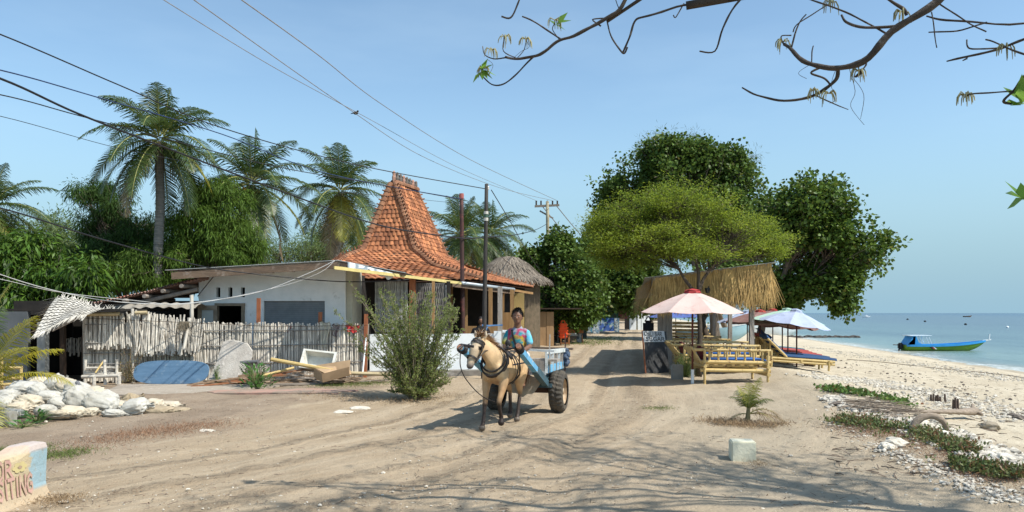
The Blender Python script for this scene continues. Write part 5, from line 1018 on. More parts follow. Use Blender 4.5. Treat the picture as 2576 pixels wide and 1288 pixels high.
def picmat(name, cols, scale=3.0, seed=0):      # painted board: patches of several colours
    if name in MATS: return MATS[name]
    m, t, b, out = nodemat(name); tcn = N(t, 'ShaderNodeTexCoord').outputs['Object']
    v = N(t, 'ShaderNodeTexVoronoi', Scale=scale); mp = t.nodes.new('ShaderNodeMapping'); mp.inputs['Location'].default_value = (seed, seed, seed); t.links.new(tcn, mp.inputs[0]); t.links.new(mp.outputs[0], v.inputs['Vector'])
    r = t.nodes.new('ShaderNodeValToRGB'); r.color_ramp.interpolation = 'CONSTANT'
    while len(r.color_ramp.elements) < len(cols): r.color_ramp.elements.new(.5)
    for i, c in enumerate(cols): r.color_ramp.elements[i].position = i/len(cols); r.color_ramp.elements[i].color = (c[0]*.5, c[1]*.5, c[2]*.5, 1)  # board colours darkened to carry the shade they stand in
    s = t.nodes.new('ShaderNodeSeparateColor'); t.links.new(v.outputs['Color'], s.inputs[0]); t.links.new(s.outputs[0], r.inputs[0]); t.links.new(r.outputs[0], b.inputs['Base Color']); b.inputs['Roughness'].default_value = .6
    MATS[name] = m; return m
SEAB = picmat('painted_sea_scene', [(.03, .16, .13), (.02, .22, .18), (.12, .35, .36), (.03, .10, .08), (.05, .28, .24), (.3, .45, .42)], 5)
PHOB = picmat('photo_collage', [(.08, .16, .25), (.35, .45, .5), (.05, .10, .14), (.5, .55, .55), (.10, .25, .35), (.25, .3, .3)], 9)
BLUB = picmat('blue_dive_poster', [(.02, .10, .42), (.02, .12, .45), (.25, .4, .5), (.02, .09, .38), (.5, .55, .55), (.03, .2, .2)], 5)
board('photo_board', 1451, 816, 1464, 864, 40, PHOB, 'tall narrow photo board beside the orange brown stool', .1)
board('dark_panel', 1466, 800, 1500-24, 852, 47, mat('charcoal_panel', (.05, .05, .052), (.04, .04, .04), .7), 'plain charcoal standing panel left of the dive posters', .05, 'panel')
board('mural', 1470, 776, 1556, 800, 60, SEAB, 'green and blue sea mural hanging above the dive posters', .0, 'mural')
board('poster_board', 1477, 800, 1491, 836, 56, picmat('light_blue_sheet', [(.3, .4, .45), (.1, .35, .5), (.5, .55, .55)], 3), 'light blue sheeted board right of the charcoal panel', .1)
board('poster_board', 1492, 800, 1508, 839, 55, PHOB, 'leaning white framed photo board before the blue dive poster', .5)
board('poster_board', 1508, 800, 1545, 833, 58, BLUB, 'wide blue dive poster board', .3)
board('poster_board', 1546, 800, 1558, 835, 57, PHOB, 'narrow photo board at the right end of the dive posters', .2)
board('floral_cloth', 1556, 776, 1580, 802, 60.5, picmat('floral_pattern', [(.5, .12, .2), (.35, .28, .15), (.6, .45, .3), (.1, .2, .06)], 8), 'pink flowered cloth hanging beside the sea mural', 0, 'cloth')
KI = thing('kiosk', G(1595, 828), 'small white kiosk with red brown roof far down the lane', 'kiosk'); Yk = 72
for px in (1588, 1596, 1608, 1617): part_box(KI, 'post', (P(px, 0, Yk).x, Yk, 1.0), (.3, .3, 2.0), LWHITE)
part_box(KI, 'rear_wall', (P(1600, 0, Yk).x, Yk+2, 1.0), (1.6, .1, 2.0), DARKW); part_box(KI, 'parapet', (P(1600, 0, Yk).x, Yk+.1, .45), (1.0, .1, .8), CREAM); mb = MB(); mb.bar(P(1583, 762, Yk-.5), P(1617, 780, Yk-.5), 3.4, .12); mb.build('roof', mat('red_brown_sheet', (.24, .12, .08), (.17, .09, .06), .8), KI)
KI2 = thing('kiosk', G(1622, 822), 'second far kiosk with round blue sign at the end of the lane', 'kiosk'); Yk = 88
for px in (1620, 1630): part_box(KI2, 'post', (P(px, 0, Yk).x, Yk, 1.0), (.35, .3, 2.1), LWHITE)
part_box(KI2, 'rear_wall', (P(1628, 0, Yk).x, Yk+2, 1.0), (2.2, .1, 2.0), MATS['dim_bamboo_wall']); mb = MB(); mb.lathe((0, 0, 0), [(0, 0), (.55, 0), (.55, .05), (0, .05)], 20); c_ = P(1624, 782, Yk-.6); mb.v = [V((c_.x+v[0], c_.y+v[2], c_.z+v[1])) for v in mb.v]; mb.build('round_sign', mat('sky_blue_sign', (.08, .3, .5), (.3, .4, .45), .5, 1), KI2)
tp = thing('tarpaulin_awning', V((P(1650, 0, 92).x, 92, 0)), 'deep blue tarpaulin awning across the far end of the lane', 'awning')
mb = MB(); a, b = P(1628, 792, 90), P(1690, 785, 90); mb.sheet(lambda u, v: a.lerp(b, u)+V((0, 4*v, .8*v-.25*sin(pi*u))), 10, 4, .03); mb.build('sheet', mat('royal_blue_tarp', (.02, .07, .35), (.02, .05, .25), .6), tp)
for px in (1632, 1686): part_box(tp, 'post', (P(px, 0, 90).x, 90, .7), (.08, .08, 1.5), DWOOD)
mb = MB(); mb.hexa([(15, 150, 0), (30, 152, 0), (30, 153, 0), (15, 151, 0)], [(15, 150, 2.4), (30, 152, 2.4), (30, 153, 2.4), (15, 151, 2.4)]); mb.build('far_wall', MATS['dim_bamboo_wall'], None, 'dim low wall closing the far end of the lane', 'wall')
def crv(pts, n=6):
    out = []; pts = [V(p) for p in pts]
    for i in range(len(pts)-1):
        p0, p1, p2, p3 = pts[max(0, i-1)], pts[i], pts[i+1], pts[min(len(pts)-1, i+2)]
        for k in range(n): t = k/n; out.append(.5*((2*p1)+(p2-p0)*t+(2*p0-5*p1+4*p2-p3)*t*t+(3*p1-p0-3*p2+p3)*t**3))
    return out+[pts[-1]]
def rock(mb, c, r, s_=None, n=2, rough=.28, flat=.7):
    bm = bmesh.new(); bmesh.ops.create_icosphere(bm, subdivisions=n, radius=1); o_ = V((R.random()*90, R.random()*90, 0)); c = V(c)
    sc_ = s_ or (R.uniform(.8, 1.25), R.uniform(.8, 1.25), R.uniform(.7, 1)*flat)
    vs = [c+V((v.co.x*sc_[0], v.co.y*sc_[1], v.co.z*sc_[2]))*r*(1+rough*2*NZ.noise(v.co*1.7+o_)+rough*.8*NZ.noise(v.co*4.5+o_)) for v in bm.verts]; bm.verts.index_update()
    mb.add(vs, [[v.index for v in f.verts] for f in bm.faces]); bm.free()
# ------------------------------------------------------------ bodies: lofted volumes merged into one continuous skin
def skin(name, build, voxel, smooth, mt, parent, M=None, **k):
    """build(mb) adds closed overlapping volumes; they are fused and relaxed into ONE surface"""
    mb = MB(); build(mb); me = bpy.data.meshes.new('tmp'); me.from_pydata([tuple(v) for v in mb.v], [], mb.f); me.validate()
    o = bpy.data.objects.new('tmp', me); scene.collection.objects.link(o)
    r = o.modifiers.new('r', 'REMESH'); r.mode = 'VOXEL'; r.voxel_size = voxel
    s_ = o.modifiers.new('s', 'SMOOTH'); s_.iterations = smooth; s_.factor = .5
    dg = bpy.context.evaluated_depsgraph_get(); dg.update(); nm = bpy.data.meshes.new_from_object(o.evaluated_get(dg)); bpy.data.objects.remove(o); bpy.data.meshes.remove(me)
    n = len(nm.vertices); co = np.zeros(n*3, np.float32); nm.vertices.foreach_get('co', co); co = co.reshape(-1, 3).astype(float)
    if M is not None:
        A = np.array(M); co = co@A[:3, :3].T+A[:3, 3]
    nm.name = name; nm.materials.clear()
    return addobj(name, nm, mt, parent, co, smooth=True, **k)
def limb(mb, pts, rs, n=12):
    """closed tapered limb with rounded ends; r may be (a,b)"""
    pts = [V(p) for p in pts]; rs = [r if isinstance(r, tuple) else (r, r) for r in rs]
    d0 = (pts[0]-pts[1]).normalized(); d1 = (pts[-1]-pts[-2]).normalized(); r0, r1 = rs[0], rs[-1]
    P_ = [pts[0]+d0*min(r0)*.75, pts[0]+d0*min(r0)*.5]+pts+[pts[-1]+d1*min(r1)*.5, pts[-1]+d1*min(r1)*.75]
    S_ = [(r0[0]*.35, r0[1]*.35), (r0[0]*.75, r0[1]*.75)]+rs+[(r1[0]*.75, r1[1]*.75), (r1[0]*.35, r1[1]*.35)]
    mb.tube(P_, S_, n, up=(0, .001, 1) if abs((pts[-1]-pts[0]).normalized().z) < .8 else (0, 1, 0))
def band(name, pts, w_, th, m, par, closed=False, nrm=None):
    """flat strap: pts with outward normals"""
    mb = MB(); vs = []; n = len(pts)
    for i, (p, nn) in enumerate(pts):
        p = V(p); nn = V(nn).normalized(); a = V(pts[(i+1) % n if closed else min(i+1, n-1)][0]); b = V(pts[(i-1) % n if closed else max(i-1, 0)][0]); t = (a-b).normalized(); s_ = t.cross(nn).normalized()*w_/2
        vs += [p-s_, p+s_, p+s_+nn*th, p-s_+nn*th]
    m_ = n if closed else n-1; fs = []
    for i in range(m_):
        a = 4*i; b = 4*((i+1) % n); fs += [(a, a+1, b+1, b), (a+1, a+2, b+2, b+1), (a+2, a+3, b+3, b+2), (a+3, a, b, b+3)]
    mb.add(vs, fs); return mb.build(name, m, par)
# ------------------------------------------------------------ horse (built facing -Y, then placed)
HP = V((-.11, 11.05, 0)); HM = Matrix.Translation(HP) @ Matrix.Rotation(radians(-17), 4, 'Z')
horse = thing('horse', HP, 'buckskin pony with dark lower legs and harness pulling the blue cart', 'horse')
def hv(l, f, z): return V((l, -f, z))
def hq(l, f, z): return HM @ hv(l, f, z)
HEADX = -.17
def horse_body(mb):
    body = [(-.68, .80, .07, .06), (-.64, .84, .16, .13), (-.52, .875, .205, .19), (-.36, .87, .225, .215), (-.15, .845, .235, .228), (.08, .83, .245, .23), (.28, .845, .25, .205), (.42, .86, .235, .175), (.52, .855, .19, .14), (.58, .85, .11, .09)]
    mb.tube([hv(0, f, z) for f, z, h, w in body], [(w*.93, h) for f, z, h, w in body], 20, up=(0, 0, 1))
    mb.ball(hv(0, .30, 1.02), (.06, .16, .09)); mb.ball(hv(-.085, .52, .80), (.09, .09, .13)); mb.ball(hv(.085, .52, .80), (.09, .09, .13))
    mb.ball(hv(-.10, -.46, .93), (.13, .20, .15)); mb.ball(hv(.10, -.46, .93), (.13, .20, .15))
    nk = [(0, .32, .90, .24, .13), (0, .46, .98, .20, .11), (-.03, .58, 1.07, .165, .088), (-.08, .68, 1.16, .135, .075), (-.125, .755, 1.225, .115, .066)]
    mb.tube([hv(l, f, z) for l, f, z, h, w in nk], [(w, h) for *_, h, w in nk], 16, up=(0, -.5, 1))
    hd = [(-.12, .745, 1.27, .05, .05), (-.13, .775, 1.245, .10, .078), (-.145, .83, 1.18, .125, .088), (-.16, .875, 1.11, .118, .082), (-.172, .915, 1.04, .088, .060), (-.183, .950, .975, .068, .050), (-.19, .975, .925, .062, .052), (-.195, .985, .895, .048, .042), (-.197, .988, .878, .02, .02)]
    mb.tube([hv(l, f, z) for l, f, z, h, w in hd], [(w, h*.86) for *_, h, w in hd], 14, up=(0, -1, .4))
    mb.ball(hv(-.115, .80, 1.11), (.035, .06, .07)); mb.ball(hv(-.195, .80, 1.11), (.035, .06, .07))       # cheeks
    for s_ in (-1, 1): mb.ball(hv(-.148+s_*.068, .862, 1.165), (.022, .03, .022)); mb.ball(hv(-.193+s_*.03, .992, .925), (.018, .022, .02))
    for s_ in (-1, 1): limb(mb, [hv(-.115+s_*.05, .745, 1.285), hv(-.115+s_*.072, .75, 1.345), hv(-.115+s_*.082, .765, 1.405)], [(.030, .020), (.036, .017), (.010, .007)], 8)
    # fore legs: image left one straight and forward, image right one lifted and bent
    limb(mb, [hv(-.12, .42, .82), hv(-.13, .44, .66), hv(-.125, .50, .52)], [(.075, .12), (.068, .10), (.05, .062)])
    limb(mb, [hv(-.125, .50, .52), hv(-.12, .545, .37), hv(-.12, .555, .34)], [(.047, .058), (.038, .042), (.037, .040)]); mb.ball(hv(-.12, .56, .345), (.040, .043, .048))
    limb(mb, [hv(-.12, .56, .34), hv(-.118, .60, .22), hv(-.116, .635, .115)], [.032, .026, .030]); mb.ball(hv(-.116, .637, .112), .036); limb(mb, [hv(-.116, .64, .105), hv(-.116, .675, .05)], [.028, .032]); limb(mb, [hv(-.116, .67, .052), hv(-.116, .69, .022)], [(.043, .043), (.052, .055)])
    limb(mb, [hv(.12, .42, .82), hv(.13, .46, .66), hv(.125, .53, .53)], [(.075, .12), (.068, .10), (.05, .062)])
    limb(mb, [hv(.125, .53, .53), hv(.11, .60, .41), hv(.11, .605, .38)], [(.047, .058), (.040, .043), (.038, .040)]); mb.ball(hv(.11, .61, .385), (.041, .044, .05))
    limb(mb, [hv(.11, .61, .37), hv(.115, .58, .26), hv(.12, .545, .185)], [.033, .027, .030]); mb.ball(hv(.12, .54, .18), .036); limb(mb, [hv(.12, .535, .175), hv(.125, .545, .115)], [.029, .032]); limb(mb, [hv(.125, .545, .12), hv(.125, .56, .085)], [(.043, .043), (.05, .052)])
    # hind legs: image right one forward under the body, image left one pushing off behind
    limb(mb, [hv(.12, -.45, .86), hv(.135, -.36, .70), hv(.13, -.36, .60), hv(.115, -.40, .50), hv(.11, -.44, .43)], [(.11, .19), (.10, .16), (.075, .105), (.05, .065), (.04, .05)]); mb.ball(hv(.11, -.455, .415), (.037, .05, .05))
    limb(mb, [hv(.11, -.44, .41), hv(.11, -.37, .26), hv(.11, -.325, .135)], [.033, .029, .031]); mb.ball(hv(.11, -.32, .12), .037); limb(mb, [hv(.11, -.315, .115), hv(.11, -.28, .055)], [.029, .033]); limb(mb, [hv(.11, -.285, .055), hv(.11, -.265, .022)], [(.043, .043), (.052, .055)])
    limb(mb, [hv(-.12, -.48, .86), hv(-.135, -.43, .70), hv(-.13, -.46, .60), hv(-.115, -.54, .51), hv(-.11, -.62, .445)], [(.11, .19), (.10, .16), (.075, .105), (.05, .065), (.04, .05)]); mb.ball(hv(-.11, -.635, .43), (.037, .05, .05))
    limb(mb, [hv(-.11, -.63, .42), hv(-.11, -.64, .26), hv(-.11, -.65, .15)], [.033, .029, .031]); mb.ball(hv(-.11, -.65, .14), .037); limb(mb, [hv(-.11, -.65, .135), hv(-.11, -.63, .07)], [.029, .033]); limb(mb, [hv(-.11, -.635, .075), hv(-.11, -.615, .03)], [(.043, .043), (.05, .05)])
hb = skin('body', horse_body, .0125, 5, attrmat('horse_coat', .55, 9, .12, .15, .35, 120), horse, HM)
HMI = HM.inverted()
def mixv(a, b, t): t = max(0, min(1, t)); return tuple(x+(y-x)*t for x, y in zip(a, b))
def coat(p):
    q = HMI @ V(p); l, f, z = q.x, -q.y, q.z; c = (.60, .41, .22)
    c = mixv(c, (.40, .24, .115), NZ.noise(q*4)*1.3+.25); c = mixv(c, (.34, .19, .09), max(0, .82-z)*1.6); c = mixv(c, (.68, .50, .29), (z-.85)*1.6)  # mottled tone, plus shade painted in towards the belly, lighter along the back
    if z < .56 and f < .75: c = mixv(c, (.42, .26, .13), (.56-z)/.12)
    if z < .50 and f < .75: c = mixv(c, (.035, .022, .016), (.47-z)/.13)
    if z < .062 and f < .8: c = mixv(c, (.16, .13, .10), .8)
    if f > .80: c = mixv(c, (.50, .39, .26), (f-.80)/.06); c = mixv(c, (.22, .18, .15), (.99-z)/.06); c = mixv(c, (.05, .04, .038), (.925-z)/.03)
    if z > 1.30: c = mixv(c, (.70, .60, .45), .7)
    if abs(z-1.165) < .022 and .83 < f < .92 and abs(l+.148) > .058: c = (.02, .015, .012)
    return c
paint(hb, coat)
for s_ in (-1, 1):
    mb = MB(); mb.ball(hq(-.148+s_*.083, .870, 1.165), (.014, .016, .014), 8, 6); mb.build('eye', mat('horse_eye', (.012, .008, .006), rough=.1, spec=.8), horse, smooth=True)
MANE = mat('brown_horse_hair', (.22, .11, .05), (.10, .05, .025), .7, 12, isl=.4); MANEL = mat('tan_horse_hair', (.60, .42, .24), (.36, .21, .11), .7, 12, isl=.35)
def hair(mb, p, d, L, w_, drop=.5, n=4):
    p = V(p); d = V(d).normalized(); s_ = d.cross(V((.3, .8, .5))).normalized()*w_; pts = []; q = p.copy()
    for i in range(n+1): pts.append(q.copy()); q = q+d*(L/n); d = (d+V((0, 0, -drop/n))).normalized()
    for i in range(n):
        a, b = 1-i/n*.8, 1-(i+1)/n*.8; mb.quad(pts[i]-s_*a, pts[i]+s_*a, pts[i+1]+s_*b, pts[i+1]-s_*b)
for nm, m_, cnt in (('mane', MANE, 210), ('mane_highlights', MANEL, 230)):
    mb = MB()
    for i in range(cnt):
        t = R.random(); 
        if t < .30: l, f, z = -.12+R.uniform(-.035, .035), .765+R.uniform(-.02, .03), 1.31; d = (R.uniform(-.5, .9), -R.uniform(-.3, .9), R.uniform(.5, 1.2)); L = R.uniform(.07, .15)
        else: u = (t-.30)/.70; l, f, z = -.12*(1-u)+R.uniform(-.02, .02), .74-.38*u, 1.32-.26*u; d = (R.uniform(.2, 1.1), R.uniform(-.2, .6), R.uniform(.2, .9)); L = R.uniform(.10, .19)
        hair(mb, hq(l, f, z), d, L, .007, 1.6)
    mb.build(nm, m_, horse)
mb = MB()
for i in range(220):
    p = hv(R.uniform(-.03, .03), -.68, .93+R.uniform(-.03, .03)); d = V((R.uniform(-.2, .5), R.uniform(.2, .7), R.uniform(-.5, .2))); hair(mb, HM@p, d, R.uniform(.30, .55), .009, 4.2, 6)
mb.build('tail', MANE, horse)
LEA = mat('black_harness_leather', (.028, .022, .02), (.018, .014, .013), .55, 10, spec=.5)
def ring(name, c, a, b, u, v, w_, th, n=40, rr=1.0, m=None, t0=0, t1=2*pi):
    """strap round an ellipse centre c with half axes a*u, b*v (horse space)"""
    pts = []; cl = abs(t1-t0-2*pi) < .01
    for i in range(n if cl else n+1):
        t = t0+(t1-t0)*i/n; d = V(u)*cos(t)*a+V(v)*sin(t)*b; nn = V(u)*cos(t)/a+V(v)*sin(t)/b; pts.append((HM@(V(c)+d), HM.to_3x3()@nn))
    return band(name, pts, w_, th, m or LEA, horse, cl)
U = V((1, 0, 0))
def hring(nm, l, f, z, a, b, w_):      # rings round the head, perpendicular to the face axis
    fa = (hv(-.195, .985, .895)-hv(-.13, .775, 1.245)).normalized(); v_ = fa.cross(U).normalized(); u_ = v_.cross(fa); ring(nm, hv(l, f, z), a, b, u_, v_, w_, .008)
hring('noseband', -.177, .928, 1.015, .067, .088, .028); hring('browband', -.14, .812, 1.205, .090, .112, .026); hring('headpiece', -.131, .785, 1.235, .086, .105, .02)
for s_ in (-1, 1):
    a = HM@hv(-.15+s_*.095, .842, 1.20); mb = MB(); q = lambda l, f, z: HM@hv(-.152+s_*l, f, z); th = .006
    c4 = [q(.098, .825, 1.225), q(.115, .91, 1.20), q(.112, .935, 1.115), q(.094, .855, 1.115)]; o_ = HM.to_3x3()@V((s_*th, 0, 0)); mb.hexa(c4, [p+o_ for p in c4]); mb.build('blinker', LEA, horse)
    band('cheek_strap', [(HM@hv(-.14+s_*.092, .80, 1.21), HM.to_3x3()@V((s_, 0, 0))), (HM@hv(-.155+s_*.092, .845, 1.12), HM.to_3x3()@V((s_, 0, 0))), (HM@hv(-.172+s_*.072, .90, 1.03), HM.to_3x3()@V((s_, 0, 0))), (HM@hv(-.183+s_*.060, .935, .965), HM.to_3x3()@V((s_, 0, 0)))], .018, .006, LEA, horse)
fa = V((0, -.55, .83)).normalized(); v_ = V((0, -.83, -.55)).normalized()
ring('breast_collar', hv(-.005, .47, .935), .182, .225, U, (hv(0, .62, -.78)).normalized(), .055, .02, t0=-.6, t1=pi+.6, n=40)
ring('breast_strap', hv(-.01, .50, .975), .158, .19, U, (hv(0, .62, -.78)).normalized(), .02, .02, t0=-.5, t1=pi+.5, n=40)
ring('neck_strap', hv(0, .40, .97), .175, .20, U, hv(0, .25, 1).normalized(), .03, .018, t0=-.3, t1=pi+.3)
ring('girth', hv(0, .12, .835), .24, .258, U, (0, 0, 1), .035, .01); ring('back_strap', hv(0, .22, .845), .228, .256, U, (0, 0, 1), .022, .008, t0=.15, t1=pi-.15)
ring('belly_rope', hv(.0, -.02, .84), .238, .256, U, hv(0, .35, 1).normalized(), .014, .008, n=40)
mb = MB(); c_ = hv(0, .20, 1.10); 
for s_ in (-1, 1): limb(mb, [HM@hv(s_*.03, .19, 1.10), HM@hv(s_*.12, .19, 1.06), HM@hv(s_*.17, .19, .99)], [(.08, .02), (.08, .022), (.06, .02)], 8)
mb.build('saddle_pad', LEA, horse, smooth=True)
mb = MB(); mb.ball(hq(.12, .22, 1.205), (.042, .02, .055), 10, 8); mb.tube([hq(.11, .22, 1.10), hq(.12, .22, 1.18)], .02, 6); mb.build('saddle_horn', LEA, horse, smooth=True)
# ------------------------------------------------------------ cart (built facing -Y, then placed)
CP = V((.255, 12.50, 0)); CM = Matrix.Translation(CP) @ Matrix.Rotation(radians(-15), 4, 'Z')
cart = thing('horse_cart', CP, 'weathered light blue two wheeled wooden cart with big truck tyres behind the pony', 'cart')
def cq(x, f, z): return CM@V((x, -f, z))
CBL = mat('peeling_blue_paint', (.16, .42, .62), (.12, .34, .54), .7, 4, c3=(.48, .50, .47), s3=6, t3=(.52, .62), bump=.4); CWH = mat('peeling_white_paint', (.62, .66, .66), (.48, .50, .48), .75, 6, c3=(.25, .30, .30), s3=7, t3=(.56, .66), bump=.4)
CGR = mat('cart_dark_teal_paint', (.06, .12, .15), (.04, .08, .10), .6, 5, c3=(.16, .14, .12), s3=6, bump=.3)
def cbar(name, a, b, w_, h, m, up=(0, 0, 1)): mb = MB(); mb.bar(cq(*a), cq(*b), w_, h, up=up); return mb.build(name, m, cart)
RUB = mat('dusty_tyre_rubber', (.045, .042, .038), (.10, .085, .065), .9, 5, c3=(.16, .13, .10), s3=4, t3=(.55, .72), bump=.5)
for s_ in (-1, 1):
    root = None; prof = []; W2 = .115; Rr = .345
    for k in range(15):
        t = -pi*.62+2*pi*.62*k/14; prof.append((Rr-.085+.085*cos(t)*(1 if abs(t) < 1.2 else 1), W2*max(-1, min(1, sin(t)*1.15))))
    mb = MB(); nseg = 56
    for i in range(nseg):
        for k, (r_, x_) in enumerate(prof): pass
    vs = []; 
    for i in range(nseg):
        a = 2*pi*i/nseg
        for k, (r_, x_) in enumerate(prof):
            lug = (.012 if (i+(1 if k > 7 else 0)) % 2 else -.004) if 4 <= k <= 10 else 0; rr = r_+(lug if k not in (7,) else -.006)
            vs.append(cq(s_*.545+x_, -cos(a)*rr, .34+sin(a)*rr))
    n_ = len(prof); mb.add(vs, [(i*n_+k, i*n_+k+1, ((i+1) % nseg)*n_+k+1, ((i+1) % nseg)*n_+k) for i in range(nseg) for k in range(n_-1)])
    wl = thing('wheel', V((0, 0, 0)), None, None); wl.parent = cart; wl.location = (0, 0, 0)
    mb.build('tyre', RUB, wl)
    mb = MB(); rp = [(.205, .10), (.20, .06), (.17, .03), (.165, -.02), (.12, -.03), (.10, .03), (.06, .04), (.05, .08), (.0, .085)]; vs = []
    for i in range(28):
        a = 2*pi*i/28
        for r_, x_ in rp: vs.append(cq(s_*.545+s_*x_, -cos(a)*r_, .34+sin(a)*r_))
    n_ = len(rp); mb.add(vs, [(i*n_+k, i*n_+k+1, ((i+1) % 28)*n_+k+1, ((i+1) % 28)*n_+k) for i in range(28) for k in range(n_-1)]); mb.build('rim', mat('rusty_cream_rim', (.50, .42, .30), (.32, .20, .11), .6, 7, metal=.2), wl, smooth=True)
mb = MB(); mb.tube([cq(-.45, 0, .34), cq(.45, 0, .34)], .035, 8); mb.build('axle', mat('rusty_iron', (.10, .055, .04), (.06, .035, .03), .8, 8), cart)
cbar('axle_beam', (-.42, 0, .36), (.42, 0, .36), .08, .07, MATS['rusty_iron']); cbar('cross_beam', (-.42, .32, .46), (.50, .32, .46), .06, .06, CGR)
for s_ in (-1, 1):
    cbar('spring_hanger', (s_*.36, 0, .36), (s_*.40, .02, .60), .09, .05, MATS['rusty_iron'], (0, 1, 0)); cbar('bed_beam', (s_*.36, .55, .60), (s_*.36, -1.0, .60), .06, .09, CGR)
for i in range(7):
    x = -.36+.12*i; cbar('floor_plank', (x, .5, .665), (x, -1.0, .665), .112, .03, GREYW)
xs = .44
for s_ in (-1, 1):
    cbar('side_top_rail', (s_*xs, .52, 1.02), (s_*(xs+.02), -1.0, .98), .035, .07, CWH if s_ > 0 else CBL); cbar('side_bottom_board', (s_*xs, .50, .735), (s_*xs, -1.0, .72), .025, .12, CBL)
    for i, f in enumerate((.50, .30, .02, -.25, -.52, -.78, -.98)):
        cbar('side_post', (s_*(xs+.0), f, .68), (s_*(xs+.005), f, 1.0-.01*i), .045, .05 if i else .07, (CWH, CBL, CWH, GREYW, CWH, GREYW, CWH)[i], (0, 1, 0))
    cbar('side_board', (s_*(xs-.018), .42, .88), (s_*(xs-.018), .16, .87), .02, .20, CBL)
cbar('front_board', (-xs, .52, .78), (xs, .52, .78), .03, .20, GREYW); cbar('front_board', (-xs, .53, .68), (xs, .53, .68), .03, .06, CWH)
cbar('seat_plank', (-.56, .38, .885), (.62, .38, .885), .26, .035, GREYW); cbar('front_rail', (-.1, .62, 1.07), (.60, .62, 1.04), .04, .035, CWH); cbar('tail_rail', (-.48, -1.02, 1.02), (.60, -1.02, 1.0), .10, .035, BROWNW)
cbar('rear_stake', (.46, -.98, .6), (.47, -.98, 1.28), .022, .022, MATS['rusty_iron'], (0, 1, 0)); cbar('front_stake', (.47, .40, .9), (.48, .40, 1.30), .022, .022, GREYW, (0, 1, 0))
mb = MB(); c_ = cq(.50, -.95, .86)
for i in range(5): rock(mb, c_+V((R.uniform(-.03, .04), R.uniform(-.03, .03), .05*i-.1)), .055, (1, 1, 1.2), 2, .45)
mb.build('tied_cloth', mat('faded_blue_rag', (.05, .09, .16), (.1, .12, .15), .9, 10, bump=.6), cart, smooth=True)
for s_ in (-1, 1):
    tip = P(1304, 870, 10.30) if s_ > 0 else P(1157, 874, 10.0); mid = P(1310, 884, 10.45) if s_ > 0 else P(1172, 884, 10.2); end = cq(.40, .35, .50) if s_ > 0 else cq(-.42, .35, .50)
    mb = MB(); m2 = mid.lerp(end, .55); mb.bar(mid, m2, .085, .085); sh_ = mb.build('shaft', CBL, cart)
    mb = MB(); mb.bar(m2-(m2-mid).normalized()*.02, end, .095, .11); mb.build('shaft_base', CGR, sh_)
    mb = MB(); mb.tube([mid, tip], .038, 10); mb.build('shaft_tip', CBL if s_ < 0 else mat('bare_wood', (.5, .3, .2)), sh_)
    mb = MB(); dd = (tip-mid).normalized(); mb.tube([tip-dd*.005, tip+dd*.012], .037, 12); mb.build('sawn_end', mat('cut_wood_end', (.55, .26, .16), (.42, .2, .12), .7), sh_)
    mb = MB()
    for i in range(7):
        c_ = tip-dd*(.04+.016*i); r_ = .052+.008*(i % 2); pts = [c_+V((cos(t)*r_, .3*sin(t)*r_, sin(t)*r_)) for t in [2*pi*k/12 for k in range(13)]]; mb.tube(pts, .008, 5, cap=False)
    mb.build('rein_wrapping', LEA, sh_)
    t0 = hq(s_*.235, .34, .90); mb = MB(); mb.tube([t0, mid.lerp(end, .30) if s_ > 0 else mid.lerp(end, .3)], .011, 5); mb.build('trace_rope', mat('blue_grey_rope', (.08, .10, .14), (.05, .06, .08), .9), cart)
mb = MB(); a, b = P(1304, 876, 10.35), hq(0.0, .2, 1.08); mb.tube([a, a.lerp(b, .5)+V((0, 0, .02)), b], .016, 6); mb.tube([P(1165, 876, 10.1), hq(-.12, .25, 1.10)], .012, 5); mb.build('back_chain', LEA, cart)
mb = MB(); mb.tube([P(1306, 880, 10.3), hq(.25, .05, .74), hq(.12, .02, .60)], .012, 5); mb.build('belly_strap', LEA, cart)
mb = MB(); c0 = P(1158, 880, 10.0); mb.tube(crv([c0+V((-.05, 0, .01)), c0, c0+V((.0, .02, -.22)), c0+V((.08, .1, -.42)), c0+V((.28, .3, -.66)), c0+V((.50, .5, -.78))]), .0075, 5); mb.build('loose_rein', LEA, cart)
mb = MB(); mb.tube([P(1153, 878, 9.95), P(1166, 868, 10.0), P(1192, 872, 9.98)], .018, 6); mb.build('shaft_loop', LEA, cart)
mb = MB(); mb.sheet(lambda u, v: cq(-.30+.68*u, .50-.03*sin(u*7), .64-(.08+.26*sin(pi*u)**.7)*v+.02*sin(u*22)), 24, 6); mb.build('hanging_sack', mat('dusty_sacking', (.36, .31, .23), (.26, .22, .17), .9, 8, bump=.5), cart, smooth=True)
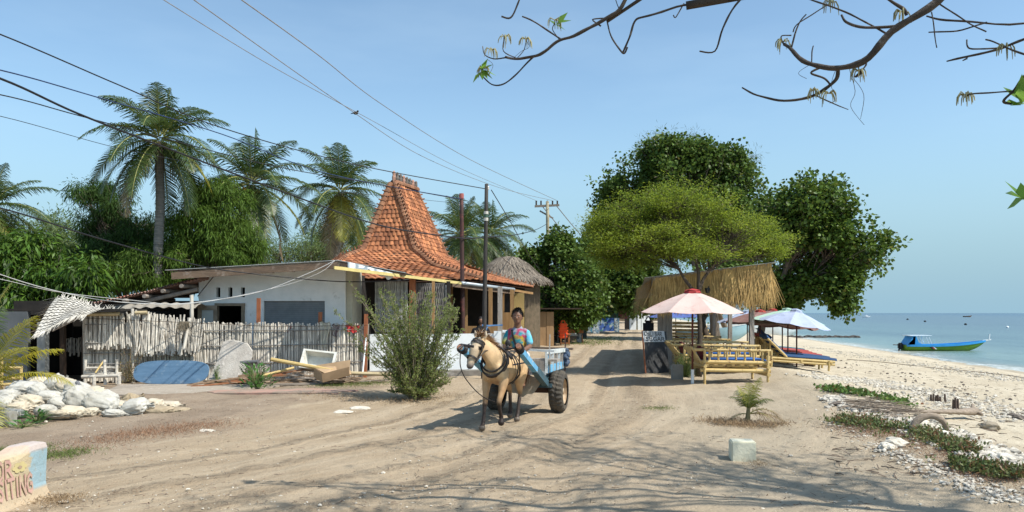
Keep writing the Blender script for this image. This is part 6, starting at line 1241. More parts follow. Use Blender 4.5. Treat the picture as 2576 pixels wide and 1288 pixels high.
# reins from the bit to the driver
# ------------------------------------------------------------ people
SKIN = mat('brown_skin', (.21, .105, .062), (.165, .08, .048), .5, 6, spec=.4)
DP = CM@V((-.06, -.40, .90)); DMX = Matrix.Translation(DP) @ Matrix.Rotation(radians(-8), 4, 'Z')
driver = thing('person', DP, 'person in a tie dye t-shirt driving the blue cart, holding the reins', 'person')
dv = lambda x, f, z: V((x, -f, z))
RH = DMX.inverted()@P(1296, 882, 11.35); LH = DMX.inverted()@P(1313, 884, 11.4)
def driver_body(mb):
    limb(mb, [dv(0, .0, .06), dv(0, -.01, .20), dv(0, -.01, .36), dv(0, -.01, .46)], [(.12, .10), (.105, .085), (.11, .088), (.085, .07)], 16)
    limb(mb, [dv(0, 0, .44), dv(0, .005, .50), dv(0, .02, .59)], [.075, .062, .056])
    mb.ball(dv(0, .035, .685), (.080, .095, .115), 14, 12); mb.ball(dv(0, .055, .625), (.062, .070, .066), 12, 10); mb.ball(dv(0, .133, .660), (.016, .02, .024), 8, 6); mb.ball(dv(0, .11, .60), (.03, .02, .02)); mb.ball(dv(0, .108, .632), (.028, .018, .012))
    for s_ in (-1, 1): mb.ball(dv(s_*.083, .02, .672), (.011, .022, .03), 8, 6); mb.ball(dv(s_*.03, .105, .715), (.026, .014, .010))
    for s_, h in ((-1, RH), (1, LH)):
        sh = dv(s_*.140, -.01, .435); el = dv(s_*.205, .05, .20); limb(mb, [sh, sh.lerp(el, .5), el], [.046, .045, .040]); limb(mb, [el, el.lerp(h, .35), h], [.040, .038, .025])
        f_ = (h-el).normalized(); pc_ = h+f_*.045; mb.ball(pc_, (.040, .045, .026), 10, 8)
        for k in range(4):
            r0 = pc_+V(((k-1.5)*.019, -.028, .006)); r1 = r0+V((0, -.030, -.014)); r2 = r1+V((0, -.004, -.026)); r3 = r2+V((0, .016, -.014)); limb(mb, [r0, r1, r2, r3], [.0095, .009, .0085, .007], 6)
        limb(mb, [pc_+V((-s_*.032, .0, .0)), pc_+V((-s_*.045, -.028, -.008)), pc_+V((-s_*.034, -.045, -.022))], [.011, .010, .008], 6)
    for s_ in (-1, 1):
        hp = dv(s_*.09, .02, .03); kn = dv(s_*.17, .40, .06); an = dv(s_*.14, .42, -.36) ; limb(mb, [hp, hp.lerp(kn, .5), kn], [.085, .078, .058]); limb(mb, [kn, kn.lerp(an, .35), an], [.055, .054, .034]); limb(mb, [an+V((0, .02, -.03)), an+V((0, -.13, -.055))], [(.036, .030), (.042, .018)], 8)
skin('body', driver_body, .0085, 3, SKIN, driver, DMX)
def shirt(mb):
    limb(mb, [dv(0, .0, .03), dv(0, -.005, .12), dv(0, -.01, .24), dv(0, -.01, .37), dv(0, -.012, .45), dv(0, -.008, .495)], [(.150, .135), (.140, .125), (.138, .122), (.150, .122), (.138, .100), (.085, .078)], 18)
    for s_ in (-1, 1): limb(mb, [dv(s_*.10, -.01, .450), dv(s_*.148, -.005, .42), dv(s_*.178, .015, .34), dv(s_*.195, .035, .26)], [(.056, .056), (.060, .058), (.062, .060), (.066, .062)], 12)
ts = skin('t_shirt', shirt, .011, 3, attrmat('tie_dye_cotton', .85, 14, .14, .35, .15, 22), driver, DMX); DMI = DMX.inverted()
def dye(p):
    q = DMI@V(p); x, z = q.x, q.z; r_ = math.hypot(x-.0, (z-.24)*1.0)+.012*NZ.noise(q*30); a = atan2(z-.24, x)+r_*5+.5*NZ.noise(q*9); k = .5+.5*sin(a*7)
    A = (.015, .25, .31); Bc = (.46, .34, .03); Cc = (.36, .03, .08); Wt = (.24, .40, .46)
    if abs(x) > .158: c = (mixv(Bc, A, (z-.30)*9+.3) if x < 0 else mixv((.10, .48, .66), Wt, k*.8))
    elif r_ < .05: c = mixv(A, (.25, .10, .1), k*.6)
    elif r_ < .10: c = mixv(A, Bc, (r_-.06)/.04*k)
    elif r_ < .15: c = mixv(Bc, Cc, (r_-.10)/.05*k)
    elif r_ < .20: c = mixv(Cc, A, k)
    else: c = mixv(A if z < .3 else Cc, Wt, k*.8)
    return mixv(c, Wt, .03+.2*max(0, NZ.noise(q*16)))
paint(ts, dye)
def shorts(mb):
    limb(mb, [dv(0, .0, .0), dv(0, -.01, .10)], [(.165, .13), (.165, .125)], 14)
    for s_ in (-1, 1): hp = dv(s_*.09, .02, .03); kn = dv(s_*.15, .31, .055); limb(mb, [hp, kn], [.105, .092], 12)
skin('shorts', shorts, .012, 3, mat('white_shorts', (.60, .60, .57), (.5, .5, .47), .85, 8, bump=.3), driver, DMX)
mb = MB()
for i in range(900):
    d = V(rand_dirs(1)[0]); 
    if d.z < -.15 or (d.y < -.35 and d.z < .45): continue
    p = dv(0, .03, .70)+V((d.x*.086, d.y*.102, d.z*.118)); hair(mb, DMX@p, V((d.x*.6, d.y*.6-.05, d.z*.8+R.uniform(.1, .6))), R.uniform(.018, .042), .006, 1.8, 3)
mb.ball(DMX@dv(0, .018, .722), (.084, .094, .092), 14, 10); mb.build('hair', mat('black_hair', (.014, .011, .010), (.008, .007, .006), .6, 20), driver)
for s_ in (-1, 1):
    mb = MB(); mb.ball(DMX@dv(s_*.030, .122, .690), (.012, .007, .005), 8, 6); mb.build('eye', mat('eye_white', (.55, .50, .45), rough=.2), driver, smooth=True); mb = MB(); mb.ball(DMX@dv(s_*.030, .127, .690), (.006, .004, .005), 8, 6); mb.build('iris', INK, driver, smooth=True)
    mb = MB(); hair(mb, DMX@dv(s_*.012, .129, .706), (s_, -.1, .15), .034, .005, .8, 3); mb.build('eyebrow', MATS['black_hair'], driver)
mb = MB(); mb.box(DMX@dv(0, .130, .617), (.040, .006, .007)); mb.build('mouth', mat('lip_skin', (.14, .05, .04), rough=.5), driver)
mb = MB(); limb(mb, [DMX@dv(-.08, .155, .13), DMX@dv(.02, .175, .11), DMX@dv(.13, .15, .12)], [(.05, .04), (.062, .05), (.04, .035)], 10); mb.build('waist_bag', MATS['black_fabric'], driver, smooth=True)
band('bag_strap', [(DMX@dv(x, f, z), DMX.to_3x3()@V((0, -1, .2))) for x, f, z in ((-.085, .075, .475), (-.07, .125, .40), (-.045, .135, .30), (-.0, .145, .20), (.06, .165, .13))], .035, .008, MATS['black_fabric'], driver)
mb = MB()
for h, s_ in ((RH, -1), (LH, 1)):
    w0 = DMX@h; mb.tube([w0+V((0, -.04, -.01)), P(1300+4*s_, 886, 10.9), hq(s_*.1, .3, 1.13), hq(-.14+s_*.1, .80, 1.12), hq(-.183+s_*.062, .937, .962)], .008, 5)
mb.build('reins', LEA, cart)
# person in black inside the bar
bpz = P(1209, 838, 20.9); bpx = V((bpz.x, 21.0, 0)); bpp = thing('person', bpx, 'person in black clothes sitting in the shade of the bar', 'person')
def bar_person(mb):
    o = bpx+V((0, 0, .72)); limb(mb, [o+V((0, 0, 0)), o+V((0, -.01, .2)), o+V((0, 0, .42)), o+V((0, 0, .50))], [(.17, .12), (.16, .11), (.19, .12), (.13, .09)], 14); limb(mb, [o+V((0, 0, .5)), o+V((0, -.01, .58))], [.055, .052])
    mb.ball(o+V((0, -.01, .70)), (.074, .092, .11), 12, 10)
    for s_ in (-1, 1):
        limb(mb, [o+V((s_*.19, 0, .44)), o+V((s_*.25, -.03, .22)), o+V((s_*.20, -.25, .16))], [.055, .045, .03]); limb(mb, [o+V((s_*.09, 0, 0)), o+V((s_*.12, -.38, .02)), o+V((s_*.12, -.40, -.40))], [.09, .065, .045]); limb(mb, [o+V((s_*.12, -.40, -.66)), o+V((s_*.12, -.52, -.68))], [.035, .03]); limb(mb, [o+V((s_*.12, -.40, -.40)), o+V((s_*.12, -.41, -.66))], [.045, .035])
        for k in range(4): b0 = o+V((s_*.20+(k-1.5)*.018, -.27, .155)); limb(mb, [b0, b0+V((0, -.04, -.005)), b0+V((0, -.06, -.025))], [.009, .008, .007], 6)
        limb(mb, [o+V((s_*.17, -.25, .155)), o+V((s_*.15, -.29, .15))], [.011, .009], 6)
skin('body', bar_person, .012, 3, SKIN, bpp)
def bar_cloth(mb):
    o = bpx+V((0, 0, .72)); limb(mb, [o+V((0, 0, -.02)), o+V((0, 0, .2)), o+V((0, 0, .42)), o+V((0, 0, .50))], [(.21, .16), (.20, .15), (.225, .15), (.14, .11)], 14)
    for s_ in (-1, 1): limb(mb, [o+V((s_*.17, 0, .45)), o+V((s_*.27, -.03, .22)), o+V((s_*.21, -.21, .16))], [.075, .065, .045])
skin('jacket', bar_cloth, .014, 3, MATS['black_fabric'], bpp)
mb = MB(); o = bpx+V((0, .01, 1.45)); mb.ball(o, (.084, .10, .10), 12, 8); mb.build('hair', MATS['black_hair'], bpp, smooth=True)
stp = bpx; sb = thing('bar_stool', bpx+V((0, .02, 0)), 'dark stool under the person in black', 'stool'); part_box(sb, 'seat', bpx+V((0, .05, .66)), (.36, .36, .05), DWOOD)
for a in (-.14, .14):
    for b in (-.12, .18): part_box(sb, 'leg', bpx+V((a, b, .32)), (.04, .04, .64), DWOOD)
# blue rope tied from the black pole to the porch post
mb = MB(); a, b = P(1213, 820, 18.42), P(1264, 819, 19.8)
for k in range(3): mb.tube([a+V((0, -.02, .015*k)), a.lerp(b, .3)+V((0, -.02, -.01+.012*k)), a.lerp(b, .7)+V((0, -.02, .01*k)), b+V((0, -.03, .014*k))], .009, 5)
mb.tube([a.lerp(b, .25), a.lerp(b, .22)+V((-.02, -.05, -.12)), a.lerp(b, .02)+V((-.06, -.08, -.16))], .012, 5)
mb.build('blue_rope', mat('blue_rope', (.10, .22, .42), (.06, .14, .3), .8), None, 'blue rope tied between the tall black pole and the grey porch post', 'rope', smooth=True)
# ------------------------------------------------------------ small leafy things
# big multi-stemmed bush in front of the bar
BUSHL = leafmat('bush_leaf', (.15, .20, .055), (.25, .30, .10), .4, .4, .6, spec=.15)
bsP = GG(1045, 1002); bush = thing('bush', bsP, 'tall loose bush with arching sprays of tiny leaves growing left of the pony', 'bush'); mb = MB(); C_, D_ = [], []
for i in range(185):
    az = R.uniform(0, 6.283); tip_r = (R.random()**.6)*1.38; h = 2.15*(1-.42*(tip_r/1.38)**1.5)*R.uniform(.45, 1.0)
    if i < 26:
        px, py = [(842, 785), (880, 712), (895, 740), (940, 765), (962, 745), (985, 730), (1012, 742), (1040, 755), (1070, 740), (1092, 760), (1120, 752), (1140, 760), (1148, 775), (1128, 800), (865, 830), (880, 860), (1130, 850), (1120, 900), (1125, 960), (900, 880), (930, 800), (1060, 770), (1105, 800), (960, 790), (1000, 770), (1150, 720+50)][i]; t_ = P(px, py, bsP.y+R.uniform(-.4, .4))
    else:
        h = .12+2.0*R.random()**1.25; rm = (.55+.47*min(1, h/1.1) if h < 1.1 else 1.02-.25*(h-1.1)); tip_r = rm*R.random()**.5*1.08; t_ = bsP+V((cos(az)*tip_r, sin(az)*tip_r, h))
    b_ = bsP+V((cos(az)*.14*R.random(), sin(az)*.14*R.random(), 0)); mid_ = b_.lerp(t_, .45)+V((0, 0, .18*(t_-b_).length*.6)); pts = []
    for k in range(9):
        u = k/8; pts.append((b_*(1-u)**2+mid_*2*u*(1-u)+t_*u*u)+NZ.noise_vector(b_*3+V((u*3, i, 0)))*.04)
    mb.tube(pts, [.011*(1-.09*k) for k in range(9)], 4, cap=False); L = (t_-b_).length; ns = int(10+15*L)
    for j in range(ns):      # side twigs carrying leaves
        u = R.uniform(.16, 1)**.9; f = u*8; a = min(7, int(f)); p = pts[a].lerp(pts[a+1], f-a); tan = (pts[a+1]-pts[a]).normalized(); sd_ = (V(rand_dirs(1)[0])+tan*.9+V((0, 0, .25))).normalized(); tl = R.uniform(.05, .22)*(1.15-u*.6)
        q = p+sd_*tl; mb.tube([p, q], [.003, .0015], 3, cap=False)
        for m_ in range(int(4+tl*42)):
            v_ = R.random(); C_.append(p.lerp(q, v_)+V(rand_dirs(1)[0])*.008); D_.append(sd_*.5+V(rand_dirs(1)[0]))
mb.build('stems', mat('pale_twig_bark', (.28, .24, .17), (.2, .17, .12), .9, 5), bush); C_ = np.array(C_); D_ = np.array(D_); n_ = len(C_)
leaves('foliage', C_, D_, rand_dirs(n_)+[0, 0, .7], RN.uniform(.028, .05, n_), RN.uniform(.013, .022, n_), BUSHL, bush)
def tuft(px, py, n, L, w_, m, label, spread=.15, up=.7, cat='plant', name='leafy_plant', group=None, stem=0, heart=False, W=None):
    g = GG(px, py); root = thing(name, g, label, cat, group); mb = MB(); C, D, Nn = [], [], []
    for i in range(n):
        az = R.uniform(0, 6.28); t = (i+.5)/n; h = stem*t; e_ = V((cos(az), sin(az), 0)); d = (e_*R.uniform(.5, 1)+V((0, 0, up*R.uniform(.5, 1.2)))).normalized(); s0 = g+V((e_.x*spread*.25, e_.y*spread*.25, h)); C.append(s0+e_*spread*R.random()*(1-.6*t)); D.append(d); Nn.append(V((0, 0, 1))-d*.3)
        mb.tube([g+V((0, 0, 0)), s0.lerp(C[-1], .6), C[-1]], [.006, .004, .003], 3, cap=False)
    mb.build('stem', mat('green_stem', (.12, .16, .05), (.09, .12, .04), .7), root)
    leaves('foliage', np.array(C), np.array(D), np.array(Nn), L*RN.uniform(.7, 1.15, n), w_*RN.uniform(.8, 1.1, n), m, root, droop=.15); return root
BROAD = leafmat('broad_leaf', (.05, .16, .035), (.10, .24, .05), .3, .35, .35)
tuft(645, 978, 90, .20, .062, BROAD, 'bushy broad leaved green plant in front of the plank pile', .34, .9, stem=.50)
tuft(545, 968, 60, .06, .035, BROAD, 'thin upright weed at the left end of the plank pile', .10, .6, stem=.42)
tuft(92, 1062, 46, .13, .045, BROAD, 'small green leafy weed growing out of the white sacks', .20, .5, stem=.16)
tuft(10, 1056, 30, .13, .045, BROAD, 'green weed at the left edge beside the concrete stub', .2, .5, stem=.1); tuft(62, 1074, 26, .11, .045, BROAD, 'lowest green weed below the white sacks', .18, .5, stem=.08)
tuft(1724, 948, 200, .06, .03, leafmat('dark_shrub_leaf', (.04, .09, .02), (.08, .15, .03), .3), 'dark leafy shrub behind the upright grey block', .35, .8, stem=.6, name='shrub', cat='shrub')  # shrub leaves in a plain dark green
tuft(1428, 850, 40, .9, .12, PGREEN, 'young palm leaves in front of the charcoal panel', .3, .5, stem=1.2)
def grasspatch(name, pts, n, h, m, label, rad=.25, w_=.006, cat='grass'):
    C, D = [], []; 
    for i in range(n):
        k = R.random()*(len(pts)-1); a = int(k); p = GG(pts[a][0]+(pts[a+1][0]-pts[a][0])*(k-a), pts[a][1]+(pts[a+1][1]-pts[a][1])*(k-a)); rr = pts[a][2] if len(pts[a]) > 2 else rad
        x, y = p.x+R.gauss(0, rr), p.y+R.gauss(0, rr*1.1); C.append((x, y, gz(x, y)+.01)); D.append((R.gauss(0, .5), R.gauss(0, .5), R.uniform(.5, 1.2)))
    n_ = len(C); leaves(name, np.array(C), np.array(D), rand_dirs(n_)*[1, 1, .2], h*RN.uniform(.5, 1.3, n_), w_*RN.uniform(.7, 1.3, n_), m, None, droop=.25, label=label, cat=cat, kind='stuff')
GRS = leafmat('grass_blade', (.10, .15, .035), (.17, .20, .06), .3, .4, .6); DRYG = leafmat('dry_grass_blade', (.26, .18, .10), (.34, .25, .15), .2, .4, .8); REDG = leafmat('reddish_dry_needles', (.24, .13, .075), (.32, .20, .12), .15, .4, .85)
grasspatch('grass', [(820, 972), (900, 968), (960, 962)], 2200, .07, GRS, 'green grass along the foot of the fence and plank pile', .28)
grasspatch('grass', [(790, 990), (860, 1002), (950, 1010), (1050, 1012), (1120, 990)], 1700, .06, DRYG, 'dry grass ring round the foot of the bush', .28)
grasspatch('grass', [(-20, 1140), (40, 1138), (90, 1136)], 1600, .06, GRS, 'green grass behind the painted wall', .16); grasspatch('grass', [(115, 1150), (150, 1150), (200, 1135)], 1300, .05, GRS, 'short olive grass right of the painted wall', .14)
grasspatch('grass', [(120, 1262), (150, 1260), (170, 1256)], 700, .04, DRYG, 'dry weeds at the foot of the painted wall', .09)
grasspatch('dry_needles', [(220, 1130), (300, 1100), (380, 1090), (470, 1080), (560, 1065)], 4200, .07, REDG, 'reddish brown strip of dry fallen needles beside the lane', .24, .004)
grasspatch('grass', [(1635, 1030), (1680, 1028)], 420, .05, GRS, 'small grass tuft on the sand right of the cart wheel', .12); grasspatch('grass', [(1460, 868), (1500, 860), (1520, 850)], 1500, .16, GRS, 'pale green grass beside the charcoal panel', .8, .02)
grasspatch('grass', [(1795, 1062), (1840, 1068), (1880, 1072), (1960, 1070)], 1500, .12, DRYG, 'dry grass ring round the young palm', .16, .007); grasspatch('grass', [(1900, 1165), (1925, 1178)], 160, .05, DRYG, 'thin dry grass beside the concrete cube', .06, .004)
# ------------------------------------------------------------ creeping plants and coral rubble on the berm
VINE = leafmat('beach_vine_leaf', (.07, .14, .03), (.13, .20, .05), .3, .4, .4, (.3, .14, .06), .10); VINED = leafmat('saltbush_leaf', (.065, .105, .03), (.14, .15, .055), .25, .45, .5, (.30, .17, .08), .22)
def vines(pts, n, L, m, label, nm='ground_creeper', up=.5, wd=.5):
    C = []
    for i in range(n):
        k = R.random()*(len(pts)-1); a = int(k); f = k-a; p = GG(pts[a][0]+(pts[a+1][0]-pts[a][0])*f, pts[a][1]+(pts[a+1][1]-pts[a][1])*f); rr = pts[a][2]*(1-f)+pts[a+1][2]*f; x, y = p.x+R.gauss(0, rr*.55), p.y+R.gauss(0, rr*.5)
        if NZ.noise(V((x*2.3, y*2.3, 4))) < -.18: continue
        C.append((x, y, gz(x, y)+abs(R.gauss(0, .035))+.015+.05*max(0, NZ.noise(V((x*3, y*3, 0))))))
    n_ = len(C); leaves(nm, np.array(C), rand_dirs(n_)+[0, 0, up], rand_dirs(n_)*.6+[0, 0, 1], L*RN.uniform(.7, 1.3, n_), L*wd*RN.uniform(.8, 1.2, n_), m, None, label=label, cat='creeper', kind='stuff')
vines([(2075, 982, .25), (2130, 988, .3), (2190, 1000, .3), (2250, 1015, .2), (2290, 1030, .12)], 1700, .07, VINE, 'olive green beach creeper on the near edge of the sloping beach', wd=.8)
vines([(2110, 1060, .2), (2180, 1070, .32), (2260, 1085, .34), (2340, 1105, .30), (2400, 1130, .22), (2440, 1145, .12)], 4600, .05, VINED, 'wide patch of low green brown creeper between sand and coral rubble', up=.9)
vines([(2370, 1165, .12), (2430, 1180, .16), (2490, 1190, .2), (2560, 1205, .2), (2620, 1225, .2)], 3400, .045, VINED, 'nearest patch of low creeper at the lower right edge', up=.9)
grasspatch('dry_creeper', [(2130, 1075), (2230, 1095), (2330, 1120), (2440, 1170), (2560, 1225)], 5200, .06, REDG, 'dead brown creeper stems along the low edge of the green patches', .22, .004, 'creeper')
COR = mat('bleached_coral', (.60, .56, .48), (.44, .40, .33), .9, 12, isl=.22, c3=(.34, .30, .24), s3=9, t3=(.58, .75), bump=.6)
def rubble(path, n, r0, r1, nm, m, label, cat='rubble', sub=1):
    mb = MB()
    for i in range(n):
        k = R.random()*(len(path)-1); a = int(k); f = k-a; p = GG(path[a][0]+(path[a+1][0]-path[a][0])*f, path[a][1]+(path[a+1][1]-path[a][1])*f); rr = path[a][2]*(1-f)+path[a+1][2]*f; x, y = p.x+R.gauss(0, rr*.5), p.y+R.gauss(0, rr*.5); r_ = r0+(r1-r0)*R.random()**2.5
        rock(mb, (x, y, gz(x, y)+r_*.3), r_, n=sub, rough=.3, flat=.75)
    mb.build(nm, m, None, label, cat, kind='stuff')
rubble([(2090, 1000, .2), (2160, 1030, .3), (2240, 1055, .35), (2320, 1080, .4), (2400, 1110, .42), (2480, 1140, .4), (2570, 1175, .4)], 2600, .012, .065, 'coral_rubble', COR, 'white bleached coral rubble heaped between creeper and beach')
rubble([(2080, 1030, .3), (2200, 1120, .2), (2330, 1170, .2), (2450, 1230, .25), (2560, 1260, .3)], 1300, .006, .028, 'coral_rubble', COR, 'thin scatter of small coral pieces below the creeper patches')
rubble([(2050, 950, .6), (2200, 960, 1.1), (2380, 1000, 1.3), (2560, 1060, 1.5)], 3000, .010, .05, 'coral_rubble', COR, 'scattered coral pieces across the open beach')
rubble([(2020, 870, .8), (2200, 900, 1.6), (2400, 930, 1.6), (2570, 960, 1.6)], 1500, .015, .05, 'coral_rubble', COR, 'pale coral pieces near the waterline')
STO = mat('dark_beach_stone', (.20, .17, .14), (.12, .10, .085), .9, 6, bump=.5)
rubble([(2000, 890, .9), (2200, 930, 1.8), (2400, 970, 1.8), (2570, 1010, 1.9)], 320, .012, .045, 'dark_stones', STO, 'scattered dark stones and coconut bits on the beach', 'stones')
for i, (px, py, r_, m, lb) in enumerate(((2230, 1130, .10, COR, 'flat white coral boulder at the lower edge of the wide creeper patch'), (2250, 1123, .13, COR, 'largest white coral boulder below the wide creeper patch'), (2432, 1178, .10, COR, 'rounded striped coral head beside the nearest creeper patch'), (2106, 1020, .09, STO, 'grey stone at the left end of the coral rubble'),
        (2310, 1078, .14, COR, 'white coral lump behind the curved driftwood'), (2520, 1160, .11, COR, 'white coral lump near the right edge of the rubble'), (2490, 1080, .15, mat('sandy_stone', (.34, .29, .22), (.26, .22, .16), .9), 'sand coloured round stone on the beach'), (2555, 1053, .13, STO, 'black stone far right on the open beach'), (1712, 0, 0, None, ''), (2036, 921, .16, mat('brown_stone', (.24, .17, .12), (.18, .13, .1), .9), 'brown stone near the foot of the nearest lounger'), (2375, 1100, .10, COR, 'pointed coral piece in the thick of the rubble'), (2410, 1125, .09, COR, 'pale coral piece at the lower side of the rubble heap'))):
    if m is None: continue
    mb = MB(); g = GG(px, py); rock(mb, g+V((0, 0, r_*.25)), r_, n=3, rough=.22, flat=.6); mb.build('beach_stone', m, None, lb, 'stone', smooth=False)
# driftwood, sticks, stakes, rope
DRIFT = mat('silver_driftwood', (.36, .29, .22), (.24, .19, .145), .85, 5, sc=(.5, 4, 4), bump=.7)
mb = MB(); pts = [GG(2240, 1040), GG(2300, 1048), GG(2360, 1052), GG(2410, 1055), GG(2450, 1056)]; pts = [p+V((0, 0, .06+.02*i)) for i, p in enumerate(pts)]; mb.tube(pts, [(.05, .02), (.06, .025), (.075, .03), (.08, .04), (.10, .07)], 8); mb.tube([pts[-1], pts[-1]+V((.10, .2, .09))], [.05, .02], 7); mb.tube([pts[-1], pts[-1]+V((.02, -.18, -.03))], [.05, .025], 7)
mb.build('driftwood_trunk', DRIFT, None, 'long smooth driftwood plank with forked right end on the beach', 'driftwood', smooth=True)
mb = MB(); g = GG(2345, 1090); pts = [g+V((cos(t)*.22, .05, .02+sin(t)*.2)) for t in [pi*1.05*(1-k/8)+.0 for k in range(9)]]; pts = [g+V((-.24, 0, 0))]+pts[1:]; mb.tube(pts, [.045, .05, .05, .048, .045, .042, .04, .035, .03], 8); mb.build('curved_driftwood', DRIFT, None, 'curved grey driftwood hoop half buried in coral rubble', 'driftwood', smooth=True)
mb = MB()
for i in range(150):
    t = R.random(); p = GG(2140+t*150+R.gauss(0, 16), 1022+t*32+R.gauss(0, 8)); a = R.gauss(-.35, .8); L = R.uniform(.15, .6); d = V((cos(a), sin(a)*.9, R.uniform(-.05, .12)))*L/2; c_ = p+V((0, 0, R.uniform(.02, .14))); mb.tube([c_-d, c_+NZ.noise_vector(c_*9)*.04, c_+d], [.006, .006, .003], 4, cap=False)
mb.build('dead_branches', mat('dry_twigs', (.27, .22, .17), (.17, .14, .11), .9, 6, isl=.3), None, 'tangle of dry grey branches above the white coral rubble', 'branches', kind='stuff')
for px, py, h_ in ((2342, 1008, .13), (2348, 1009, .15), (2354, 1009, .12), (2360, 1010, .14), (2366, 1011, .11), (2378, 1012, .17), (2398, 1029, .18), (2404, 1030, .22), (2410, 1030, .2)):
    g = GG(px, py); mb = MB(); mb.tube([g, g+V((R.uniform(-.01, .01), 0, h_))], [.022, .018], 6); mb.build('stake', mat('dark_wet_wood', (.14, .10, .08), (.08, .06, .05), .9), None, 'short dark wooden stake, one of the row standing in the beach', 'stake', 'stakes in the beach')
mb = MB(); pts = [GG(x, y)+V((0, 0, .02)) for x, y in ((2130, 905), (2220, 912), (2330, 925), (2440, 935), (2540, 946), (2620, 958))]; mb.tube(pts, .012, 4); mb.build('mooring_rope', mat('old_rope', (.16, .12, .09), (.1, .08, .06), .95), None, 'long dark mooring rope lying across the beach', 'rope')
mb = MB()
for i in range(1500):
    u = RN.uniform(); 
    if R.random() < .45: p = GG(R.uniform(2100, 2590), R.uniform(880, 1200)); L = R.uniform(.04, .22)
    else: p = GG(R.uniform(100, 2200), R.uniform(985, 1286)); L = R.uniform(.02, .10)
    a = R.uniform(0, 6.28); d = V((cos(a), sin(a), R.uniform(-.05, .2)))*L/2; c_ = p+V((0, 0, .012)); mb.tube([c_-d, c_+V((R.gauss(0, .01), R.gauss(0, .01), .004)), c_+d], [.003, .0028, .0018] if L < .1 else [.006, .006, .003], 3, cap=False)
mb.build('ground_twigs', mat('scattered_twigs', (.20, .15, .11), (.12, .09, .07), .9, 6, isl=.4), None, 'tiny twigs and stalks littering the sand', 'twigs', kind='stuff')
C, D = [], []
for i in range(1500): p = GG(R.uniform(0, 2300), 985+300*R.random()**1.2); C.append((p.x, p.y, p.z+.012)); D.append((R.gauss(0, 1), R.gauss(0, 1), R.uniform(0, .3)))
leaves('fallen_leaves', np.array(C), np.array(D), rand_dirs(len(C))*.4+[0, 0, 1], RN.uniform(.01, .04, len(C)), RN.uniform(.006, .018, len(C)), leafmat('brown_fallen_leaf', (.24, .15, .08), (.13, .08, .05), .1, .5, .8, (.6, .55, .45), .2), None, label='small dry leaf crumbs on the sandy ground', cat='leaves', kind='stuff')
mb = MB()
for i in range(1700): p = GG(R.uniform(0, 2400), 980+308*R.random()); r_ = R.uniform(.003, .012)*(1 if R.random() < .95 else 2); rock(mb, p+V((0, 0, r_*.3)), r_, n=1, rough=.2)
mb.build('pebbles', mat('pale_pebble', (.58, .53, .44), (.40, .36, .29), .9, 20, isl=.3), None, 'small pale pebbles and shell bits strewn over the sand', 'pebbles', kind='stuff')
for i, (px, py, r_, lb) in enumerate(((865, 1037, .14, 'flat white stone at the left foot of the bush'), (905, 1028, .16, 'second flat white stone at the foot of the bush'), (160, 1261, .045, 'small white stone right of the painted wall'), (520, 1084, .10, 'flat pale stone lying in the dry needles'))):
    mb = MB(); rock(mb, GG(px, py)+V((0, 0, .0)), r_, (1.2, .8, .25), 2, .15); mb.build('flat_stone', COR, None, lb, 'stone')
# patches of faded paint on the yard pavement
def slab(pts, m, label, nm='painted_patch', z=.008):
    mb = MB(); ps = [GG(x, y) for x, y in pts]; c_ = sum(ps, V())/len(ps); n_ = len(ps); ring_ = []
    for i in range(n_):
        for k in range(6):
            q = ps[i].lerp(ps[(i+1) % n_], k/6); ring_.append(q+(q-c_)*.10*NZ.noise(q*3.1)*2)
    mb.add([c_+V((0, 0, .040))]+[q+V((0, 0, .028)) for q in ring_], [(0, i+1, (i+1) % len(ring_)+1) for i in range(len(ring_))]); mb.add([q+V((0, 0, .028)) for q in ring_]+[q-V((0, 0, .06)) for q in ring_], [(i, len(ring_)+i, len(ring_)+(i+1) % len(ring_), (i+1) % len(ring_)) for i in range(len(ring_))])
    return mb.build(nm, m, None, kind='structure')
slab([(310, 970), (640, 968), (720, 972), (560, 985), (400, 996), (240, 996)], mat('cracked_pale_paving', (.42, .36, .29), (.28, .24, .19), .9, 5, sc=(.5, 5, 1), c3=(.55, .52, .46), s3=12, bump=.4), '', 'paving')
slab([(520, 985), (760, 980), (888, 984), (850, 992), (700, 991), (540, 992)], mat('worn_pink_paint', (.42, .24, .19), (.36, .25, .19), .9, 4, c3=(.28, .22, .17), s3=2.5, t3=(.45, .6), bump=.4), '', 'paving')
# ------------------------------------------------------------ painted wall at the lower left
WY0, WY1 = 4.3, 6.69
def wtop(Y): return .43+.045*sm(6.35, 6.52, Y)+.012*sin(Y*6)
def W_(Y, z, o=0): return V((-4.22-.05*(WY1-Y)+.045*max(0, 1-z/.13)**1.5+.012*sin(Y*5)+o, Y, z))
pw = thing('painted_wall', V((-4.35, 5.6, 0)), 'low cream wall with faded pink hand painted letters at the lower left', 'wall')
mb = MB(); ns = 60; vs = []
for i in range(ns+1):
    Y = WY0+(WY1-WY0)*i/ns; tp_ = wtop(Y)
    for k, (z, o_) in enumerate(((-.05, 0), (.04, 0), (.09, 0), (.14, 0), (tp_*.6, 0), (tp_*.9, 0), (tp_*.98, -.012), (tp_, -.04), (tp_+.01, -.12), (tp_, -.2), (tp_*.95, -.24), (-.05, -.25))):
        q = W_(Y, z, o_); vs.append(q+V((.6, .1, .5))*NZ.noise(q*4)*.02)
m_ = 12; mb.add(vs, [(i*m_+k, i*m_+k+1, (i+1)*m_+k+1, (i+1)*m_+k) for i in range(ns) for k in range(m_-1)]+[tuple(ns*m_+k for k in range(m_))])
wm, t_, b_, out_ = nodemat('wall_paint'); tcn = N(t_, 'ShaderNodeTexCoord').outputs['Object']; sp_ = t_.nodes.new('ShaderNodeSeparateXYZ'); t_.links.new(tcn, sp_.inputs[0])
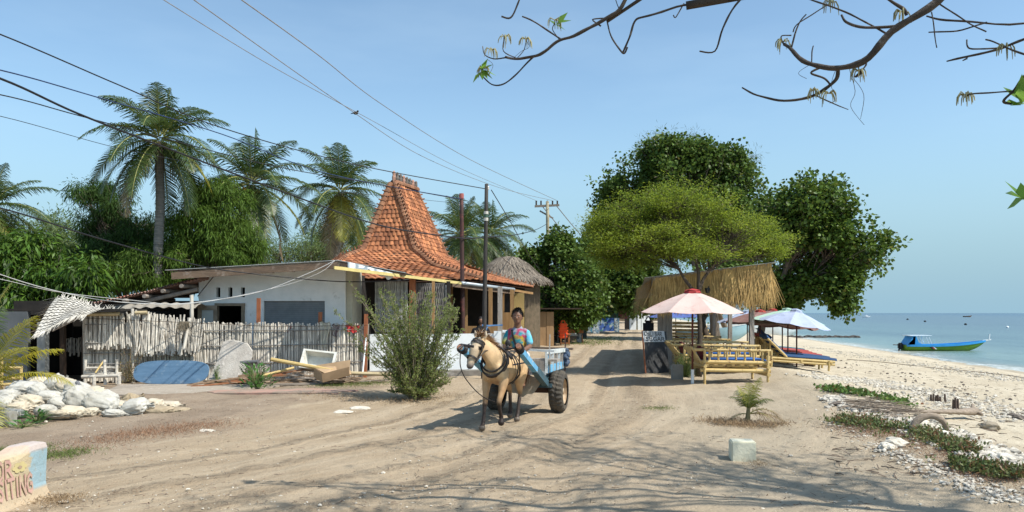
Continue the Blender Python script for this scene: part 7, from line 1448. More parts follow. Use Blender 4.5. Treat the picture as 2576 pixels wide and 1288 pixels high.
yy_ = math_(t_, 'ADD', sp_.outputs[1], math_(t_, 'MULTIPLY', math_(t_, 'SUBTRACT', noisef(t_, 9, 5, .7, tcn), .5), .22))
c_ = mixc(t_, ramp(t_, noisef(t_, 5, 5, .7, tcn), .3, .7), (.56, .46, .29), (.46, .37, .23)); c_ = mixc(t_, ramp(t_, yy_, 6.46-5.6, 6.50-5.6), c_, (.30, .42, .46)); c_ = mixc(t_, ramp(t_, sp_.outputs[2], .12, .08), c_, (.46, .36, .24)); c_ = mixc(t_, math_(t_, 'MULTIPLY', ramp(t_, sp_.outputs[2], .41, .45), .7), c_, (.58, .42, .34))
c_ = mixc(t_, math_(t_, 'MULTIPLY', ramp(t_, noisef(t_, 22, 6, .75, tcn, sc=(1, 1, .4)), .54, .66), .55), c_, (.30, .26, .19)); t_.links.new(c_, b_.inputs['Base Color']); b_.inputs['Roughness'].default_value = .85; bn_ = N(t_, 'ShaderNodeBump', Strength=.6, Distance=.02); t_.links.new(noisef(t_, 16, 6, .7, tcn), bn_.inputs['Height']); t_.links.new(bn_.outputs[0], b_.inputs['Normal'])
mb.build('wall_body', wm, pw, smooth=False, origin=None)
def wf_(Y, z, e_=.006): q = W_(Y, z); q = q+V((.6, .1, .5))*NZ.noise(q*4)*.02; return q+V((e_, 0, 0))
PKL = mat('faded_pink_letter', (.52, .28, .25), (.48, .32, .25), .85, 14, c3=(.52, .40, .27), s3=9, t3=(.5, .65)); LNE = mat('letter_outline', (.30, .20, .14), (.38, .28, .19), .9)
for txt, yend, z0_, h_, u_ in (('FOR', 6.27, .255, .145, .083), ('VISITING', 6.49, .085, .155, .071)):
    n_ch = sum((.35 if ch in 'I' else 1)+.18 for ch in txt)-.18; y0_ = yend-n_ch*u_
    for wd_, mm, o_ in ((.27, LNE, .006), (.19, PKL, .009)):
        mb = MB(); strokes(mb, txt, lambda x, y: wf_(y0_+x*u_, z0_+y*h_, o_), wd_, 1.18, 0); mb.build('painted_letters' if mm is PKL else 'letter_outline', mm, pw)
for k in range(6):
    a = k*pi/3; mb = MB(); pts = [wf_(6.35+.050*cos(a)+.028*cos(q), .325+.030*sin(a)+.020*sin(q), .008) for q in [2*pi*j/12 for j in range(12)]]; mb.add(pts, [tuple(range(12))]); mb.build('painted_petal', mat('pale_yellow_petal', (.56, .47, .22), (.48, .40, .20), .85), pw)
mb = MB(); mb.add([wf_(6.35+.02*cos(q), .325+.014*sin(q), .011) for q in [2*pi*j/10 for j in range(10)]], [tuple(range(10))]); mb.build('flower_centre', LNE, pw)
# ------------------------------------------------------------ sacks
SK = [mat('white_woven_sack', (.53, .52, .47), (.38, .36, .31), .75, 6, c3=(.45, .40, .31), s3=3, t3=(.55, .75), bump=.7, bscale=9), mat('cream_woven_sack', (.58, .52, .41), (.46, .40, .30), .8, 6, c3=(.34, .28, .2), s3=3, bump=.7, bscale=9), mat('tan_burlap_sack', (.42, .34, .23), (.30, .24, .16), .85, 6, c3=(.2, .16, .11), s3=4, bump=.9, bscale=10)]
def sack(px, py, Y, w_, h_, d_, rot, m, label, tilt=0, wr=.12, flatp=1.0, nm='sack'):
    h_ *= 1.12; c_ = P(px, py-7, Y); c_.z = max(c_.z, h_*.36); bm = bmesh.new(); bmesh.ops.create_icosphere(bm, subdivisions=4, radius=1); bm.verts.index_update(); o_ = V((px*.13, py*.07, 0)); M_ = Matrix.Rotation(rot, 3, 'Y') @ Matrix.Rotation(tilt, 3, 'X'); vs = []
    for v in bm.verts:
        x, y, z = v.co; e_ = lambda q, p_: math.copysign(abs(q)**p_, q); q = V((e_(x, .5)*w_/2, e_(y, .7)*d_/2, e_(z, .9)*h_/2*(1-.55*abs(x)**3)*(1+.25*sin(px)*x)))
        fold = abs(NZ.noise(V((x*2.2, y*2.2+z*5, z*3))+o_))*wr*1.5+abs(NZ.noise(V((x*5, y*4+z*3, z*9))+o_))*wr*.9; q *= 1-fold*.9; vs.append(c_+M_@q)
    mb = MB(); mb.add(vs, [[v.index for v in f.verts] for f in bm.faces]); bm.free(); root = mb.build(nm, m, None, label, 'sack', 'pile of old sacks', smooth=True)
    if flatp: 
        e0 = c_+M_@V((w_*.47, 0, 0)); mb = MB(); s2 = M_@V((.10, 0, 0)); k_ = M_@V((0, 0, h_*.18)); mb.sheet(lambda u, v: e0+s2*u+k_*(v-.5)*(1+.8*u)+V((0, .02*sin(v*14+u*3), 0)), 4, 8, .006); mb.build('sack_mouth', m, root)
    return root
sk = [(60, 985, 13.4, .62, .26, .5, .05, 0, 'white sack on the upper left of the pile under the yellow palm leaf'), (140, 975, 13.5, .42, .34, .4, -.5, 0, 'white sack at the top of the pile with its mouth gathered upward'), (170, 985, 13.2, .48, .36, .42, .3, 1, 'cream sack near the top leaning right'), (200, 990, 13.0, .55, .30, .42, .25, 0, 'bright white crumpled sack at the top right of the pile'),
      (235, 1005, 12.9, .50, .34, .4, .1, 1, 'cream sack with faded red and blue print under the grey pipe'), (268, 1015, 12.9, .45, .30, .4, .4, 0, 'white sack right behind the grey pipe'), (125, 1010, 12.7, .52, .26, .42, .1, 0, 'wrinkled white sack in the middle of the pile'), (70, 1030, 12.3, .50, .32, .42, .25, 1, 'tan cream sack with small blue print on the left of the pile'),
      (205, 1025, 12.4, .62, .44, .42, .35, 0, 'largest plump off white sack in the middle of the pile'), (150, 1035, 12.3, .42, .26, .36, .3, 0, 'white sack tucked left of the largest one'), (255, 1045, 12.1, .66, .36, .40, .2, 0, 'bright white sack slumped flat toward the front'), (20, 1010, 12.9, .45, .3, .4, -.1, 0, 'white sack at the left edge behind the hanging palm leaf'), (12, 1040, 12.2, .42, .3, .4, 0, 0, 'white sack at the left edge low in the pile'),
      (45, 1050, 11.9, .44, .24, .36, 0, 1, 'dirty sack low on the left above the green weed'), (115, 1052, 11.8, .36, .20, .3, .1, 0, 'small grey white sack in front of the green weed'), (180, 1062, 11.7, .50, .18, .34, .1, 1, 'flattened cream sack at the front of the pile'), (150, 1070, 11.5, .62, .13, .34, -.04, 1, 'flat cream sack with pink print lying at the very front'),
      (340, 1055, 12.0, .50, .28, .38, -.15, 0, 'round white sack lying apart to the right of the pile'), (330, 1030, 12.6, .36, .30, .34, -.5, 2, 'crumpled tan sack standing behind the round white one'), (385, 1032, 12.6, .42, .20, .34, .1, 1, 'pinkish cream sack with red print right of the round white one'), (400, 1050, 12.1, .60, .12, .4, .03, 2, 'empty tan sack spread flat on the ground'), (440, 1052, 12.2, .62, .07, .4, .02, 2, 'outermost empty tan sack at the right end'),
      (420, 1030, 12.8, .52, .12, .36, .0, 1, 'flat pale sack behind the empty tan ones'), (300, 1045, 12.3, .40, .2, .36, 0, 1, 'small cream sack squeezed between white ones right of centre'), (100, 975, 13.8, .5, .3, .4, .1, 1, 'dull cream sack at the back of the pile')]
sk += [(95, 992, 13.2, .36, .3, .34, .7, 0, 'small white sack standing on end behind the wrinkled one'), (176, 1006, 12.8, .34, .24, .3, -.3, 0, 'small white sack wedged above the largest one'), (36, 1068, 11.6, .4, .16, .3, .1, 0, 'flattened white sack at the lower left corner of the pile'), (222, 1062, 11.8, .36, .14, .3, -.1, 1, 'pinkish cream sack half under the slumped white one'), (288, 1062, 11.8, .4, .12, .3, .1, 0, 'torn white sack scrap on the ground right of the slumped one'), (365, 1046, 12.3, .26, .2, .26, .8, 2, 'crumpled brown sack scrap between the round sack and the flat ones')]
for i, (px, py, Y, w_, h_, d_, rot, mi, lb) in enumerate(sk): sack(px, py, Y, w_*.92, h_, d_, rot, SK[mi], lb, R.uniform(-.35, .35), .30 if mi else .24)
mb = MB(); mb.tube([P(194, 962, 12.7), P(240, 1035, 12.2)], .035, 10); mb.build('grey_pipe', mat('grey_pvc', (.17, .17, .18), (.12, .12, .12), .6, 5), None, 'grey pipe stuck slanting into the pile of sacks', 'pipe')
mb = MB()
for i in range(6): t = i*1.05; mb.tube([P(206+3*sin(t), 975, 12.62), P(196-4*i, 984+3*sin(i*2), 12.5)], .006, 4)
mb.build('blue_string', MATS['blue_rope'], None, 'blue string tied round the slanting grey pipe', 'string')
# ------------------------------------------------------------ things leaning on and lying before the fence
mb = MB(); c_ = P(432, 0, 17.05); pts = []; W_, H_ = 1.72, .53
for k in range(40):
    t = 2*pi*k/40; x = math.copysign(abs(cos(t))**.55, cos(t))*W_/2; z = math.copysign(abs(sin(t))**.72, sin(t))*H_/2; pts.append((x+(.06 if z > 0 else -.02)*abs(z)/H_, z))
f_ = [V((c_.x+x, 16.95+.22*(z+H_/2), z+H_/2+.02)) for x, z in pts]; bk_ = [p+V((0, .045, .0)) for p in f_]; mb.add(f_+bk_, [tuple(range(40))[::-1], tuple(range(40, 80))]+[(i, (i+1) % 40, 40+(i+1) % 40, 40+i) for i in range(40)])
mb.build('blue_board', mat('scuffed_blue_paint', (.12, .215, .33), (.085, .165, .26), .6, 3, sc=(.6, 3, 3), c3=(.22, .30, .38), s3=5, bump=.2), None, 'long rounded blue board leaning on its side against the cane fence', 'board')
mb = MB(); pl = [(524, 955), (560, 968), (595, 964), (612, 935), (634, 900), (634, 884), (622, 866), (600, 860), (575, 856), (560, 862), (545, 910)]; y0_ = 964
f_ = [P(x, min(y, 960), 17.0+ .45*(964-y)/100) for x, y in pl]; bk_ = [p+V((0, .05, .02)) for p in f_]; n_ = len(pl); mb.add(f_+bk_, [tuple(range(n_)), tuple(range(n_, 2*n_))[::-1]]+[(i, n_+i, n_+(i+1) % n_, (i+1) % n_) for i in range(n_)])
mb.build('broken_slab', mat('crumbled_concrete', (.46, .43, .38), (.34, .31, .27), .95, 4, sc=(1, 1, 1), c3=(.58, .54, .48), s3=8, bump=1), None, 'broken grey concrete slab leaning on the fence right of the blue board', 'slab')
mb = MB(); g = GG(437, 962); mb.sheet(lambda u, v: g+V((-.24+.50*u, -.05+.18*v, .05+.07*sin(pi*u)*sin(pi*v)+.02*sin(u*17+v*5))), 16, 8, .02); mb.build('plastic_bag', mat('mint_plastic', (.25, .62, .48), (.55, .68, .62), .4, 5, sc=(2, 2, 2)), None, 'crumpled mint green plastic bag at the foot of the blue board', 'bag', smooth=True)
bn = thing('bamboo_bench', G(262, 968), 'small grey bamboo bench frame standing before the left end of the fence', 'bench')
for nm_, a, b, r_ in (('seat_pole', (207, 948, 16.7), (300, 945, 16.6), .042), ('seat_pole', (214, 940, 17.1), (305, 940, 17.0), .036), ('back_pole', (218, 926, 17.05), (292, 925, 17.0), .03), ('post', (214, 970, 17.1), (215, 905, 17.1), .035), ('post', (293, 966, 17.0), (294, 905, 17.0), .035), ('post', (265, 968, 16.7), (263, 905, 16.8), .036), ('leg', (237, 968, 16.6), (237, 948, 16.6), .04), ('leg', (300, 966, 16.6), (300, 946, 16.6), .04), ('loose_stick', (240, 938, 16.9), (262, 906, 17.1), .02)):
    mb = MB(); bam(mb, P(*a), P(*b), r_, 8); mb.build(nm_, CANE if nm_ != 'loose_stick' else BAMY, bn)
bc = thing('bamboo_chair', G(25, 985), 'yellow bamboo chair cut off by the left edge in front of the dark grey shed', 'chair')
for nm_, a, b in (('post', (4, 995, 15.2), (4, 895, 15.2)), ('post', (54, 995, 15.3), (53, 925, 15.3)), ('back_rail', (-20, 927, 15.25), (56, 925, 15.3)), ('back_rail', (-20, 953, 15.25), (54, 951, 15.3)), ('seat_rail', (-25, 968, 15.1), (50, 966, 15.2)), ('leg', (-25, 995, 14.8), (-25, 940, 14.8))):
    mb = MB(); bam(mb, P(*a), P(*b), .032, 8); mb.build(nm_, BAMY, bc)
PLK = [mat('old_plank', (.30, .20, .12), (.20, .13, .085), .85, 5, sc=(.5, 5, 5), bump=.4), mat('grey_plank', (.34, .29, .24), (.22, .19, .16), .9, 5, sc=(.5, 5, 5), bump=.4), mat('red_brown_plank', (.33, .15, .07), (.24, .10, .05), .8, 5, sc=(.5, 5, 5), bump=.3)]
pk = [((470, 962, 16.4, .04), (700, 920, 17.2, .25), .12, .03, 0, 'longest plank rising from the blue board toward the middle of the pile'), ((480, 966, 16.2, .03), (640, 945, 16.8, .1), .09, .03, 2, 'thin red brown plank low at the left of the pile'), ((560, 963, 16.3, .04), (830, 952, 16.6, .05), .10, .04, 1, 'straight grey plank lying in front of the pile'), ((600, 930, 17.0, .2), (845, 912, 17.5, .35), .12, .03, 0, 'broad brown plank across the top of the pile'), ((620, 945, 16.9, .1), (760, 908, 17.3, .3), .08, .03, 2, 'red brown plank crossing under the broad brown one'),
      ((640, 938, 16.7, .12), (800, 938, 16.9, .15), .11, .03, 1, 'short grey plank in the middle of the pile'), ((690, 950, 16.6, .05), (870, 930, 17.3, .12), .09, .03, 0, 'brown plank pointing to the white basin'), ((880, 945, 16.9, .05), (975, 945, 17.3, .05), .12, .05, 1, 'grey board with holes right of the cardboard box'), ((570, 952, 16.7, .1), (720, 935, 17.1, .2), .10, .03, 2, 'dark red plank buried in the left of the pile'), ((700, 925, 17.2, .25), (820, 950, 16.8, .04), .07, .03, 1, 'narrow plank slanting down to the right in the pile')]
for a, b, w_, h_, mi, lb in pk:
    p, q = P(a[0], 0, a[2]), P(b[0], 0, b[2]); p.z = a[3]; q.z = b[3]+.02; mb = MB(); mb.bar(p, q, w_, h_); mb.build('plank', PLK[mi], None, lb, 'plank', 'pile of old planks')
for a, b, r_, m, lb in (((683, 904, 16.8), (836, 932, 16.5), .045, BAMY, 'curved bamboo pole lying across the top of the plank pile'), ((660, 945, 16.6), (740, 925, 16.9), .03, BAMY, 'short bamboo stick in the plank pile'), ((855, 938, 17.2), (1010, 943, 17.3), .045, BAMBOO, 'pale bamboo pole lying right of the cardboard box'), ((912, 940, 17.8), (921, 850, 18.2), .02, LWHITE, 'thin white pipe leaning on the right end of the fence'), ((580, 914, 17.3), (650, 910, 17.2), .05, MATS['grey_pvc'], 'dark pipe behind the broad leaved plant')):
    mb = MB(); bam(mb, P(*a), P(*b), r_, 8); mb.build('loose_pole', m, None, lb, 'pole')
mb = MB()
for i in range(170):
    px = 520+R.random()**.8*430; Y = R.uniform(16.5, 17.5); hh = .32*max(0, 1-abs(px-740)/260)*R.random(); c_ = P(px, 0, Y); c_.z = .02+hh; a = R.gauss(.1, .45); L = R.uniform(.15, .65); d = V((cos(a), sin(a)*.7, R.gauss(.03, .12)))*L/2; mb.bar(c_-d, c_+d, R.uniform(.02, .06), .012)
mb.build('splintered_laths', mat('mixed_splinters', (.32, .22, .14), (.20, .15, .11), .9, 3, isl=.5, c3=(.42, .36, .28), s3=2), None, 'splintered laths and wood scraps heaped under the old planks', 'wood scraps', kind='stuff')
bs = thing('broken_basin', P(790, 930, 17.4), 'broken white foam basin tipped on its side on top of the plank pile', 'basin'); c_ = P(806, 916, 17.5); Mx = Matrix.Rotation(radians(62), 3, 'X') @ Matrix.Rotation(-.12, 3, 'Z')
w2, d2, h2 = .40, .24, .26; q = lambda x, y, z: c_+Mx@V((x, y, z)); out_r = [(-w2, -d2), (w2, -d2), (w2, d2), (-w2, d2)]
mb = MB()
for i in range(4):
    (ax, ay), (bx_, by_) = out_r[i], out_r[(i+1) % 4]; f = .80; mb.hexa([q(ax*.86, ay*.86, 0), q(bx_*.86, by_*.86, 0), q(bx_*.72, by_*.72, .03), q(ax*.72, ay*.72, .03)], [q(ax, ay, h2), q(bx_, by_, h2), q(bx_*.86, by_*.82, h2), q(ax*.86, ay*.82, h2)])
mb.hexa([q(x*.86, y*.86, -.03) for x, y in out_r], [q(x*.80, y*.80, .03) for x, y in out_r]); mb.build('shell', mat('dirty_foam', (.70, .70, .64), (.58, .57, .50), .8, 5, c3=(.42, .36, .27), s3=4, bump=.4), bs)
cb = thing('cardboard_box', P(838, 950, 16.3), 'open brown cardboard box lying tipped in front of the white basin', 'box'); KB = mat('cardboard', (.44, .31, .19), (.36, .25, .15), .85, 4, spec=.1)
A_, B2, C2, D2 = P(812, 962, 16.1), P(879, 944, 16.15), P(879, 934, 16.6), P(790, 948, 16.6)
def qd(nm_, a, b, c, d): mb = MB(); n_ = (b-a).cross(d-a).normalized()*.006; mb.hexa([a, b, c, d], [a+n_, b+n_, c+n_, d+n_]); mb.build(nm_, KB, cb)
u_ = V((0, 0, .19)); qd('front_side', A_, B2, B2+u_+V((0, -.05, 0)), A_+u_+V((-.01, -.04, 0))); qd('left_side', D2, A_, A_+u_, D2+u_+V((.0, 0, .02))); qd('rear_side', C2, D2, D2+u_+V((0, .1, .06)), C2+u_+V((0, .1, .06))); qd('flap', D2+u_+V((0, 0, .02)), P(845, 920, 16.7), P(848, 935, 16.5), A_+u_+V((0, .1, .01))); qd('flap', P(852, 937, 16.6), P(862, 918, 16.8), P(882, 932, 16.8), P(884, 942, 16.6)); qd('base', A_, D2, C2, B2)
def drape(px, py, w_, h_, Y, m, label, taper=.4):
    mb = MB(); c_ = P(px, py, Y); mb.sheet(lambda u, v: c_+V(((u-.5)*w_*(1-taper*v)+.02*sin(v*6), -.03-.02*sin(u*16)-.01*v, -h_*v+.02*sin(u*7))), 16, 10); mb.sheet(lambda u, v: c_+V(((u-.5)*w_, .10*v-.03, .02+.02*sin(u*7)-.3*v*v*h_)), 12, 4); mb.build('hanging_cloth', m, None, label, 'cloth', 'clothes drying on the fence', smooth=True)
drape(720, 820, .30, .16, 18.35, mat('dusty_rose_cloth', (.30, .15, .13), (.2, .10, .09), .9, 7, bump=.4), 'dusty pink cloth bundled over the fence top'); drape(817, 812, .26, .62, 18.5, mat('cream_patterned_cloth', (.58, .55, .44), (.40, .38, .30), .9, 6, bump=.4), 'long cream patterned cloth hanging over the fence', .55); drape(845, 818, .18, .28, 18.55, mat('grey_mauve_cloth', (.22, .17, .17), (.15, .12, .12), .9, 6, bump=.4), 'grey mauve cloth hanging right of the long cream one'); drape(888, 820, .36, .16, 18.6, mat('red_cloth', (.50, .05, .05), (.4, .04, .04), .9, 6, bump=.4), 'bright red cloth on the fence behind the bush')
mb = MB(); c_ = P(463, 813, 17.25)
for i in range(160): p = c_+V((R.uniform(-.13, .13), R.uniform(-.05, .03), R.uniform(-.02, .05))); mb.tube([p, p+V((R.gauss(0, .03), -.02, -R.uniform(.10, .22)))], [.006, .003], 3, cap=False)
mb.build('straw_bundle', mat('brown_straw_bundle', (.28, .23, .16), (.18, .15, .1), .9, isl=.3), None, 'small brown straw bundle hanging on the fence', 'bundle')
vn = thing('climbing_weed', P(325, 960, 17.1), 'thin dry climbing weed on the fence left of the blue board', 'plant'); C, D = [], []; mb = MB()
for i in range(26):
    p = P(R.uniform(310, 345), 962, 17.05); q = P(R.uniform(285, 360), R.uniform(860, 930), 17.05); mb.tube(wander(p, q, 6, .12), .004, 3, cap=False)
    for k in range(26): t = R.random(); r_ = p.lerp(q, t); C.append(tuple(r_+V(rand_dirs(1)[0])*.05)); D.append(rand_dirs(1)[0])
mb.build('stems', DRYG, vn); leaves('foliage', np.array(C), np.array(D), rand_dirs(len(C)), RN.uniform(.02, .045, len(C)), .018, leafmat('olive_leaf', (.16, .15, .05), (.24, .20, .09), .3), vn)
# ------------------------------------------------------------ young palms
yp = GG(1880, 1065); y_ = thing('young_palm', yp, 'knee high young coconut palm with drooping dry fronds on the sand at the right', 'palm')
mb = MB(); mb.tube([yp-V((0, 0, .02)), yp+V((.01, 0, .12)), yp+V((.02, 0, .30))], [.05, .035, .022], 8); mb.build('trunk', mat('young_palm_stem', (.22, .20, .10), (.16, .13, .07), .8), y_)
R.seed(5); GOLD = leafmat('golden_palm_leaflet', (.42, .36, .03), (.22, .25, .03), .45, .3, .4)
for i, (az, el, L, m, sg, ll) in enumerate(((1.2, 1.35, .42, PYEL, .3, .17), (2.6, 1.25, .40, PYEL, .5, .16), (.5, 1.15, .55, PYEL, .2, .13), (3.3, 1.0, .38, PGREEN, .9, .15), (-.2, .9, .42, PGREEN, 1.0, .15), (4.4, 1.1, .36, PGREEN, .7, .15), (.05, .55, .62, PDRY, 1.5, .17), (.0, .12, .78, PDRY, .9, .2), (3.0, .1, .42, PDRY, 1.3, .14), (5.2, .9, .36, PGREEN, .9, .15), (1.9, 1.0, .4, PGREEN, .6, .15), (-.6, .3, .5, PDRY, 1.2, .16))):
    pts, vs, qs = frond(yp+V((.02, 0, .20 if m is not PDRY else .14)), az, el, L, 26, sg, ll*1.25, 0, 1.3); rb = MB(); rb.m = 0; rb.tube(pts, [.008*(1-j/17) for j in range(15)], 4); rb.m = 1; rb.add(vs, qs); rb.build('frond', [RACH, m], y_)
lp = thing('coconut_seedling', P(-60, 1050, 11), 'coconut palm with yellow green fronds reaching in from the left edge', 'palm')
for i, (o_, az, el, L, m, sg, ll) in enumerate((((-55, 985), .05, 1.15, 1.45, GOLD, .65, .55), ((-60, 985), -.2, .95, 1.3, PYEL, .8, .50), ((-55, 985), .25, .85, 1.35, GOLD, .7, .50), ((-50, 985), .1, .60, 1.45, GOLD, .95, .34), ((-100, 985), 1.4, 1.2, 1.5, PGREEN, .5, .5), ((-90, 985), -.5, .15, 1.25, PYEL, 1.5, .42), ((-95, 970), .5, 1.3, 1.7, PYEL, .5, .45))):
    pts, vs, qs = frond(P(o_[0], o_[1], 11), az, el, L, 50, sg, ll, 0, .72); vs = vs; rb = MB(); rb.m = 0; rb.tube(pts, [.016*(1-j/17) for j in range(15)], 4); rb.m = 1; rb.add(vs, qs); rb.build('frond', [RACH, m], lp)
mb = MB(); b_ = P(-100, 1000, 11); mb.tube([V((b_.x, b_.y, 0)), V((b_.x, b_.y, .35)), P(-96, 980, 11)], [.12, .09, .06], 8); mb.build('trunk', MATS['young_palm_stem'], lp)
R.seed(123)
# ------------------------------------------------------------ bare tree overhead
TWB = mat('dark_twig_bark', (.085, .068, .055), (.045, .038, .032), .9, 8, c3=(.20, .17, .14), s3=7, bump=.8)
ot = thing('overhead_tree', V((8.6, 3.2, gz(8.6, 3.2))), 'nearly leafless tree at the right whose dark branches hang overhead', 'tree')
BR = []
def branch(pp, Y0, Y1, r0, r1, name='branch'):
    n = len(pp); pts = [P(x, y, Y0+(Y1-Y0)*i/(n-1)) for i, (x, y) in enumerate(pp)]; c = crv(pts, 5); c = [p+NZ.noise_vector(p*5)*.014 for p in c]; mb = MB(); m = len(c)
    mb.tube(c, [(r0*.50+(r1*.72-r0*.50)*i/(m-1))*(1+.30*NZ.noise(p*14)) for i, p in enumerate(c)], 7); mb.build(name, TWB, ot, smooth=True); BR.append(c); return c
# branch chains traced at their real distance, thick ends towards the trunk on the right
branch([(1640, -160), (1575, 0), (1530, 45), (1455, 85), (1410, 100), (1368, 128), (1345, 140), (1300, 148), (1272, 145)], 5.6, 5.9, .032, .012)
branch([(1340, 142), (1300, 185), (1265, 211), (1235, 212), (1212, 190)], 5.85, 6.0, .014, .008); branch([(1412, 98), (1378, 78), (1340, 52), (1314, 40)], 5.8, 5.7, .014, .008); branch([(1275, 146), (1245, 150), (1220, 140), (1215, 118)], 5.9, 6.0, .011, .005); branch([(1300, 147), (1268, 130), (1270, 95)], 5.9, 5.9, .009, .005); branch([(1300, 147), (1318, 125), (1322, 98)], 5.9, 5.9, .007, .004); branch([(1408, 98), (1392, 75), (1398, 60)], 5.8, 5.8, .008, .006)
branch([(1525, 50), (1538, 90), (1558, 125), (1570, 135), (1578, 118)], 5.7, 5.6, .012, .009); branch([(1840, -60), (1780, 0), (1700, 20), (1620, 40), (1595, 55), (1582, 95), (1568, 132)], 5.4, 5.6, .018, .010); branch([(1525, 48), (1490, 50), (1512, 68)], 5.7, 5.7, .011, .008); branch([(1320, -30), (1300, 10), (1282, 42), (1260, 40)], 5.6, 5.6, .013, .009); branch([(1545, -20), (1555, 15), (1562, 30)], 5.7, 5.7, .007, .005)
branch([(1920, -60), (1850, 15), (1820, 70), (1800, 130), (1762, 128)], 5.2, 5.4, .015, .008); branch([(1720, 10), (1700, 45), (1693, 40)], 5.5, 5.5, .009, .006)
branch([(2600, -330), (2480, -150), (2360, 0), (2240, 80), (2170, 155), (2100, 170), (2030, 160), (1990, 125), (1970, 110)], 4.3, 5.0, .062, .014)
branch([(2110, 168), (2105, 200), (2070, 230), (2030, 245), (1960, 255), (1905, 240), (1868, 222)], 4.9, 5.2, .028, .007); branch([(2050, 240), (2085, 255), (2115, 268), (2135, 275)], 5.0, 5.1, .010, .004); branch([(1990, 125), (1968, 108), (1965, 90), (1990, 88)], 5.0, 5.0, .012, .006); branch([(1985, 125), (2010, 60), (2030, 35)], 5.0, 5.0, .012, .006); branch([(2070, 168), (2040, 185), (2075, 200), (2090, 215)], 4.95, 4.95, .014, .01)
branch([(2260, 65), (2180, 72), (2130, 60), (2115, 42)], 4.7, 4.8, .022, .009); branch([(2230, 85), (2200, 70), (2140, 40), (2060, 5), (2000, -20)], 4.7, 4.9, .014, .006); branch([(2280, 40), (2270, 20), (2225, -10)], 4.6, 4.6, .02, .012); branch([(2090, 4), (2010, 55), (1995, 80)], 4.9, 5, .008, .005); branch([(2170, 150), (2180, 160), (2150, 190), (2170, 178)], 4.8, 4.8, .013, .009); branch([(2040, 165), (2040, 130), (2045, 112)], 4.95, 4.95, .008, .005)
branch([(2700, 60), (2500, 58), (2380, 50), (2330, 40)], 4.4, 4.7, .014, .007); branch([(2480, 55), (2420, 75), (2370, 80), (2335, 82)], 4.5, 4.7, .011, .006); branch([(2330, -20), (2380, 20), (2440, 62), (2480, 80)], 4.5, 4.5, .010, .006); branch([(2345, 30), (2350, 65), (2360, 118)], 4.6, 4.6, .008, .005)
branch([(2700, 60), (2560, 105), (2510, 125), (2430, 145), (2380, 155)], 4.3, 4.6, .020, .007); branch([(2530, 118), (2470, 122), (2440, 120), (2435, 100)], 4.4, 4.5, .010, .006); branch([(2440, 142), (2420, 155), (2432, 150)], 4.5, 4.5, .006, .004)
branch([(2700, 110), (2590, 180), (2550, 225), (2520, 255), (2540, 262)], 4.1, 4.3, .017, .010); branch([(2700, 232), (2570, 230), (2500, 232), (2450, 235), (2430, 245)], 4.2, 4.4, .010, .006); branch([(2700, 150), (2600, 145), (2520, 112), (2480, 100)], 4.2, 4.5, .014, .006)
for pp in (((2105, 172), (2092, 215), (2105, 250), (2088, 262)), ((2138, 165), (2150, 230), (2140, 270), (2175, 315)), ((2150, 200), (2172, 240), (2165, 300)), ((1225, 150), (1240, 165), (1228, 190)), ((1290, 148), (1310, 130), (1330, 118), (1320, 100)), ((2035, 165), (2010, 185), (2030, 200))):
    c = branch(pp, 4.9 if pp[0][0] > 1500 else 5.9, 4.9 if pp[0][0] > 1500 else 5.9, .0035, .002, 'aerial_twig')
# limbs outside the picture that carry those branches and throw shadows on the foreground
trunk_top = V((6.6, 4.4, 3.6)); mb = MB(); mb.tube(crv([V((8.6, 3.2, gz(8.6, 3.2)-.1)), V((8.2, 3.4, 1.4)), V((7.5, 3.9, 2.6)), trunk_top], 5), [.26-.007*i for i in range(16)], 12); mb.build('trunk', mat('grey_brown_bark', (.2, .16, .12)), ot, smooth=True)
def limb3(a, pts, r0, r1): mb = MB(); c = crv([V(a)]+[V(p) for p in pts], 5); m = len(c); c = [p+NZ.noise_vector(p*2.2)*.07 for p in c]; mb.tube(c, [r0+(r1-r0)*i/(m-1) for i in range(m)], 7); mb.build('branch', TWB, ot, smooth=True); return c
L1_ = limb3(trunk_top, [(5.5, 4.3, 4.3), BR[13][0]+V((.0, 0, 0))], .06, .031); L2_ = limb3(trunk_top, [(5.0, 5.0, 4.9), (3.2, 5.3, 5.0), BR[7][0] if len(BR) > 7 else (2, 5.4, 4.6)], .05, .012); L3_ = limb3((3.6, 5.3, 5.05), [(2.4, 5.5, 4.9), BR[0][0]], .026, .016); L4_ = limb3((5.6, 4.4, 4.3), [(5.0, 4.25, 3.9), P(2700, 60, 4.3)], .03, .011); L5_ = limb3((5.9, 4.4, 4.0), [(5.2, 4.1, 3.6), P(2700, 110, 4.15)], .03, .01)
cr_ = []
HT = V((7.4, 4.2, 6.4)); limb3(trunk_top, [(6.9, 4.3, 5.2), HT], .16, .10)
for k in range(15):      # the high bare crown above the picture
    tgt = V((3.0+7.6*((k*.618) % 1), 2.2+5.6*((k*.381+.2) % 1), 7.2+2.0*R.random())); mid_ = HT.lerp(tgt, .5)+V((R.gauss(0, .4), R.gauss(0, .4), .3)); c = limb3(HT, [mid_, tgt], .038, .013); cr_.append(c)
    for j in range(3):
        p = c[R.randint(6, len(c)-2)]; q = p+V((R.gauss(0, 1.0), R.gauss(0, 1.0), R.uniform(.1, .9))); cr_.append(limb3(p, [p.lerp(q, .5)+V((0, 0, .15)), q], .022, .008))
def cluster(c, n, L, m, nm='leaf_cluster', up=.3):
    C = np.array([tuple(V(c)+V(rand_dirs(1)[0])*.012) for _ in range(n)]); D = rand_dirs(n)+[0, 0, up]; leaves(nm, C, D, rand_dirs(n)*.5+[0, -.6, .7], L*RN.uniform(.75, 1.1, n), L*.42, m, ot)
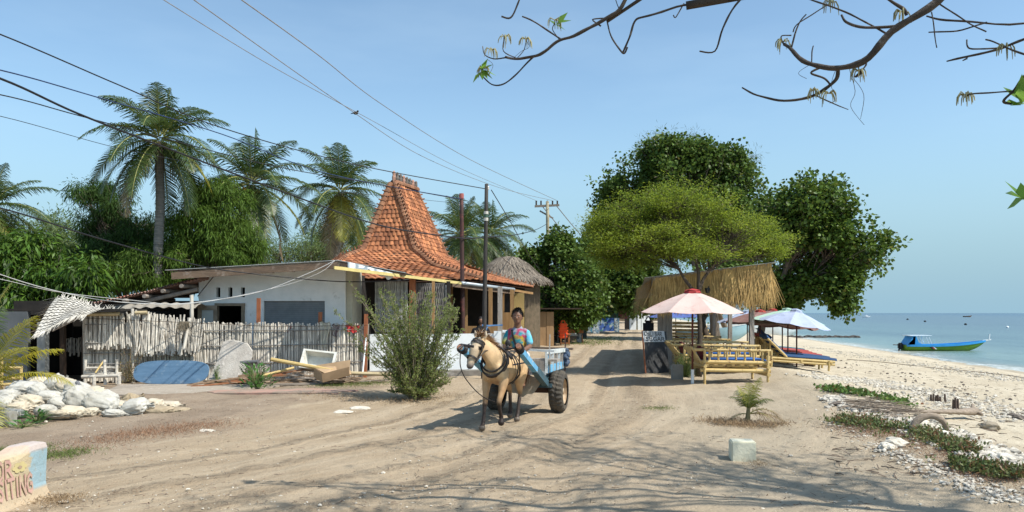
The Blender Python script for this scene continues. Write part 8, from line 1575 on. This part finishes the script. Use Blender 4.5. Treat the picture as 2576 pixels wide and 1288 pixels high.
YL = leafmat('fresh_tip_leaf', (.10, .22, .03), (.16, .30, .05), .45, .25, .35); CAT = leafmat('pale_catkin', (.40, .38, .20), (.32, .30, .16), .3, .3, .6)
for px, py, Y, n_, L in ((1212, 176, 6.0, 8, .13), (1398, 60, 5.8, 4, .13), (2572, 262, 4.2, 9, .17), (2574, 500, 4.1, 6, .15)): cluster(P(px, py, Y), n_, L, YL)
mb = MB(); mb.tube(crv([P(2700, 420, 4.0), P(2620, 470, 4.05), P(2576, 500, 4.1)], 4), [.012, .011, .01, .01, .009, .008, .008, .007, .006], 6); mb.build('branch', TWB, ot)
for px, py, Y in ((1235, 125, 6.0), (1270, 92, 5.9), (1322, 98, 5.9), (1395, 50, 5.8), (1970, 105, 5.0), (2085, 235, 4.95), (2045, 228, 5), (2160, 178, 4.8), (2430, 240, 4.4), (2530, 118, 4.4), (2090, 5, 4.9), (2270, 30, 4.6), (1215, 172, 6)):
    mb = MB()
    for k in range(12): p = P(px, py, Y); a = R.uniform(0, 6.28); e_ = V((cos(a), sin(a)*.5, R.uniform(.0, .6))); mb.tube([p, p+e_*.035, p+e_*.05+V((0, 0, -.03)), p+e_*.055+V((0, 0, -R.uniform(.05, .09)))], [.003, .0045, .004, .002], 4)
    mb.build('catkins', CAT, ot)
C, D = [], []
for c in cr_:      # off-frame crown: fine twigs and a few leaves
    for k in range(9):
        p = c[R.randint(5, len(c)-1)]; d = (V(rand_dirs(1)[0])+V((0, 0, .3))).normalized(); q = p+d*R.uniform(.3, .9); mb = MB() if k == 0 else mb; mb.tube(wander(p, q, 4, .15), [.008, .007, .006, .004, .003], 4, cap=False)
        for j in range(4): C.append(tuple(q+V(rand_dirs(1)[0])*.10)); D.append(rand_dirs(1)[0])
    mb.build('twigs', TWB, ot)
leaves('crown', np.array(C), np.array(D), rand_dirs(len(C)), RN.uniform(.07, .15, len(C)), .05, YL, ot)
# small bird on the bare wire
bd = MB(); b0_ = P(895, 288, 29.5); b0_.z += .06; bd.ball(b0_, (.10, .06, .07)); bd.ball(b0_+V((.08, 0, .07)), .04); bd.tube([b0_+V((-.08, 0, 0)), b0_+V((-.20, 0, -.03))], [.03, .012], 5); bd.build('bird', INK, None, 'small dark bird perched on a bare wire', 'bird', smooth=True)
